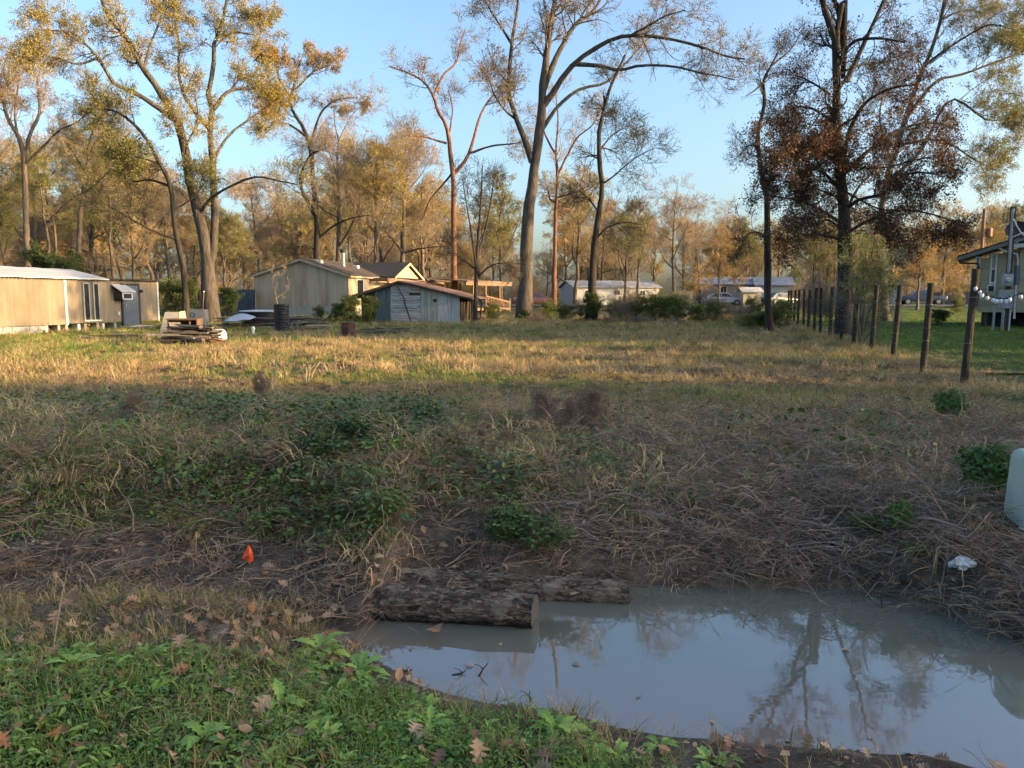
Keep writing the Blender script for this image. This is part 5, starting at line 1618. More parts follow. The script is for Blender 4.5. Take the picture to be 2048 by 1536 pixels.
# wooden utility pole far behind the green house, with its transformer
P = at(1956, 600, 72); z0 = gz(P.x, 72)
T = empty('utility_pole', (P.x, 72, z0), 0, 'reddish wooden utility pole rising behind the green house', 'utility pole')
part('pole', WOODR, T, lambda m: m.tube([(0, 0, -0.2), (0.05, 0, at(1960, 418, 72).z - z0)], [0.19, 0.14], 10))
part('transformer', mat('rust_can', [(0.24, 0.09, 0.05), (0.34, 0.14, 0.08)], 0.6, 2), T, lambda m: m.lathe([(0.2, 0), (0.28, 0.05), (0.28, 0.75), (0.12, 0.85)], 12, (0.6, 0, at(1966, 474, 72).z - z0)))
part('bracket', DARK, T, lambda m: m.bar((0.0, 0, at(1966, 466, 72).z - z0), (0.5, 0, at(1966, 466, 72).z - z0), 0.08))


# ------------------------------------------------------------------ vehicles
TYRE = mat('tyre', [(0.012, 0.012, 0.012), (0.028, 0.027, 0.026)], 0.9, 8)
RIM = mat('rim', [(0.25, 0.25, 0.26), (0.4, 0.4, 0.41)], 0.35, 3, metal=0.6)
LAMP = mat('lamp_glass', [(0.5, 0.5, 0.5), (0.7, 0.7, 0.7)], 0.1, 2, spec=0.6)
REDLAMP = mat('red_lamp', [(0.25, 0.02, 0.02), (0.35, 0.03, 0.03)], 0.2, 2, spec=0.6)


def car(name, label, x, y, rz, paint, kind='sedan', cat='car'):
    T = empty(name, (x, y, gz(x, y) + 0.02), rz, label, cat)
    W = 0.9
    if kind == 'sedan':
        body = [(-2.25, 0.35), (-2.28, 0.62), (-2.15, 0.88), (-1.45, 0.96), (1.05, 0.92), (1.9, 0.80), (2.22, 0.66), (2.25, 0.35)]
        cab = [(-1.75, 0.93), (-1.05, 1.38), (-0.2, 1.46), (0.45, 1.38), (1.25, 0.90)]
        wins = [[(-1.35, 0.98), (-0.95, 1.33), (-0.32, 1.38), (-0.32, 0.98)], [(-0.24, 0.98), (-0.24, 1.38), (0.38, 1.32), (0.95, 0.96)]]
    else:
        body = [(-2.7, 0.45), (-2.72, 1.05), (-0.72, 1.08), (1.2, 1.08), (2.45, 1.02), (2.62, 0.8), (2.62, 0.45)]
        cab = [(-0.75, 1.06), (-0.68, 1.74), (0.55, 1.76), (1.25, 1.06)]
        wins = [[(-0.60, 1.12), (-0.56, 1.64), (0.0, 1.65), (0.0, 1.12)], [(0.06, 1.12), (0.06, 1.65), (0.5, 1.63), (1.0, 1.12)]]

    def prof(m, pts, w0, w1, z0, z1):
        n = len(pts)
        ww = lambda z: w0 + (w1 - w0) * max(0, min(1, (z - z0) / (z1 - z0)))
        vs = [(a, -ww(b), b) for a, b in pts] + [(a, ww(b), b) for a, b in pts]
        m.add(vs, [tuple(range(n)), tuple(reversed(range(n, 2 * n)))] + [(i, n + i, n + (i + 1) % n, (i + 1) % n) for i in range(n)])
    b = part('body', paint, T, lambda m: prof(m, body, W, W * 0.93, 0.5, 1.1), 0.05, True)
    c = part('cabin', paint, T, lambda m: prof(m, cab, W * 0.90, W * 0.72, 0.95, 1.6), 0.03)
    zt = cab[0][1]
    for s in (-1, 1):
        for w in wins:
            def win(m):
                ww = lambda z: (W * 0.90 + (W * 0.72 - W * 0.90) * max(0, min(1, (z - 0.95) / 0.65)) + 0.006) * s
                m.prism([(a, ww(z), z) for a, z in w], (0, 0.004 * s, 0))
            part('side_window', GLASS, c, win)
        for xx in ((-1.4, 1.4) if kind == 'sedan' else (-1.75, 1.7)):
            r = 0.33 if kind == 'sedan' else 0.40
            t = part('wheel', TYRE, T, lambda m: m.tube([(xx, s * (W - 0.18), r), (xx, s * (W + 0.015), r)], r, 18))
            part('rim', RIM, t, lambda m: m.tube([(xx, s * (W + 0.012), r), (xx, s * (W + 0.03), r)], r * 0.62, 14))
    x1, x0 = cab[-1], cab[-2]
    part('windscreen', GLASS, c, lambda m: m.prism([(x1[0] - 0.02, -W * 0.80, x1[1] + 0.05), (x1[0] - 0.02, W * 0.80, x1[1] + 0.05), (x0[0] + 0.05, W * 0.66, x0[1] - 0.03), (x0[0] + 0.05, -W * 0.66, x0[1] - 0.03)], (0.02, 0, 0.02)))
    xf = body[-2][0] - 0.05; zl = body[-2][1] - (0.04 if kind == 'sedan' else 0.0)
    for s in (-1, 1):
        part('headlight', LAMP, T, lambda m: m.box((xf - 0.12, s * 0.62 - 0.14, zl - 0.12), (xf + 0.085, s * 0.62 + 0.14, zl + 0.05)), 0.02)
        part('tail_light', REDLAMP, T, lambda m: m.box((body[1][0] - 0.02, s * 0.66 - 0.12, body[1][1] - 0.05), (body[1][0] + 0.1, s * 0.66 + 0.12, body[1][1] + 0.12)), 0.02)
    part('bumper', DARK, T, lambda m: m.box((body[-1][0] - 0.1, -W * 0.86, 0.36), (body[-1][0] + 0.05, W * 0.86, 0.52)), 0.03)
    return T


SILVER = mat('silver_paint', [(0.46, 0.47, 0.48), (0.55, 0.56, 0.57)], 0.3, 2, spec=0.6)
NAVY = mat('navy_paint', [(0.02, 0.028, 0.06), (0.035, 0.045, 0.09)], 0.25, 2, spec=0.6)
REDP = mat('red_paint', [(0.16, 0.04, 0.03), (0.22, 0.06, 0.04)], 0.3, 2, spec=0.6)
BLACKP = mat('black_paint', [(0.018, 0.018, 0.02), (0.03, 0.03, 0.032)], 0.25, 2, spec=0.6)
def px_x(px, Y): return (px - CXP) / FPX * Y
car('parked_car', 'silver sedan parked beyond the bushes beside the cream garden shed', px_x(1443, 86), 86, -0.10, SILVER)
car('parked_car', 'dark car half hidden behind the slim crooked tree', px_x(1556, 92), 92, 0.4, BLACKP)
car('pickup_truck', 'dark blue pickup truck parked far behind the fence posts', px_x(1836, 94), 94, 3.0, NAVY, 'truck', 'truck')
car('parked_car', 'red car glimpsed right of the tallest trunk', px_x(1068, 82), 82, 0.2, REDP)

# ------------------------------------------------------------------ fence posts and string lights
def fence_x(y): return 8.5 + (y - 13.6) * 0.253
POSTS = [  # px of foot, distance, px y of top, lean, label
    (1932, 13.8, 538, 0.05, 'nearest and tallest dark fence post, string lights tied to it'),
    (1848, 16.2, 566, 0.04, 'second dark fence post counted from the string lights'),
    (1787, 19.3, 570, 0.05, 'third fence post from the string lights, leaning slightly right'),
    (1743, 22.5, 570, 0.04, 'fence post just right of the vine stems'),
    (1707, 24.5, 576, 0.02, 'mossy fence post wrapped by the vine stems on its left'),
    (1681, 26.5, 562, 0.03, 'thin fence post in front of the oak trunk'),
    (1659, 29.0, 574, 0.01, 'fence post left of the oak trunk'),
    (1640, 31.5, 576, -0.02, 'second fence post left of the oak trunk'),
    (1627, 34.0, 576, 0.02, 'third fence post left of the oak trunk'),
    (1615, 36.5, 580, 0.01, 'fourth fence post left of the oak trunk'),
    (1606, 39.0, 578, -0.02, 'fifth fence post left of the oak trunk'),
    (1594, 41.5, 580, 0.01, 'fourth last post at the far end of the fence'),
    (1586, 43.5, 580, 0.02, 'third last post at the far end of the fence'),
    (1579, 45.5, 581, 0.0, 'last but one post at the far end of the fence'),
    (1573, 47.5, 581, 0.02, 'last post at the far end of the fence'),
]
POSTM = mat('old_post', [(0.018, 0.014, 0.010), (0.045, 0.036, 0.026), (0.09, 0.074, 0.055)], 0.95, 5.0, (4, 4, 0.5), bump=0.8, bscale=18)
for px, Y, ty, lean, lab in POSTS:
    x = px_x(px, Y); z = gz(x, Y)
    top = at(px, ty, Y).z - z
    r = 0.062 if px != 1681 else 0.045
    T = empty('fence_post', (x, Y, z), px * 0.7, lab, 'fence post', 'posts along the old fence line')
    m = MB(); ln = Vector((math.cos(-px * 0.7) * lean * top, math.sin(-px * 0.7) * lean * top, 0))
    n = 12
    pts = [Vector((0, 0, -0.25)) + (Vector((0, 0, top + 0.25)) + ln) * (k / n) for k in range(n + 1)]
    rad = [r * (1.10 - 0.12 * k / n + 0.05 * math.sin(k * 2.1 + px)) for k in range(n + 1)]
    m.tube(pts, rad, 10)
    m.build('timber', POSTM, T, False)
    for q in (0.35, 0.75):
        c = Vector((0, 0, top * q)) + ln * q
        mm = MB(); mm.tube([c + Vector((r * 1.12 * math.cos(t), r * 1.12 * math.sin(t), 0.004 * t)) for t in np.linspace(0, 6.6, 14)], 0.0035, 4)
        mm.build('wire_loop', STEEL, T)

WF = empty('wire_fence', (fence_x(13.8), 13.8, gz(fence_x(13.8), 13.8)), 0, 'rusty wire strands strung along the old fence posts', 'fence wire')
RUSTW = mat('rusty_wire', [(0.06, 0.045, 0.038), (0.12, 0.095, 0.08)], 0.8, 3)
for q in (0.45, 0.95, 1.4):
    m = MB(); prev = None; pts = []
    for px, Y, ty, lean, lab in POSTS:
        x = px_x(px, Y); p = Vector((x - 0.06, Y, gz(x, Y) + q)) - WF.location
        if prev is not None:
            pts.append((prev + p) / 2 - Vector((0, 0, 0.03 + 0.02 * math.sin(px))))
        pts.append(p); prev = p
    m.tube(pts, 0.006, 4); m.build('strand', RUSTW, WF)

BULBW = mat('white_bulb', [(0.62, 0.63, 0.66), (0.78, 0.79, 0.82)], 0.25, 3, spec=0.5)
bul = [(1951, 577), (1959, 585), (1965, 591), (1974, 596), (1986, 600), (1994, 602), (2001, 602), (2013, 602), (2020, 599), (2040, 593), (2056, 585)]
P0 = at(1945, 572, 13.75)
T = empty('string_lights', P0, 0, 'sagging string of white bulb lights tied to the nearest fence post', 'string lights')
wire = [Vector((0, 0, 0))] + [at(a, b - 5, 13.75 - 0.02 * k) - P0 for k, (a, b) in enumerate(bul)] + [at(2090, 570, 13.6) - P0]
m = MB(); m.tube(wire, 0.006, 5); m.build('wire', DARK, T)
for k, (a, b) in enumerate(bul):
    c = at(a, b, 13.75 - 0.02 * k) - P0
    B = MB(); tl = 0.03 * math.sin(k * 2.3)
    B.tube([c + Vector((0, 0, 0.035)), c + Vector((tl * 0.2, 0, 0.012)), c + Vector((tl * 0.5, 0, -0.012)), c + Vector((tl * 0.8, 0, -0.035)), c + Vector((tl, 0, -0.055))], [0.016, 0.030, 0.034, 0.022, 0.004], 10)
    bo = B.build('bulb', BULBW, T, True)
    S = MB(); S.tube([c + Vector((0, 0, 0.032)), c + Vector((0, 0, 0.062))], 0.019, 8); S.build('socket', DARK, bo)

# ------------------------------------------------------------------ shrubs
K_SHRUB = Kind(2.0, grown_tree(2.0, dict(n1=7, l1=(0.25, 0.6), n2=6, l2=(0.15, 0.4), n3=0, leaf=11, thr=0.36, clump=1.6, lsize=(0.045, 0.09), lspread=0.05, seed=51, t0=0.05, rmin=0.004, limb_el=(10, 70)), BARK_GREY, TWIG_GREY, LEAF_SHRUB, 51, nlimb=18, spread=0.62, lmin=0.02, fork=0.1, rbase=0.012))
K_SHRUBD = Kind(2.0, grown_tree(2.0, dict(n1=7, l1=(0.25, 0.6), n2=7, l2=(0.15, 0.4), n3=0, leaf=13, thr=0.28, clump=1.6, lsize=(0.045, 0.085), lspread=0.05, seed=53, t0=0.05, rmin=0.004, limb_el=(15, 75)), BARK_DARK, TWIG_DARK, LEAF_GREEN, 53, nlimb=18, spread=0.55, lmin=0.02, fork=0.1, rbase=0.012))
K_BRUSH = Kind(2.0, grown_tree(2.0, dict(n1=8, l1=(0.4, 0.9), n2=7, l2=(0.25, 0.6), n3=4, l3=(0.1, 0.3), leaf=1, thr=0.55, lsize=(0.03, 0.06), seed=55, t0=0.05, rmin=0.003, limb_el=(5, 60), rise=0.0), BARK_GREY, TWIG_GREY, LEAF_PALE, 55, nlimb=14, spread=0.7, lmin=0.02, fork=0.05, rbase=0.010))
K_WEED = Kind(1.0, grown_tree(1.0, dict(n1=9, l1=(0.12, 0.35), n2=8, l2=(0.06, 0.18), n3=4, l3=(0.03, 0.08), leaf=5, thr=0.3, clump=3, lsize=(0.012, 0.024), lspread=0.01, seed=57, t0=0.2, rmin=0.0014, limb_el=(40, 80)), TWIG_TAN, mat('dry_weed', [(0.17, 0.11, 0.078), (0.28, 0.19, 0.14), (0.36, 0.26, 0.20)], 0.95, 4), leafmat('dry_weed_head', [(0.19, 0.115, 0.08), (0.29, 0.19, 0.135), (0.37, 0.26, 0.19)], 0.3), 57, nlimb=10, spread=0.45, lmin=0.05, fork=0.2, rbase=0.006))

SHRUBS = [  # kind, px, distance, px y top, name, label, width factor
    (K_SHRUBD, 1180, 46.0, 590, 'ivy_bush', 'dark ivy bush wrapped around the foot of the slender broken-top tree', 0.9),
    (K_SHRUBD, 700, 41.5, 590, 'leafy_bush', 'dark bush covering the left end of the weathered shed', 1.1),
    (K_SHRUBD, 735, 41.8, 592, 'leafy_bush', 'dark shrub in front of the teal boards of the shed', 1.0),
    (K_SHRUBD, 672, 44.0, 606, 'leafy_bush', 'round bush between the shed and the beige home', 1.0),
    (K_SHRUB, 640, 45.0, 612, 'leafy_bush', 'small yellowish bush at the wall of the beige home', 1.0),
    (K_SHRUB, 1098, 50.0, 600, 'leafy_bush', 'sunlit low bush just right of the tallest trunk', 1.3),
    (K_SHRUB, 1130, 47.5, 610, 'leafy_bush', 'sunlit yellow-green weeds left of the ivy-footed tree', 1.5),
    (K_SHRUB, 1235, 46.5, 598, 'leafy_bush', 'green bush right of the ivy-footed tree', 1.3),
    (K_SHRUB, 1275, 45.0, 588, 'leafy_bush', 'taller green bush left end of the brush line', 1.1),
    (K_SHRUB, 1310, 44.5, 592, 'leafy_bush', 'dark green bush in the middle of the brush line', 1.2),
    (K_SHRUB, 1350, 44.0, 598, 'leafy_bush', 'green bush below the board lean-to', 1.3),
    (K_SHRUB, 1395, 43.5, 600, 'leafy_bush', 'green bush left of the orange-leaved tree foot', 1.2),
    (K_SHRUB, 1430, 44.5, 606, 'leafy_bush', 'bush at the right end of the brush line below the silver car', 1.2),
    (K_BRUSH, 1250, 44.5, 582, 'bare_bush', 'tall bare brush at the left of the brush line', 0.8),
    (K_BRUSH, 1330, 45.5, 580, 'bare_bush', 'tall bare brush in the middle of the brush line', 0.9),
    (K_BRUSH, 1412, 45.0, 582, 'bare_bush', 'tall bare brush below the orange-leaved tree', 0.8),
    (K_BRUSH, 1160, 47.0, 592, 'bare_bush', 'tan dry brush left of the ivy bush', 1.0),
    (K_BRUSH, 1470, 43.0, 608, 'bare_bush', 'low tan brush in front of the silver car', 1.2),
    (K_SHRUB, 1504, 45.0, 592, 'leafy_bush', 'feathery green bush in front of the cream garden shed', 0.9),
    (K_SHRUB, 1560, 42.0, 605, 'leafy_bush', 'bright yellow-green bush at the far end of the post fence', 1.1),
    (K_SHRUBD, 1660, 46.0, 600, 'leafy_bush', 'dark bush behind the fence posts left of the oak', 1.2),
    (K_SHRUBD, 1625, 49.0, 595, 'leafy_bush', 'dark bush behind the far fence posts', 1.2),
    (K_BRUSH, 1635, 44.0, 560, 'bare_bush', 'tall bare brush standing behind the fence left of the oak', 0.8),
    (K_BRUSH, 1590, 50.0, 570, 'bare_bush', 'bare brush behind the far end of the fence', 0.9),
    (K_BRUSH, 1720, 26.0, 545, 'bare_bush', 'bare twiggy brush growing through the fence beside the vine stems', 0.7),
    (K_BRUSH, 1280, 42.5, 628, 'brush_pile', 'grey heap of cut branches, left part of the brush line', 2.2),
    (K_BRUSH, 1350, 42.0, 628, 'brush_pile', 'grey heap of cut branches in the middle of the brush line', 2.4),
    (K_BRUSH, 1215, 43.0, 630, 'brush_pile', 'brown low brush in front of the ivy bush', 2.0),
    (K_BRUSH, 1075, 45.0, 618, 'bare_bush', 'brown dry brush at the foot of the tallest trunk', 1.3),
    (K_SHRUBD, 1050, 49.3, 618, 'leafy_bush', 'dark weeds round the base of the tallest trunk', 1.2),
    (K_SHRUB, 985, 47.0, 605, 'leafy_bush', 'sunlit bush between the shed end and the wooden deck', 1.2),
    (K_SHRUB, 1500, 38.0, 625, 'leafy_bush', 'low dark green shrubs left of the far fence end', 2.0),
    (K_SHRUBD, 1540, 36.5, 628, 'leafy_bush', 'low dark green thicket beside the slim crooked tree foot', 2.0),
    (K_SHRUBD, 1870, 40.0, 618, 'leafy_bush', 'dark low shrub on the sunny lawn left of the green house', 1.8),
    (K_SHRUB, 1910, 62.0, 596, 'leafy_bush', 'sunlit bush below the bare many-stemmed shrub', 1.0),
    
    (K_SHRUBD, 385, 52.0, 560, 'leafy_bush', 'dark leafy shrub behind the trunk of the golden tree', 1.0),
    (K_SHRUB, 345, 52.0, 560, 'leafy_bush', 'sunlit shrub right of the cream trailer end', 0.9),
    (K_SHRUBD, 455, 53.0, 575, 'leafy_bush', 'bush in front of the faded board fence', 1.0),
]
PXJ = random.Random(3)
SHRUBS = [(K, px, Y, ty + (PXJ.random() * 16 - 8 if 1060 < px < 1580 else 0), nm, lab, wf * (1.2 if 1060 < px < 1580 else 1.0)) for K, px, Y, ty, nm, lab, wf in SHRUBS]
for K, px, Y, ty, nm, lab, wf in SHRUBS:
    x = px_x(px, Y); g = gz(x, Y)
    h = at(px, ty, Y).z - g
    T = K.place(nm, lab, x, Y, h, px * 1.3, 'brush' if K is K_BRUSH else 'bush')
    T.scale = (wf, wf, 1.0)

hero_tree('bare_sapling', 'thin pale sapling in front of the beige gable wall', 42.0, [
    ([(556, 640), (553, 600), (546, 570), (544, 545), (548, 520)], 3.2, 1.2, 0, 0.3),
    ([(552, 598), (560, 590), (572, 583), (580, 565)], 2.6, 1, 0.3),
    ([(549, 580), (558, 560), (570, 545), (574, 520)], 2.4, 1, -0.3),
], dict(n1=5, l1=(0.3, 0.9), n2=4, l2=(0.15, 0.4), n3=0, leaf=1, thr=0.5, lsize=(0.04, 0.07), seed=63, rmin=0.006), BARK_TAN, TWIG_TAN, LEAF_PALE)

# vine-wrapped stems in the fence
hero_tree('vine_shrub', 'tangle of pale vine stems climbing between two posts right of the oak', 24.0, [
    ([(1722, 700), (1724, 660), (1730, 600), (1738, 540), (1750, 480)], 7, 2, 0, 0.1),
    ([(1722, 690), (1714, 640), (1705, 590), (1700, 540), (1712, 490)], 6, 2, -0.3, 0.1),
    ([(1724, 680), (1740, 620), (1765, 560), (1795, 520)], 5, 2, 0.4, 0.1),
    ([(1723, 690), (1720, 630), (1728, 560), (1722, 500)], 5, 2, 0.2, 0.1),
    ([(1724, 690), (1748, 650), (1752, 590), (1745, 540)], 4, 2, -0.2, 0.1),
], dict(n1=12, l1=(0.4, 1.1), n2=7, l2=(0.2, 0.5), n3=4, l3=(0.1, 0.25), leaf=4, thr=0.35, clump=1.5, lsize=(0.04, 0.08), seed=61, rmin=0.0035), BARK_TAN, TWIG_TAN, LEAF_SHRUB, cat='shrub')

# dry fluffy weeds and reeds on the lot
for px, py, ty, lab in ((1085, 855, 770, 'fluffy brown dead weed left of a taller one on the shaded lot edge'), (1180, 866, 765, 'tallest fluffy brown dead weed in the middle of the lot edge'), (1140, 850, 790, 'small fluffy dead weed between two bigger ones'), (960, 910, 845, 'pale dry weed clump above the leafy bank'),
                        (1010, 905, 850, 'second pale dry weed clump above the leafy bank'), (520, 800, 740, 'dry weed with drooping brown heads at the edge of the sunlight'), (270, 850, 778, 'dry brown weed at the left shade edge'), (690, 850, 800, 'brown weed left of the green vines')):
    p = ong(px, py)
    K_WEED.place('dry_weed', lab, p.x, p.y, at(px, ty, p.y).z - p.z, px, 'weed')


# ------------------------------------------------------------------ things lying about the lot
def local(T, px, py, Y):
    return at(px, py, Y) - T.location


def pile(name, label, cat, px0, px1, Y, depth, hgt, n, mats, lmin=0.6, wid=(0.08, 0.20), thick=(0.02, 0.05), seed=1, pn='plank', ang=0.35):
    c = ground_at((px0 + px1) / 2, Y)
    T = empty(name, c, 0, label, cat)
    rg = random.Random(seed)
    L = (px1 - px0) / FPX * Y
    per = max(1, int(n / max(1, hgt / 0.055)))
    z = 0.03
    k = 0
    while k < n:
        for q in range(per):
            if k >= n: break
            ln = L * rg.uniform(lmin, 1.0); a = rg.gauss(0, ang); w = rg.uniform(*wid); t = rg.uniform(*thick)
            x = rg.uniform(-0.5, 0.5) * (L - ln); y = rg.uniform(-0.5, 0.5) * depth
            d = Vector((math.cos(a), math.sin(a), rg.gauss(0, 0.03))) * ln / 2
            p = Vector((x, y, z + rg.uniform(0, 0.03)))
            part(pn, rg.choice(mats), T, lambda m: m.bar(p - d, p + d, w, t))
            k += 1
        z += hgt / max(1, n / per)
    return T


TANW = mat('fresh_wood', [(0.30, 0.22, 0.13), (0.42, 0.32, 0.20)], 0.85, 3, (5, 5, 0.5), obj_rand=0.3)
BLACKPL = mat('black_plastic', [(0.012, 0.012, 0.013), (0.026, 0.026, 0.028)], 0.45, 3, spec=0.4)
GREYTARP = mat('grey_sheet', [(0.30, 0.33, 0.37), (0.46, 0.49, 0.53)], 0.45, 2.0, bump=0.2)
pile('lumber_pile', 'dark heap of stacked old planks in front of the brown cabinet', 'lumber pile', 328, 440, 25.0, 1.1, 0.58, 48, [WOODD, WOODD, WOODG], seed=3)
pile('board_stack', 'grey boards lying flat on the grass before the cream trailer', 'board stack', 152, 300, 28.5, 0.9, 0.12, 12, [WOODG, WOODG, WOODD], 0.5, seed=5, ang=0.12)
pile('board_stack', 'pale and white boards lying before the trailer door', 'board stack', 225, 345, 30.0, 0.9, 0.10, 10, [TANW, WHITE, WOODG], 0.4, seed=7, ang=0.2)
pile('lumber_pile', 'long low rows of dark lumber behind the black pipe', 'lumber pile', 440, 655, 37.0, 1.6, 0.55, 40, [WOODD, WOODG, BLACKPL, WOODG], 0.35, seed=9, ang=0.12)
pile('board_stack', 'pale boards at the right end of the dark lumber', 'board stack', 600, 665, 34.5, 0.6, 0.28, 10, [TANW, WOODG, WHITE], 0.6, seed=11, ang=0.1)
pile('scrap_heap', 'rusty red scrap at the right foot of the plank heap', 'scrap heap', 405, 446, 24.6, 0.5, 0.22, 12, [RUST, WOODR], 0.4, seed=13, ang=0.7, wid=(0.04, 0.12), pn='scrap')
pile('stick_pile', 'low row of rotten dark timber right of the rusty drum', 'timber row', 712, 830, 31.5, 0.6, 0.22, 22, [WOODD, WOODD, WOODG], 0.3, seed=15, ang=0.3, wid=(0.05, 0.12), pn='stick')
pile('stick_pile', 'few pale sticks on the grass below the black pipe', 'stick pile', 548, 586, 28.0, 0.4, 0.06, 8, [TANW, WOODG], 0.4, seed=17, ang=0.6, wid=(0.02, 0.05), pn='stick')

# corrugated black pipe standing on end
c = ground_at(565, 33.4)
T = empty('culvert_pipe', c, 0, 'upright black corrugated drain pipe in front of the beige home', 'pipe')
hh = at(565, 608, 33.4).z - c.z; rr = 15 / FPX * 33.4
nr = 11
for k in range(nr):
    z0, z1 = hh * k / nr, hh * (k + 1) / nr; dz = z1 - z0
    part('ring', BLACKPL, T, lambda m: m.lathe([(rr * 0.90, z0 + (0.001 if k else -0.1)), (rr * 1.0, z0 + dz * 0.25), (rr * 1.0, z0 + dz * 0.7), (rr * 0.90, z1 - 0.001)], 20))

# capped white stub pipe
c = ground_at(507, 31.0)
T = empty('stub_pipe', c, 0, 'short white capped pipe standing in the grass', 'pipe')
part('pipe', WHITE, T, lambda m: m.lathe([(0.055, -0.1), (0.055, 0.20)], 14))
part('cap', WHITE, T, lambda m: m.lathe([(0.075, 0.195), (0.078, 0.27), (0.06, 0.31), (0.02, 0.325)], 14))

# rusty drum and dark scrap beside it
c = ground_at(697, 29.5)
T = empty('rusty_drum', c, 0.3, 'rusty red steel drum standing in the grass before the shed', 'drum')
part('barrel', mat('drum_rust', [(0.035, 0.015, 0.011), (0.075, 0.030, 0.021), (0.12, 0.06, 0.045)], 0.7, 4, bump=0.3), T, lambda m: m.lathe([(0.26, -0.05), (0.275, 0.0), (0.265, 0.03), (0.265, 0.18), (0.28, 0.2), (0.265, 0.22), (0.265, 0.38), (0.28, 0.40), (0.262, 0.43), (0.25, 0.55), (0.20, 0.57)], 20), smooth=False)
part('torn_rim', RUST, T, lambda m: [m.bar((0.24 * math.cos(t), 0.24 * math.sin(t), 0.52), (0.31 * math.cos(t + 0.3), 0.31 * math.sin(t + 0.3), 0.56 + 0.05 * math.sin(5 * t)), 0.05, 0.01) for t in np.linspace(0, 6, 12)])

# brown cabinet, white panels, rounded grey hood
c = ground_at(372, 27.0)
T = empty('old_cabinet', c, 0.05, 'open brown wooden cabinet lying on the plank heap', 'cabinet')
X = lambda px: px_x(px, 27.0) - c.x
Z = lambda py: at(372, py, 27.0).z - c.z
CAB = mat('brown_panel', [(0.11, 0.065, 0.04), (0.19, 0.115, 0.07)], 0.7, 3, (0.6, 4, 4))
part('back_panel', CAB, T, lambda m: m.box((X(342), 0.35, 0.1), (X(398), 0.38, Z(640))))
part('top_panel', CAB, T, lambda m: m.box((X(340), -0.25, Z(640)), (X(400), 0.40, Z(637))))
part('side_panel', CAB, T, lambda m: m.box((X(342), -0.22, 0.1), (X(342) + 0.03, 0.348, Z(640.2))))
part('side_panel', CAB, T, lambda m: m.box((X(398), -0.22, 0.1), (X(398) + 0.03, 0.348, Z(640.2))))
part('divider', CAB, T, lambda m: m.box((X(384), -0.22, 0.1), (X(384) + 0.03, 0.348, Z(640.2))))
part('cream_panel', mat('cream_panel', [(0.40, 0.33, 0.23), (0.50, 0.42, 0.30)], 0.7, 2), T, lambda m: m.box((X(347), -0.27, Z(657)), (X(368), -0.255, Z(644))))
part('shelf_base', WOODD, T, lambda m: m.box((X(341), -0.24, 0.0), (X(400), 0.39, 0.098)))

c = ground_at(436, 25.8)
T = empty('motor_hood', c, -0.3, 'rounded pale grey motor housing on legs beside the plank heap', 'motor')
HOOD = mat('hood_grey', [(0.34, 0.35, 0.36), (0.50, 0.51, 0.52)], 0.4, 2.5)
def hood(m):
    w, n = 0.22, 12
    P = [(0.20 * math.cos(t), 0.28 + 0.20 * math.sin(t)) for t in np.linspace(0, math.pi, n)] + [(-0.21, 0.12), (0.21, 0.12)]
    m.prism([(a, -w, b) for a, b in P], (0, 2 * w, 0))
part('housing', HOOD, T, hood, 0.02)
part('cream_flank', mat('cream_flank', [(0.5, 0.46, 0.36), (0.6, 0.56, 0.45)], 0.5, 3), T, lambda m: m.prism([(0.02, -0.226, 0.15), (0.19, -0.226, 0.15), (0.19, -0.226, 0.30), (0.10, -0.226, 0.42), (0.02, -0.226, 0.45)], (0, -0.012, 0)))
for x, y in ((-0.15, -0.16), (0.15, -0.16), (-0.15, 0.16), (0.15, 0.16)):
    part('leg', DARK, T, lambda m: m.box((x - 0.03, y - 0.03, -0.05), (x + 0.03, y + 0.03, 0.118)))
part('intake', DARK, T, lambda m: m.box((-0.16, -0.24, 0.13), (-0.02, -0.222, 0.22)))

c = ground_at(338, 31.5)
T = empty('tilted_panel', c, 0.2, 'white box-shaped panel leaning at the right end of the trailer', 'panel')
X = lambda px: px_x(px, 31.5) - c.x
Z = lambda py: at(338, py, 31.5).z - c.z
part('front_sheet', mat('dull_panel', [(0.26, 0.235, 0.20), (0.36, 0.33, 0.29)], 0.7, 3), T, lambda m: m.prism([(X(322), -0.1, 0.05), (X(352), -0.1, 0.05), (X(357), 0.1, Z(624)), (X(332), 0.1, Z(624))], (0, 0.04, 0)))
part('side_sheet', mat('cream_panel', [], 0), T, lambda m: m.prism([(X(357), -0.05, 0.05), (X(373), 0.3, 0.05), (X(366), 0.35, Z(622)), (X(358), 0.12, Z(624))], (0.02, 0.03, 0)))
c = ground_at(398, 36.0)
T = empty('white_appliance', c, 0.1, 'white scrapped appliance standing left of the golden tree trunk', 'appliance')
X = lambda px: px_x(px, 36.0) - c.x
Z = lambda py: at(398, py, 36.0).z - c.z
ap = part('casing', MATS['dull_panel'], T, lambda m: m.box((X(381), 0, 0), (X(412), 0.55, Z(619))), 0.015)
part('round_port', DARK, ap, lambda m: m.tube([(X(388) + 0.10 * math.cos(t), -0.01, Z(630) + 0.10 * math.sin(t)) for t in np.linspace(0, 6.28, 16)], 0.018, 5))

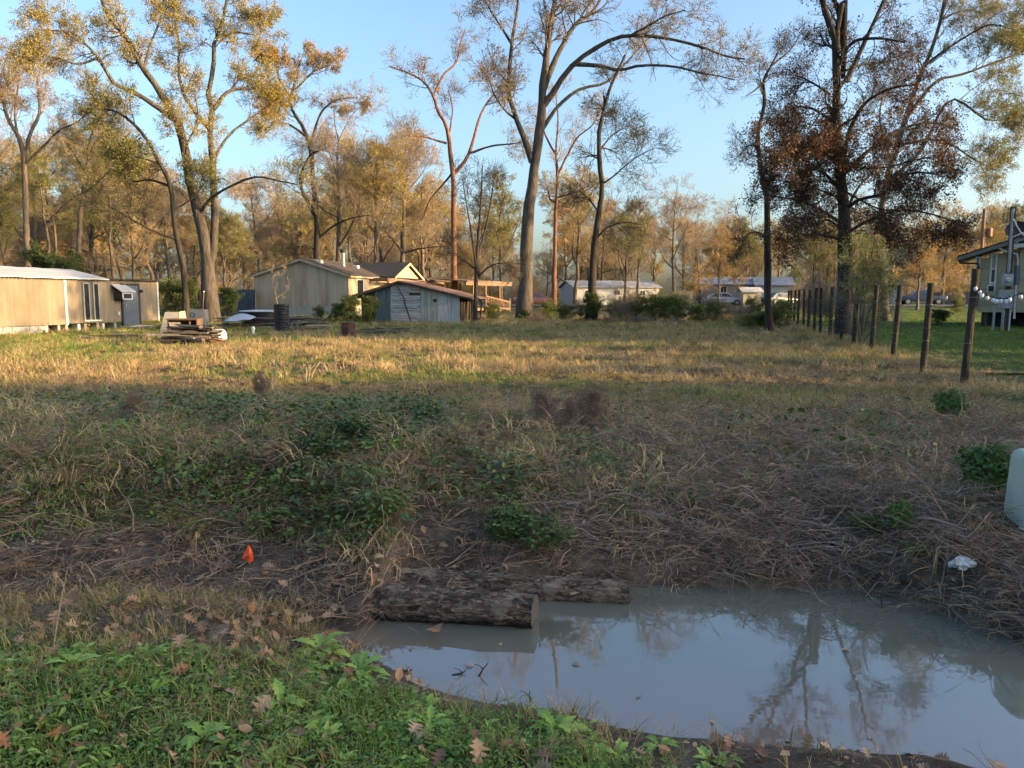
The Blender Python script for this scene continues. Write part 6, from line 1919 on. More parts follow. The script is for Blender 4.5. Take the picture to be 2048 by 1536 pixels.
# crumpled sheet metal on the lumber, table and trestle
c = ground_at(487, 35.5, 0.0)
T = empty('metal_sheet', c, 0, 'bent pale grey metal sheet draped over the dark lumber', 'metal sheet')
def sheet(m):
    n = 9
    X = lambda px: px_x(px, 35.5) - c.x
    Z = lambda py: at(487, py, 35.5).z - c.z
    vs, fs = [], []
    for i in range(n):
        for j in range(n):
            u, v = i / (n - 1), j / (n - 1)
            x = X(458 + 50 * u); z = Z(634 + 9 * v * (1 - abs(u - 0.45)) * 1.6 - 6 * math.sin(u * 3.1))
            vs.append((x, -0.5 + 0.9 * (1 - v), z + 0.02 * math.sin(5 * u + 3 * v)))
    for i in range(n - 1):
        for j in range(n - 1):
            fs.append((i * n + j, (i + 1) * n + j, (i + 1) * n + j + 1, i * n + j + 1))
    m.add(vs, fs)
o = part('sheet', GREYTARP, T, sheet, smooth=True)
so_ = o.modifiers.new('thickness', 'SOLIDIFY'); so_.thickness = 0.012
part('fold', GREYTARP, T, lambda m: m.bar((px_x(470, 35.5) - c.x, -0.5, 0.3), (px_x(500, 35.5) - c.x, -0.52, 0.42), 0.03, 0.012))

c = ground_at(525, 38.5)
T = empty('old_table', c, 0.05, 'dark round-edged table with a faded top behind the lumber', 'table')
Z = lambda py: at(525, py, 38.5).z - c.z
part('table_top', GREYTARP, T, lambda m: m.lathe([(0.2, Z(624)), (1.05, Z(624)), (1.1, Z(622.5)), (1.0, Z(621)), (0.3, Z(619.5))], 24))
part('table_apron', BLACKPL, T, lambda m: m.lathe([(0.85, 0.25), (0.95, Z(624.5))], 24))
for k in range(4):
    t = 0.7 + k * math.pi / 2
    part('leg', DARK, T, lambda m: m.box((0.6 * math.cos(t) - 0.04, 0.6 * math.sin(t) - 0.04, -0.05), (0.6 * math.cos(t) + 0.04, 0.6 * math.sin(t) + 0.04, 0.248)))
c = ground_at(590, 34.0)
T = empty('trestle', c, 0.1, 'small wooden trestle right of the black pipe', 'trestle')
for s in (-1, 1):
    part('leg', WOODG, T, lambda m: m.bar((s * 0.16, -0.05, -0.02), (s * 0.11, 0.02, 0.46), 0.05, 0.04))
    part('leg', WOODG, T, lambda m: m.bar((s * 0.16, 0.35, -0.02), (s * 0.11, 0.20, 0.46), 0.05, 0.04))
part('top_board', WOODG, T, lambda m: m.box((-0.2, -0.06, 0.463), (0.2, 0.26, 0.50)))
part('brace', WOODG, T, lambda m: m.bar((-0.16, -0.075, 0.1), (0.16, -0.075, 0.1), 0.04, 0.03))
# thin upright rod on the plank heap
c = ground_at(404, 24.9)
T = empty('metal_rod', c, 0, 'thin rusty rod standing upright in the plank heap', 'rod')
part('shaft', RUST, T, lambda m: m.tube([(0, 0, -0.1), (0.02, 0, 0.7), (px_x(412, 24.9) - c.x, 0, at(412, 585, 24.9).z - c.z)], 0.014, 6))
part('tip', WHITE, T, lambda m: m.lathe([(0.01, 0), (0.03, 0.02), (0.02, 0.05)], 8, (px_x(412, 24.9) - c.x, 0, at(412, 585, 24.9).z - c.z)))


# ------------------------------------------------------------------ the ditch: logs, flag, pedestal, litter
def bark_material():
    m = bpy.data.materials.new('log_bark'); m.use_nodes = True
    nt = m.node_tree; b = nt.nodes['Principled BSDF']
    b.inputs['Roughness'].default_value = 0.9; b.inputs['Specular IOR Level'].default_value = 0.2
    tc = nt.nodes.new('ShaderNodeTexCoord')
    mp = nt.nodes.new('ShaderNodeMapping'); mp.inputs['Scale'].default_value = (13, 34, 34)
    nt.links.new(tc.outputs['Object'], mp.inputs['Vector'])
    wv = nt.nodes.new('ShaderNodeTexNoise'); wv.inputs['Scale'].default_value = 1.0; wv.inputs['Detail'].default_value = 9; wv.inputs['Roughness'].default_value = 0.7; wv.inputs['Distortion'].default_value = 1.2
    nt.links.new(mp.outputs[0], wv.inputs['Vector'])
    big = nt.nodes.new('ShaderNodeTexNoise'); big.inputs['Scale'].default_value = 5.0; big.inputs['Detail'].default_value = 4
    nt.links.new(tc.outputs['Object'], big.inputs['Vector'])
    mr = nt.nodes.new('ShaderNodeMapRange'); mr.inputs['From Min'].default_value = 0.36; mr.inputs['From Max'].default_value = 0.66
    nt.links.new(wv.outputs['Fac'], mr.inputs['Value'])
    rp = _ramp(nt, [(0.018, 0.013, 0.009), (0.060, 0.043, 0.031), (0.15, 0.112, 0.082), (0.34, 0.27, 0.205)])
    nt.links.new(mr.outputs[0], rp.inputs['Fac'])
    bare = _ramp(nt, [(0.13, 0.10, 0.075), (0.25, 0.20, 0.15)])
    nt.links.new(mr.outputs[0], bare.inputs['Fac'])
    m2 = nt.nodes.new('ShaderNodeMapRange'); m2.inputs['From Min'].default_value = 0.60; m2.inputs['From Max'].default_value = 0.68
    nt.links.new(big.outputs['Fac'], m2.inputs['Value'])
    mx = nt.nodes.new('ShaderNodeMix'); mx.data_type = 'RGBA'
    nt.links.new(m2.outputs[0], mx.inputs['Factor']); nt.links.new(rp.outputs[0], mx.inputs['A']); nt.links.new(bare.outputs[0], mx.inputs['B'])
    # soaked wood along the waterline, with a ragged upper edge
    sx = nt.nodes.new('ShaderNodeSeparateXYZ'); nt.links.new(tc.outputs['Object'], sx.inputs[0])
    ad = nt.nodes.new('ShaderNodeMath'); ad.operation = 'MULTIPLY_ADD'; ad.inputs[1].default_value = 0.10; nt.links.new(big.outputs['Fac'], ad.inputs[0]); nt.links.new(sx.outputs['Z'], ad.inputs[2])
    m3 = nt.nodes.new('ShaderNodeMapRange'); m3.inputs['From Min'].default_value = 0.035; m3.inputs['From Max'].default_value = 0.0
    nt.links.new(ad.outputs[0], m3.inputs['Value'])
    wet = nt.nodes.new('ShaderNodeMix'); wet.data_type = 'RGBA'; wet.blend_type = 'MULTIPLY'
    nt.links.new(m3.outputs[0], wet.inputs['Factor']); nt.links.new(mx.outputs['Result'], wet.inputs['A']); wet.inputs['B'].default_value = (0.30, 0.30, 0.32, 1)
    nt.links.new(wet.outputs['Result'], b.inputs['Base Color'])
    bp = nt.nodes.new('ShaderNodeBump'); bp.inputs['Strength'].default_value = 1.0; bp.inputs['Distance'].default_value = 0.02
    nt.links.new(wv.outputs['Fac'], bp.inputs['Height']); nt.links.new(bp.outputs[0], b.inputs['Normal'])
    return m


BARKLOG = bark_material()
CUT = mat('log_cut_face', [(0.05, 0.043, 0.038), (0.12, 0.105, 0.092)], 0.9, 8.0, bump=0.3)


def log(name, label, P, Q, r0, r1, seed, tilt):
    P, Q = Vector(P), Vector(Q); C = (P + Q) / 2
    L = (Q - P).length
    T = empty(name, C, 0, label, 'log')
    q = (Q - P).to_track_quat('X', 'Z')
    n, s = 70, 56
    u = np.linspace(-L / 2, L / 2, n); th = np.arange(s) * 2 * math.pi / s
    U, TH = np.meshgrid(u, th, indexing='ij')
    rad = np.interp(U, [-L / 2, L / 2], [r0, r1])
    ridge = fbm(U * 7 + seed, TH * 3.2, seed, 3)
    crack = np.abs(fbm(U * 4 + 3, TH * 5.0, seed + 9, 3) - 0.5) * 2
    rad = rad * (1 + 0.10 * (fbm(U * 1.6, np.cos(TH) * 1.3 + np.sin(TH), seed + 3, 2) - 0.5)) + 0.026 * (ridge - 0.5) - 0.010 * (crack < 0.10)
    sh = tilt * (np.cos(TH) * rad)
    V = np.stack([U + np.where(U > L / 2 - 0.02, sh, 0), rad * np.cos(TH), rad * np.sin(TH)], -1).reshape(-1, 3)
    idx = np.arange(n * s).reshape(n, s)
    F = np.stack([idx[:-1], np.roll(idx, -1, 1)[:-1], np.roll(idx, -1, 1)[1:], idx[1:]], -1).reshape(-1, 4)[:, ::-1]
    b = mkobj('bark', np_mesh('bark', V, F, BARKLOG, smooth=True), T)
    b.rotation_mode = 'QUATERNION'; b.rotation_quaternion = q
    for e, nm in ((0, 'cut_face'), (n - 1, 'cut_face')):
        ring = V[idx[e]]; cen = ring.mean(0)
        VV = np.vstack([ring * 0.999 + cen * 0.001, cen[None] + (ring - cen) * 0.5, cen[None]])
        F1 = [(k, (k + 1) % s, s + (k + 1) % s, s + k) for k in range(s)]
        F2 = [(s + k, s + (k + 1) % s, 2 * s) for k in range(s)]
        m = MB(); m.add(VV.tolist(), F1 + F2)
        o = m.build(nm, CUT, T); o.rotation_mode = 'QUATERNION'; o.rotation_quaternion = q
    return T


log('cut_log', 'shorter thick log lying in front, half in the ditch water', at(772, 1206, 4.52), at(1070, 1224, 4.36), 0.122, 0.098, 3, 0.1)
log('cut_log', 'longer thinner log lying behind, against the ditch bank', at(792, 1168, 4.92), at(1258, 1190, 4.74), 0.115, 0.088, 8, 0.0)

# orange survey flag
c = ong(499, 1130)
T = empty('survey_flag', c, 0, 'small bright orange survey flag on the ditch bank', 'flag')
Yf = c.y
FL = lambda px, py, dy=0: at(px, py, Yf + dy) - c
FLAG = mat('flag_orange', [(0.70, 0.085, 0.018), (0.82, 0.12, 0.03)], 0.6, 6, bump=0.2)
def flag(m):
    a = [FL(497, 1089), FL(502, 1098, 0.01), FL(506, 1107, -0.01), FL(507, 1122, 0.005), FL(497, 1126, -0.01), FL(491, 1121, 0.01), FL(484, 1117, -0.015), FL(489, 1105, 0.0), FL(498, 1110, -0.03)]
    m.add(a, [(0, 1, 8), (1, 2, 8), (2, 3, 8), (3, 4, 8), (4, 5, 8), (5, 6, 8), (6, 7, 8), (7, 0, 8)])
o = part('cloth', FLAG, T, flag); o.modifiers.new('t', 'SOLIDIFY').thickness = 0.001
part('wire_staff', STEEL, T, lambda m: m.tube([FL(497, 1090), FL(500, 1125, 0.005), (0.003, 0, -0.08)], 0.0018, 5))

# telecom pedestal at the right edge
c = ong(2040, 1066)
T = empty('utility_pedestal', (c.x + 0.235, c.y + 0.16, c.z), R(-6), 'pale grey-green utility box standing on the bank at right edge', 'utility box')
PED = mat('pedestal_plastic', [(0.27, 0.30, 0.24), (0.36, 0.39, 0.325), (0.40, 0.43, 0.36)], 0.5, 2.5, bump=0.05, bscale=200)
hp = at(2030, 913, c.y).z - c.z
def shell(m):
    def ring(w, d, ch, z):
        return [(-w + ch, -d, z), (w - ch, -d, z), (w, -d + ch, z), (w, d - ch, z), (w - ch, d, z), (-w + ch, d, z), (-w, d - ch, z), (-w, -d + ch, z)]
    L_ = [ring(0.175, 0.165, 0.040, -0.02), ring(0.155, 0.145, 0.036, hp - 0.05), ring(0.145, 0.135, 0.036, hp - 0.015), ring(0.125, 0.115, 0.034, hp)]
    vs = sum(L_, [])
    fs = [(i * 8 + k, i * 8 + (k + 1) % 8, (i + 1) * 8 + (k + 1) % 8, (i + 1) * 8 + k) for i in range(3) for k in range(8)] + [tuple(range(24, 32)), tuple(reversed(range(8)))]
    m.add(vs, fs)
part('cover', PED, T, shell, 0.006, True)
def lip(m):
    def ring(w, d, ch, z):
        return [(-w + ch, -d, z), (w - ch, -d, z), (w, -d + ch, z), (w, d - ch, z), (w - ch, d, z), (-w + ch, d, z), (-w, d - ch, z), (-w, -d + ch, z)]
    vs = ring(0.190, 0.180, 0.042, -0.03) + ring(0.190, 0.180, 0.042, 0.012)
    m.add(vs, [(k, (k + 1) % 8, 8 + (k + 1) % 8, 8 + k) for k in range(8)] + [tuple(range(8, 16)), tuple(reversed(range(8)))])
part('base_lip', PED, T, lip, 0.004)
part('lid_seam', DARK, T, lambda m: m.box((-0.158, -0.1475, hp - 0.064), (0.158, -0.10, hp - 0.060)))
part('lock', STEEL, T, lambda m: m.tube([(0.0, -0.150, hp * 0.62), (0.0, -0.166, hp * 0.62)], 0.016, 10))
part('stake', DARK, T, lambda m: m.box((-0.05, -0.04, -0.35), (0.05, 0.04, -0.021)))

# crumpled white bag
c = ong(1925, 1142)
T = empty('plastic_bag', c, 0.4, 'crumpled white plastic bag on the right ditch bank', 'bag')
bm = bmesh.new(); bmesh.ops.create_icosphere(bm, subdivisions=4, radius=1.0)
for v in bm.verts:
    p = v.co
    a = fbm(np.array([p.x * 2.6 + 4 + p.z]), np.array([p.y * 2.6 + p.z * 1.7]), 77, 3)[0]
    b_ = abs(fbm(np.array([p.x * 4 + p.y]), np.array([p.z * 4 - p.y * 2]), 91, 2)[0] - 0.5)
    v.co = Vector((p.x * 0.085, p.y * 0.06, max(-0.02, p.z * 0.05))) * (0.55 + 0.9 * a - 0.8 * b_)
    v.co.z += 0.025
me = bpy.data.meshes.new('film'); bm.to_mesh(me); bm.free()
me.materials.append(leafmat('white_film', [(0.62, 0.64, 0.66), (0.72, 0.74, 0.76)], 0.3, 0.35, spec=0.5))
mkobj('film', me, T)
part('handle_loop', MATS['white_film'], T, lambda m: m.tube([(0.06, 0, 0.03), (0.10, -0.01, 0.05), (0.13, 0, 0.035), (0.11, 0.02, 0.01), (0.07, 0.02, 0.01)], [0.008, 0.006, 0.008, 0.006, 0.008], 6))

# single stalks and sticks worth their own object: pixel polyline, distance offset per point, width px, name, label
STRAW = mat('straw', [(0.20, 0.15, 0.09), (0.32, 0.25, 0.155), (0.40, 0.32, 0.21)], 0.85, 8, (3, 3, 0.5), obj_rand=0.3)
STICK = mat('grey_stick', [(0.10, 0.082, 0.066), (0.20, 0.17, 0.14), (0.29, 0.25, 0.21)], 0.9, 8, bump=0.3, obj_rand=0.3)
for pts, foot, wpx, nm, lab, mm in [
    ([(104, 1318), (112, 1260), (122, 1200), (137, 1132)], (104, 1318), 4, 'dry_stalk', 'upright dry brown stalk at the near left bank', STRAW),
    ([(1000, 1146), (1030, 1095), (1062, 1045), (1092, 1020)], (1000, 1146), 7, 'long_stick', 'long pale stick leaning up the bank behind the logs', STICK),
    ([(1385, 1108), (1440, 1075), (1500, 1050), (1538, 1038)], (1385, 1108), 7, 'long_stick', 'long straight stick lying up the bank above the middle of the pool', STICK),
    ([(805, 1102), (825, 1075), (850, 1042)], (805, 1102), 4, 'long_stick', 'thin stick leaning on the bank above the shorter log', STICK),
    ([(548, 800), (551, 750), (554, 694)], (548, 800), 5, 'dry_reed', 'tall single dry reed standing in the sunlit grass', STRAW),
    ([(612, 768), (613, 735)], (612, 768), 4, 'dry_reed', 'left short reed of a group of three in the sunlit grass', STRAW),
    ([(620, 765), (628, 742), (640, 722)], (620, 765), 4, 'dry_reed', 'right leaning reed of a group of three in the sunlit grass', STRAW),
    ([(616, 766), (622, 728)], (616, 766), 4, 'dry_reed', 'middle reed of a group of three in the sunlit grass', STRAW),
    ([(808, 765), (803, 740), (800, 722)], (808, 765), 3, 'dry_reed', 'lone reed right of the group of three', STRAW),
    ([(1880, 1190), (1892, 1165), (1885, 1140), (1876, 1112)], (1880, 1190), 5, 'long_stick', 'bent stick left of the white bag', STICK),
    ([(1957, 1128), (1966, 1105), (1972, 1083)], (1957, 1128), 5, 'long_stick', 'short stick right of the white bag', STICK),
    ([(1962, 1068), (1985, 1048), (2008, 1026)], (1962, 1068), 5, 'long_stick', 'stick leaning against the utility box', STICK),
    ([(890, 1140), (960, 1118), (1010, 1112)], (890, 1140), 4, 'long_stick', 'thin straw lying behind the longer log', STRAW),
    ([(1490, 1138), (1560, 1140), (1640, 1128)], (1490, 1138), 6, 'long_stick', 'grey stick lying along the bank edge above the pool', STICK),
]:
    f = ong(*foot)
    pp = [at(a, b, f.y + 0.12 * k * (0.2 if 'reed' in nm or 'stalk' in nm else 1.6)) for k, (a, b) in enumerate(pts)]
    W = resample([tuple(p) for p in pp], 10)
    W[:, 2] = np.maximum(W[:, 2], height(W[:, 0], W[:, 1]) + 0.01)
    T = empty(nm, f, 0, lab, 'reed' if 'reed' in nm or 'stalk' in nm else 'stick')
    r = wpx * 0.5 * f.y / FPX * 0.75
    m = MB(); m.tube([Vector(p) - f for p in W], [r * (1 - 0.045 * k) for k in range(10)], 7); m.build('stem', mm, T)
    e = Vector(W[6]) - f
    m = MB(); m.tube([e, e + Vector((0.03, 0.01, 0.035)) * (f.y / 5), e + Vector((0.06, 0.0, 0.05)) * (f.y / 5)], [r * 0.5, r * 0.4, r * 0.2], 5); m.build('side_twig', mm, T)
# twig bits standing in the water
for k, (pts, lab) in enumerate([([(958, 1352), (966, 1338), (976, 1326)], 'forked dark twig standing in the pool below the shorter log'), ([(905, 1350), (925, 1346), (932, 1340)], 'small dark twig lying in the shallow water'),
                                ([(1062, 1402), (1058, 1392), (1060, 1382)], 'dark wet leaf stub at the near water edge'), ([(1764, 1215), (1762, 1190), (1768, 1175)], 'dark stub standing in the water at the right bank')]):
    f = onz(pts[0][0], pts[0][1], WATER_Z)
    T = empty('wet_twig', f, 0, lab, 'twig')
    W = [at(a, b, f.y + 0.01 * q) - f for q, (a, b) in enumerate(pts)]
    m = MB(); m.tube([W[0] - Vector((0, 0, 0.05))] + W, [0.006, 0.006, 0.004, 0.002], 6); m.build('stem', DARK, T)
    m = MB(); m.tube([W[1], W[1] + Vector((-0.02, 0.0, 0.02)), W[1] + Vector((-0.045, 0, 0.025))], [0.003, 0.002, 0.001], 5); m.build('side_twig', DARK, T)

# ------------------------------------------------------------------ ground cover
def W_(cols):
    return [(min(0.8, r * 1.50), min(0.8, g * 1.28), b * 0.95) for r, g, b in cols]


def S_(cols):
    return [(r * 1.68, g * 1.54, b * 1.40) for r, g, b in cols]


GRASS_G = leafmat('grass_green', W_([(0.050, 0.100, 0.022), (0.090, 0.165, 0.036), (0.14, 0.235, 0.056), (0.20, 0.25, 0.08)]), 0.25, 0.6, 0.4)
GRASS_D = leafmat('grass_dead', S_([(0.12, 0.085, 0.045), (0.22, 0.165, 0.09), (0.33, 0.255, 0.145), (0.42, 0.335, 0.20)]), 0.2, 0.8, 0.45)
GRASS_M = leafmat('grass_mixed', S_([(0.075, 0.085, 0.024), (0.145, 0.13, 0.045), (0.23, 0.185, 0.078), (0.30, 0.23, 0.12)]), 0.2, 0.75, 0.5)
STEMS = mat('dead_stems', S_([(0.055, 0.038, 0.026), (0.125, 0.091, 0.064), (0.24, 0.18, 0.13)]), 0.9, 9, island=0.75)
STEMSG = mat('grey_stems', S_([(0.06, 0.047, 0.038), (0.135, 0.107, 0.086), (0.27, 0.22, 0.18)]), 0.9, 9, island=0.8)
VINE = leafmat('vine_leaf', W_([(0.025, 0.050, 0.016), (0.045, 0.085, 0.024), (0.075, 0.12, 0.034), (0.12, 0.155, 0.045)]), 0.18, 0.42, 0.3, 0.4)
WEED = leafmat('weed_leaf', W_([(0.080, 0.16, 0.036), (0.13, 0.24, 0.052), (0.19, 0.32, 0.078), (0.26, 0.38, 0.12)]), 0.25, 0.45, 0.4, 0.35)
CLOVER = leafmat('clover_leaf', W_([(0.060, 0.125, 0.030), (0.105, 0.20, 0.045), (0.165, 0.265, 0.07)]), 0.22, 0.5, 0.4, 0.3)
LITTER = leafmat('fallen_leaf', W_([(0.075, 0.042, 0.028), (0.15, 0.092, 0.064), (0.24, 0.165, 0.12), (0.34, 0.25, 0.19), (0.18, 0.088, 0.048)]), 0.12, 0.6, 0.85, 0.3)
LITTER_O = leafmat('orange_leaf', [(0.26, 0.10, 0.045), (0.36, 0.17, 0.08)], 0.12, 0.6, 0.85, 0.3)
PR = random.Random(9)


def blades(m, n, h, spread, width, lean, droop=0.5, segs=3):
    for k in range(n):
        a = PR.uniform(0, 6.283); r = spread * math.sqrt(PR.random())
        p = Vector((r * math.cos(a), r * math.sin(a), -0.01))
        d = a + PR.gauss(0, 0.9)
        H = PR.uniform(*h); w = width * PR.uniform(0.7, 1.3)
        le = PR.uniform(*lean)
        dirv = Vector((math.cos(d), math.sin(d), 0)); sd = Vector((-math.sin(d), math.cos(d), 0))
        vs, fs = [], []
        ang = math.pi / 2 - le * 0.5
        q = p.copy()
        for s in range(segs + 1):
            ww = w * (1 - s / segs) ** 0.7
            if s == segs: vs.append(q.copy())
            else: vs += [q - sd * ww * 0.5, q + sd * ww * 0.5]
            q = q + (dirv * math.cos(ang) + Vector((0, 0, 1)) * math.sin(ang)) * (H / segs)
            ang -= droop * le * PR.uniform(0.6, 1.4)
        for s in range(segs - 1):
            fs.append((2 * s, 2 * s + 1, 2 * s + 3, 2 * s + 2))
        fs.append((2 * segs - 2, 2 * segs - 1, 2 * segs))
        m.add(vs, fs)


def stems(m, n, L, spread, r, lift, branch=0.4):
    for k in range(n):
        a = PR.uniform(0, 6.283); rr = spread * math.sqrt(PR.random())
        p = Vector((rr * math.cos(a), rr * math.sin(a), PR.uniform(0.0, lift)))
        d = PR.uniform(0, 6.283); ln = PR.uniform(*L)
        v = Vector((math.cos(d), math.sin(d), PR.uniform(-0.15, 0.35)))
        pts = [p]
        for s in range(3):
            v = (v + Vector((PR.gauss(0, 0.22), PR.gauss(0, 0.22), PR.gauss(-0.10, 0.12)))).normalized()
            q = pts[-1] + v * ln / 3
            q.z = max(q.z, 0.004)
            pts.append(q)
        q_ = PR.choice((0.45, 0.6, 0.8, 1.0, 1.5)); m.tube(pts, [r * q_, r * 0.9 * q_, r * 0.75 * q_, r * 0.4 * q_], 3, False)
        if PR.random() < branch:
            v2 = (v + Vector((PR.gauss(0, 0.6), PR.gauss(0, 0.6), 0.3))).normalized()
            m.tube([pts[2], pts[2] + v2 * ln * 0.18, pts[2] + v2 * ln * 0.32 + Vector((0, 0, -0.02))], [r * 0.6, r * 0.5, r * 0.25], 3, False)


def ovate(m, base, d, up, L, W, fold=0.25):
    d = d.normalized(); s = d.cross(up).normalized(); n = s.cross(d)
    P = [(0, 0), (0.25, 0.42), (0.55, 0.5), (0.82, 0.28), (1, 0)]
    mid = [base + d * L * t - n * L * 0.10 * t * t for t, _ in P]
    rt = [mid[i] + s * W * P[i][1] + n * W * fold * P[i][1] for i in (1, 2, 3)]
    lt = [mid[i] - s * W * P[i][1] + n * W * fold * P[i][1] for i in (1, 2, 3)]
    m.add(mid + rt + lt, [(0, 5, 1), (1, 5, 6, 2), (2, 6, 7, 3), (3, 7, 4), (0, 1, 8), (1, 2, 9, 8), (2, 3, 10, 9), (3, 4, 10)])


def vine_clump(m, n, spread, hgt, size, wr=0.62):
    for k in range(n):
        a = PR.uniform(0, 6.283); r = spread * math.sqrt(PR.random())
        p = Vector((r * math.cos(a), r * math.sin(a), hgt * PR.uniform(0.15, 1.0)))
        d = Vector((math.cos(a + PR.gauss(0, 1)), math.sin(a + PR.gauss(0, 1)), PR.uniform(-0.5, 0.3)))
        L = size * PR.uniform(0.6, 1.2)
        ovate(m, p, d, Vector((PR.gauss(0, 0.35), PR.gauss(0, 0.35), 1)), L, L * wr * PR.uniform(0.7, 1.2))


def lobed(m, L, W, arch, lobes=5, tw=0.0):
    """toothed leaf along +x, rising then drooping"""
    mid, rt, lt = [], [], []
    N = lobes * 2
    for i in range(N + 1):
        t = i / N
        env = math.sin(math.pi * min(1, 0.12 + 0.88 * t) ** 1.35) * (0.35 + 0.65 * t) * 1.25
        w = W * env * (1.0 if i % 2 else 0.52)
        if i == N: w = 0.0
        x = L * t; z = arch * L * (1.6 * t - 1.9 * t * t)
        mid.append(Vector((x, 0, z)))
        b = L / N * (0.5 if i % 2 else 0)
        rt.append(Vector((x - b, w, z + 0.25 * w))); lt.append(Vector((x - b, -w, z + 0.25 * w)))
    vs = mid + rt + lt; n = N + 1; fs = []
    for i in range(N):
        fs += [(i, i + 1, n + i + 1, n + i), (i, 2 * n + i, 2 * n + i + 1, i + 1)]
    m.add(vs, fs)


def place_into(m, src, M):
    m.add([M @ Vector(v) for v in src.v], src.f)


def rosette(m, n, L, W):
    for k in range(n):
        s = MB(); ll = L * PR.uniform(0.6, 1.15)
        lobed(s, ll, W * ll / L * PR.uniform(0.8, 1.2), PR.uniform(0.15, 0.55), PR.choice((3, 4, 5)))
        M = Matrix.Rotation(k * 6.283 / n + PR.gauss(0, 0.3), 4, 'Z') @ Matrix.Rotation(-PR.uniform(0.0, 0.6), 4, 'Y')
        place_into(m, s, M)


def oak_leaf(m, L, kind=0):
    """lobed fallen oak leaf with a stalk, curled"""
    lob = [(0.0, 0.03), (0.10, 0.05), (0.20, 0.26), (0.30, 0.10), (0.42, 0.42), (0.52, 0.13), (0.64, 0.46), (0.74, 0.14), (0.86, 0.26), (0.92, 0.10), (1.0, 0.0)]
    if kind == 1:
        lob = [(0.0, 0.02), (0.15, 0.16), (0.35, 0.26), (0.55, 0.28), (0.75, 0.20), (0.9, 0.09), (1.0, 0)]
    cu = PR.uniform(-0.5, 0.5); cl = PR.uniform(0.2, 1.1)
    mid = [Vector((t * L, 0, L * cu * t * (1 - t))) for t, _ in lob]
    def side(s):
        return [Vector((t * L - (0.05 * L if w > 0.2 else 0), s * w * L, L * cu * t * (1 - t) + cl * (w * w) * L * 0.9)) for t, w in lob]
    r, l = side(1), side(-1); n = len(lob)
    vs = mid + r + l; fs = []
    for i in range(n - 1):
        fs += [(i, i + 1, n + i + 1, n + i), (i, 2 * n + i, 2 * n + i + 1, i + 1)]
    m.add(vs, fs)
    m.tube([(0, 0, 0), (-0.12 * L, 0.01 * L, 0.02 * L), (-0.24 * L, 0.03 * L, 0.0)], L * 0.010, 3, False)


def proto(fn, mt):
    m = MB(); fn(m); return m.mesh('cover', mt)


PROT = []
def addp(k, fn, mt):
    out = []
    for _ in range(k):
        out.append(len(PROT)); PROT.append(proto(fn, mt))
    return out


pG = addp(3, lambda m: blades(m, 22, (0.035, 0.10), 0.075, 0.0055, (0.2, 1.2)), GRASS_G)
pD = addp(4, lambda m: blades(m, 22, (0.05, 0.15), 0.085, 0.0046, (0.6, 2.2), 0.6), GRASS_D)
pM = addp(3, lambda m: blades(m, 24, (0.05, 0.16), 0.085, 0.0052, (0.3, 1.5), 0.5), GRASS_M)
pS = addp(4, lambda m: stems(m, 12, (0.06, 0.26), 0.10, 0.0018, 0.06, 0.6), STEMS)
pT = addp(3, lambda m: stems(m, 12, (0.06, 0.26), 0.10, 0.0021, 0.07, 0.8), STEMSG)
pV = addp(4, lambda m: vine_clump(m, 15, 0.14, 0.13, 0.042), VINE)
pW = addp(4, lambda m: rosette(m, 8, 0.085, 0.020), WEED)
pB = addp(4, lambda m: vine_clump(m, 12, 0.05, 0.05, 0.058, 0.30), WEED)
pC = addp(4, lambda m: vine_clump(m, 28, 0.075, 0.045, 0.024, 0.48), CLOVER)
pL = addp(5, lambda m: oak_leaf(m, 0.13, 0), LITTER) + addp(3, lambda m: oak_leaf(m, 0.09, 1), LITTER)
pA = addp(3, lambda m: (blades(m, 34, (0.12, 0.32), 0.13, 0.0050, (0.9, 2.4), 0.5, 4)), GRASS_D)      # arching dead tussock
pF = addp(2, lambda m: blades(m, 46, (0.07, 0.19), 0.24, 0.0095, (0.4, 1.5)), GRASS_M)                 # wide clumps for far off
pFd = addp(2, lambda m: blades(m, 46, (0.08, 0.22), 0.24, 0.0095, (0.5, 1.7)), GRASS_D)
pFg = addp(2, lambda m: blades(m, 46, (0.05, 0.13), 0.24, 0.0095, (0.3, 1.3)), GRASS_G)
COVER = proto_collection('cover', PROT)
G2 = np.random.default_rng(5)
CLEAR = [(-0.32, 4.42, 0.48, 0.20), (0.02, 4.72, 0.76, 0.20)]          # where the two logs lie
for _o in bpy.data.objects:
    if _o.name.startswith(('survey_flag', 'plastic_bag')):
        CLEAR.append((_o.location.x, _o.location.y - 0.07, 0.10, 0.17))
    if _o.name.startswith('utility_pedestal'):
        CLEAR.append((_o.location.x, _o.location.y - 0.15, 0.30, 0.40))


def sample(n, y0, y1, power=1.0, margin=1.2):
    u = G2.random(n)
    y = y0 * (y1 / y0) ** u if power == 1.0 else y0 + (y1 - y0) * u
    x = (G2.random(n) * 2 - 1) * (y * 0.72 + margin)
    return x, y


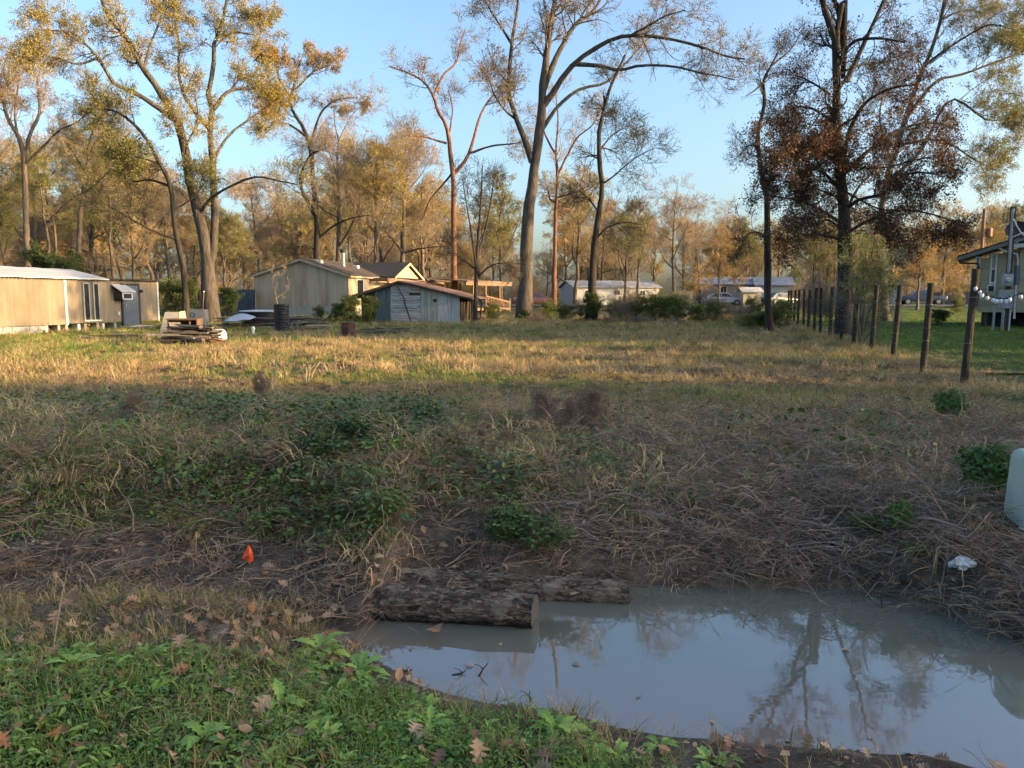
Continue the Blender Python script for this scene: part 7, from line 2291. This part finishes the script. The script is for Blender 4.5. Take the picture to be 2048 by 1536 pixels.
def lay(name, label, x, y, groups, probs, scale, tilt=0.15, sink=0.0, lift=None):
    """probs: (n, len(groups)) weights choosing which family stands at each point; all-zero rows are dropped"""
    z = height(x, y)
    yn, yf = ditch_y(x)
    keep = np.ones(len(x), bool)
    for cx, cy, rx, ry in CLEAR:
        keep &= ~((np.abs(x - cx) < rx) & (np.abs(y - cy) < ry))
    wet = ~keep | (z < WATER_Z + 0.012) & (y > yn - 0.3) & (y < yf + 0.3) & (x > -2.6)
    tot = probs.sum(1)
    ok = (G2.random(len(x)) < tot) & ~wet
    x, y, z, probs, scale = x[ok], y[ok], z[ok], probs[ok] / np.maximum(tot[ok], 1e-9)[:, None], scale[ok]
    c = np.cumsum(probs, 1); u = G2.random(len(x))[:, None]
    fam = np.minimum((u > c).sum(1), len(groups) - 1)
    pick = np.zeros(len(x), int)
    for k, g in enumerate(groups):
        s = fam == k
        pick[s] = np.array(g)[G2.integers(0, len(g), s.sum())]
    if lift is not None: z = z + lift[ok]
    rot = np.column_stack([G2.normal(size=len(x)) * tilt, G2.normal(size=len(x)) * tilt, G2.random(len(x)) * 6.283])
    return scatter(name, np.column_stack([x, y, z - sink]), rot, scale * G2.uniform(0.75, 1.3, len(x)), pick, COVER, label)


# near verge: green weeds, thinning to bare mud and litter on the right
x, y = sample(9500, 1.7, 4.6, 0.0, 1.4)
yn, yf = ditch_y(x)
g = green_amount(x, y); md = mud_amount(x, y)
n1 = fbm(x * 1.4, y * 1.6, 101); n2 = fbm(x * 2.3 + 8, y * 2.6, 111)
side = (y < yn + 0.02) | ((x < -1.0) & (y < yn + 0.35))
pw = np.column_stack([0.30 * sstep(0.42, 0.58, n1), 0.26 * sstep(0.40, 0.6, n2), 0.40 * np.ones_like(x), 0.45 * np.ones_like(x), 0.06 * sstep(0.55, 0.35, n2)]) * (g * (1 - 0.75 * md))[:, None]
pw = np.column_stack([pw, (0.10 * (1 - g) + 0.05 + 0.13 * (x < -0.8)) * (1 - 0.9 * sstep(0.4, 1.0, x)), 0.05 * md * (x < -0.6)]) * side[:, None]
lay('verge_weeds', 'low green weeds and short grass on the near verge', x, y, [pW, pB, pC, pG, pM, pM, pS], np.minimum(pw, 1), np.full(len(x), 0.82))

# litter of leaves and sticks in the silted ditch and on both banks
x, y = sample(17000, 1.9, 8.0, 1.0, 1.4)
yn, yf = ditch_y(x); d = y - yf; dn = yn - y
left = sstep(-0.6, -1.3, x)
n1 = fbm(x * 1.1 + 5, y * 1.3, 121) + 0.02
wl = np.where(d > 0, np.exp(-d / 1.0) * 0.55 + 0.05, np.where(dn > 0, 0.07 + 0.45 * np.exp(-dn / np.where(x < -0.8, 0.8, 0.30)) + 0.35 * sstep(0.7, 1.4, x), 0.8 * left))
wl = wl * (0.35 + 1.3 * sstep(0.40, 0.62, n1)) * np.where((x < -0.8) & (d < 0.9) & (dn < 1.2), 2.2, 1.0)
ws = np.where(d > 0, np.exp(-d / 0.8) * 0.5, np.where(dn > 0, 0.05, 0.2 * left)) + 0.35 * ((x < -0.8) & (d < 1.0) & (dn < 0.9))
lay('leaf_litter', 'brown fallen leaves and bits of stick along the ditch', x, y, [pL, pS], np.clip(np.column_stack([wl * 0.8, ws * 0.5]), 0, 1), np.where(G2.random(len(x)) < 0.6, 0.38, 0.6), 0.5, -0.012)

# far bank: tangled dead stems, twigs, drooping grass, vines
x, y = sample(19000, 3.9, 13.0, 1.0, 1.4)
yn, yf = ditch_y(x); d = y - yf
on = (d > -0.06)
lft = sstep(1.6, -0.6, x)
nv = fbm(x * 0.75 + 2, y * 0.85, 131); nd = fbm(x * 0.9 + 11, y * 0.9, 141)
law = lawn_amount(x, y)
bankw = np.exp(-np.maximum(d, 0) / 0.9)
mound = sstep(0.5, 1.2, d) * (1 - sstep(4.5 + 1.2 * lft, 8.0, d))
wS = 0.42 * bankw * (1 - 0.35 * lft) + 0.30 * mound * (1 - 0.65 * lft)
wT = (0.55 * bankw + 0.22 * mound) * (1 - 0.7 * lft)
wV = 0.42 * mound * lft * sstep(0.46, 0.58, nv) + 0.06 * mound * sstep(0.55, 0.65, nv)
wA = 0.06 * mound * sstep(0.45, 0.6, nd) + 0.02 * bankw
wD = 0.16 * mound * (1 - 0.8 * lft) + 0.35 * sstep(4.0, 7.0, d) * (1 - 0.6 * lft * mound) * sstep(0.35, 0.6, nd)
wM = 0.30 * sstep(4.0, 7.0, d) * (1 - 0.5 * lft * mound) + 0.10 * mound
wG = 0.50 * mound * sstep(0.48, 0.60, nd) * (0.25 + 0.75 * lft) + 0.30 * sstep(4.0, 7.0, d) * green_amount(x, y)
wC = 0.70 * mound * lft * sstep(0.40, 0.54, fbm(x * 1.1 + 31, y * 1.2, 181))
pr = np.column_stack([wS, wT, wV, wA, wD, wM, wG, wC]) * on[:, None] * (1 - law)[:, None]
lay('bank_tangle', 'tangled dead stems, vines and grass covering the far bank', x, y, [pS, pT, pV, pA, pD, pM, pG, pC], np.clip(pr, 0, 1), (1.05 + 0.25 * np.clip(d / 4, 0, 1)) * G2.uniform(0.7, 1.25, len(x)), 0.26)
# a second, higher layer of vines and stems gives the heap its depth
x, y = sample(7000, 5.0, 9.5, 1.0, 1.4)
yn, yf = ditch_y(x); d = y - yf
nv = fbm(x * 0.75 + 2, y * 0.85, 131); lft = sstep(1.8, -0.8, x)
mound = sstep(0.5, 1.4, d) * (1 - sstep(3.0, 4.6, d)) * lft
pr = np.column_stack([0.34 * sstep(0.46, 0.58, nv), 0.20 * np.ones_like(x), 0.06 * np.ones_like(x), 0.16 * np.ones_like(x)]) * mound[:, None]
lay('bank_vines', 'dark green trailing vines heaped on the far bank', x, y, [pV, pS, pA, pC], np.clip(pr, 0, 1), np.full(len(x), 1.25), 0.3, 0.0, 0.02 + 0.16 * G2.random(len(x)) * mound)

# the open lot, dead and green grass mixed in patches
x, y = sample(40000, 8.5, 56.0, 1.0, 1.5)
g = green_amount(x, y); law = lawn_amount(x, y)
nd = fbm(x * 0.5 + 21, y * 0.8, 151); nb = fbm(x * 0.3 + 3, y * 0.5, 161)
far = sstep(13, 22, y)
w = 0.75
pr = np.column_stack([w * (1 - g) * 0.8 * (1 - far), w * 0.5 * (1 - far), w * g * (1 - far), 0.26 * sstep(0.50, 0.64, nd) * (1 - 0.4 * far),
                      0.55 * sstep(0.42, 0.60, nb) * (1 - 0.6 * far), w * far * 0.6, w * far * (1 - g) * 0.8, w * far * g])
pr = pr / np.maximum(pr.sum(1, keepdims=True), 1e-6) * np.clip(pr.sum(1, keepdims=True), 0, 0.85) * (0.45 + 0.65 * sstep(0.36, 0.58, fbm(x * 0.7 + 13, y * 0.7, 191)))[:, None] * (1 - law)[:, None]
sc = 1.0 + 0.035 * np.clip(y - 9, 0, 30)
lay('lot_grass', 'dry tan and green grass covering the open lot', x, y, [pD, pM, pG, pA, pS, pF, pFd, pFg], pr, sc * (1 - 0.30 * far) * (0.62 + 0.5 * fbm(x * 0.6, y * 0.6, 171)) , 0.25)
# neighbour's lawn, short and green with brown leaves
x, y = sample(30000, 9.5, 75.0, 1.0, 1.0)
law = lawn_amount(x, y) * (1 - sstep(70, 80, y))
far = sstep(18, 28, y)
pr = np.column_stack([0.6 * (1 - far), 0.10 + 0 * x, 0.6 * far, 0.16 * (1 - 0.5 * far)]) * law[:, None]
lay('lawn_grass', 'short green lawn grass with scattered leaves right of the fence', x, y, [pG, pM, pFg, pL], np.clip(pr, 0, 1), 0.85 + 0.02 * np.clip(y - 10, 0, 25), 0.12)
# rough grass along the foot of the fence and the brush line
x, y = sample(9000, 12, 50, 1.0, 1.0)
fx = 8.5 + (y - 13.6) * 0.253
w = np.exp(-((x - fx + 0.3) / 0.8) ** 2) + 0.55 * np.exp(-((y - 43) / 2.0) ** 2) * (x > 1) * (x < 16)
lay('fence_grass', 'rough dry grass left standing along the fence line', x, y, [pA, pM, pS], np.clip(np.column_stack([w * 0.5, w * 0.3, w * 0.25]), 0, 1), 1.1 + 0.03 * np.clip(y - 12, 0, 20), 0.2)

# ---- the larger fallen leaves are pieces of the ground, one object each
leafm = [PROT[k] for k in (pL[0], pL[5], pL[2], pL[6], pL[7])]
leafo = [proto(lambda m: oak_leaf(m, 0.14, 0), LITTER_O) for _ in range(2)]
rg = np.random.default_rng(77)
spots = []
def cand(n, x0, x1, y0, y1):
    for _ in range(n): spots.append((rg.uniform(x0, x1), rg.uniform(y0, y1)))
cand(90, 0, 760, 1120, 1330); cand(60, 0, 1300, 1340, 1530); cand(18, 1250, 1850, 1490, 1536); cand(45, 1300, 2040, 1090, 1230); cand(25, 760, 1300, 1080, 1160); cand(30, 0, 2040, 900, 1080)
for k, (a, b) in enumerate(spots):
    p = ong(a, b)
    if p.z < WATER_Z + 0.005: continue
    o = mkobj('fallen_leaf', leafm[k % 5] if rg.random() < 0.88 else leafo[k % 2], GROUND)
    o.location = (p.x, p.y, p.z + 0.012 + 0.02 * rg.random())
    o.rotation_euler = (rg.normal() * 0.35, rg.normal() * 0.35, rg.random() * 6.283)
    s = rg.uniform(0.34, 0.66); o.scale = (s, s, s)
for k in range(9):
    a, b = ((930, 1330), (1000, 1290), (1160, 1330), (1280, 1390), (1420, 1440), (1500, 1230), (820, 1300), (1700, 1300), (1330, 1225))[k]
    p = onz(a, b, WATER_Z + 0.006)
    o = mkobj('floating_leaf', leafm[k % 5], WATER); o.location = p; o.rotation_euler = (0, 0, k * 1.3); o.scale = (0.35, 0.35, 0.2)
# leaves one can point to
for a, b, s, zz, mt, lab in ((500, 1088, 1.0, None, 'o', None), (863, 1262, 0.9, WATER_Z + 0.01, 'o', 'orange star-shaped leaf floating at the end of the shorter log'), (1868, 1182, 1.0, None, 'o', 'orange lobed leaf on the right bank below the white bag'),
                           (1150, 1190, 1.0, -0.19, 'l', 'pale greenish leaf lying on the longer log'), (560, 1480, 1.2, None, 'l', 'star-shaped brown leaf lying in the near green weeds'), (1062, 1500, 1.2, None, 'l', 'big pale lobed leaf at the near mud edge'),
                           (1130, 1495, 1.1, None, 'l', 'curled dark brown leaf beside the light green thistle'), (2030, 1215, 1.2, None, 'l', 'large pale star-shaped leaf on the bank at the right edge'), (543, 1322, 1.0, None, 'o', 'upright reddish leaf among the weeds left of the pool')):
    if lab is None: continue
    p = ong(a, b) if zz is None else onz(a, b, zz)
    o = mkobj('oak_leaf', leafo[0] if mt == 'o' else leafm[1])
    o.location = (p.x, p.y, p.z + 0.02); o.rotation_euler = (0.2, -0.2 + (0.9 if 'upright' in lab else 0), a * 0.37); o.scale = (s, s, s)
    tag(o, lab, 'leaf')

# ---- single plants
lm = []
for k in range(4):
    s = MB(); lobed(s, 0.15, 0.034, 0.35 + 0.06 * k, 6); lm.append(s.mesh('leaf', WEED))
def thistle(px, py, n, s, lab):
    p = ong(px, py)
    T = empty('thistle', p + Vector((0, 0, 0.005)), 0, lab, 'plant')
    for k in range(n):
        o = mkobj('leaf', lm[k % 4], T)
        o.rotation_euler = (rg.normal() * 0.15, -rg.uniform(0.05, 0.75), k * 2.4 + rg.normal() * 0.2)
        q = s * rg.uniform(0.7, 1.15); o.scale = (q, q, q)
thistle(640, 1312, 12, 1.1, 'spiny thistle rosette at the left end of the pool')
thistle(720, 1350, 9, 0.9, 'smaller toothed rosette right of the spiny thistle at the pool')
thistle(1112, 1470, 11, 0.9, 'light green upright thistle at the near water edge')
thistle(410, 1490, 10, 0.8, 'toothed green rosette in the near weeds, bottom left')
thistle(150, 1345, 10, 0.9, 'pale blue-green rosette near the dry stalk')
thistle(560, 1420, 10, 0.8, 'green rosette in the middle of the near verge')
thistle(860, 1460, 9, 0.7, 'green rosette below the shallow end of the pool')
thistle(1320, 1500, 8, 0.6, 'small green rosette at the muddy edge')
SP = dict(n1=6, n2=5, n3=0, thr=0.1, clump=3, t0=0.1, rmin=0.0015, lspread=0.02)
K_VPL = Kind(0.5, grown_tree(0.5, dict(SP, l1=(0.08, 0.2), l2=(0.05, 0.12), leaf=5, lsize=(0.028, 0.055), aspect=0.6, seed=71, limb_el=(10, 70)), TWIG_DARK, TWIG_DARK, VINE, 71, nlimb=9, spread=0.7, lmin=0.05, fork=0.2, rbase=0.008))
K_SPL = Kind(0.5, grown_tree(0.5, dict(SP, l1=(0.08, 0.2), l2=(0.05, 0.12), leaf=4, lsize=(0.04, 0.075), aspect=0.7, seed=73, limb_el=(20, 70)), TWIG_GREY, TWIG_GREY, leafmat('sapling_leaf', [(0.045, 0.10, 0.02), (0.08, 0.15, 0.03), (0.13, 0.20, 0.05)], 0.25, 0.4, 0.3, 0.4), 73, nlimb=9, spread=0.6, lmin=0.1, fork=0.2, rbase=0.008))
for K, px, py, ty, nm, lab in ((K_VPL, 1055, 1115, 1010, 'leafy_vine', 'blue-green leafy vine on the bank above the longer log'), (K_VPL, 1010, 1080, 1005, 'leafy_vine', 'green vine left of the blue-green one on the bank'), (K_SPL, 1975, 1000, 905, 'leafy_sapling', 'bright star-leaved sapling beside the utility box'),
                              (K_SPL, 1940, 985, 925, 'leafy_sapling', 'smaller star-leaved sapling left of the utility box'), (K_SPL, 1900, 850, 790, 'leafy_sapling', 'pale yellow-green sapling at the foot of the nearest post'), (K_SPL, 1800, 1080, 1015, 'leafy_sapling', 'small light green seedling on the right bank'),
                              (K_VPL, 1740, 1075, 1030, 'leafy_vine', 'dark creeping vine left of the light seedling'), (K_VPL, 850, 860, 795, 'leafy_vine', 'yellow-green vine clump at the shade edge'), (K_VPL, 700, 900, 820, 'leafy_vine', 'dark glossy vine on the left bank'), (K_VPL, 640, 930, 850, 'leafy_vine', 'glossy vine farther left on the bank'),
                              (K_VPL, 760, 1040, 985, 'leafy_vine', 'small vine above the shorter log'), (K_VPL, 560, 1070, 1010, 'leafy_vine', 'small leafy vine above the orange flag'), (K_VPL, 1840, 1130, 1085, 'leafy_vine', 'small dark vine left of the white bag')):
    p = ong(px, py)
    T = K.place(nm, lab, p.x, p.y, at(px, ty, p.y).z - p.z, px, 'plant', zoff=0.02)
    if K is K_VPL: T.scale = (1.7, 1.2, 0.72)
    else: T.scale = (1.0 + 0.45 * math.sin(px), 0.8 + 0.3 * math.cos(px), 0.95)
tuft = [proto(lambda m: blades(m, 70, (0.10, 0.24), 0.12, 0.006, (0.3, 1.3), 0.4, 4), GRASS_G) for _ in range(2)]
for k, (px, py, s, lab) in enumerate(((1535, 905, 1.0, 'bright green grass tuft on the dry slope right of centre'), (1705, 912, 1.3, 'wide green grass tuft left of the utility box'), (1680, 872, 0.9, 'green grass tuft behind the wide one'), (1365, 1000, 1.0, 'green grass tuft above the middle of the pool'),
                                      (280, 900, 1.5, 'fresh green grass clump on the left bank'), (200, 930, 1.4, 'fresh green grass clump at the far left bank'), (1250, 1035, 0.9, 'green grass tuft right of the blue-green vine'), (360, 925, 1.3, 'green grass clump right of the far left one'))):
    p = ong(px, py)
    o = mkobj('grass_tuft', tuft[k % 2]); o.location = p; o.rotation_euler = (0, 0, k * 1.1); o.scale = (s * 1.2, s * 1.2, s)
    tag(o, lab, 'grass tuft')
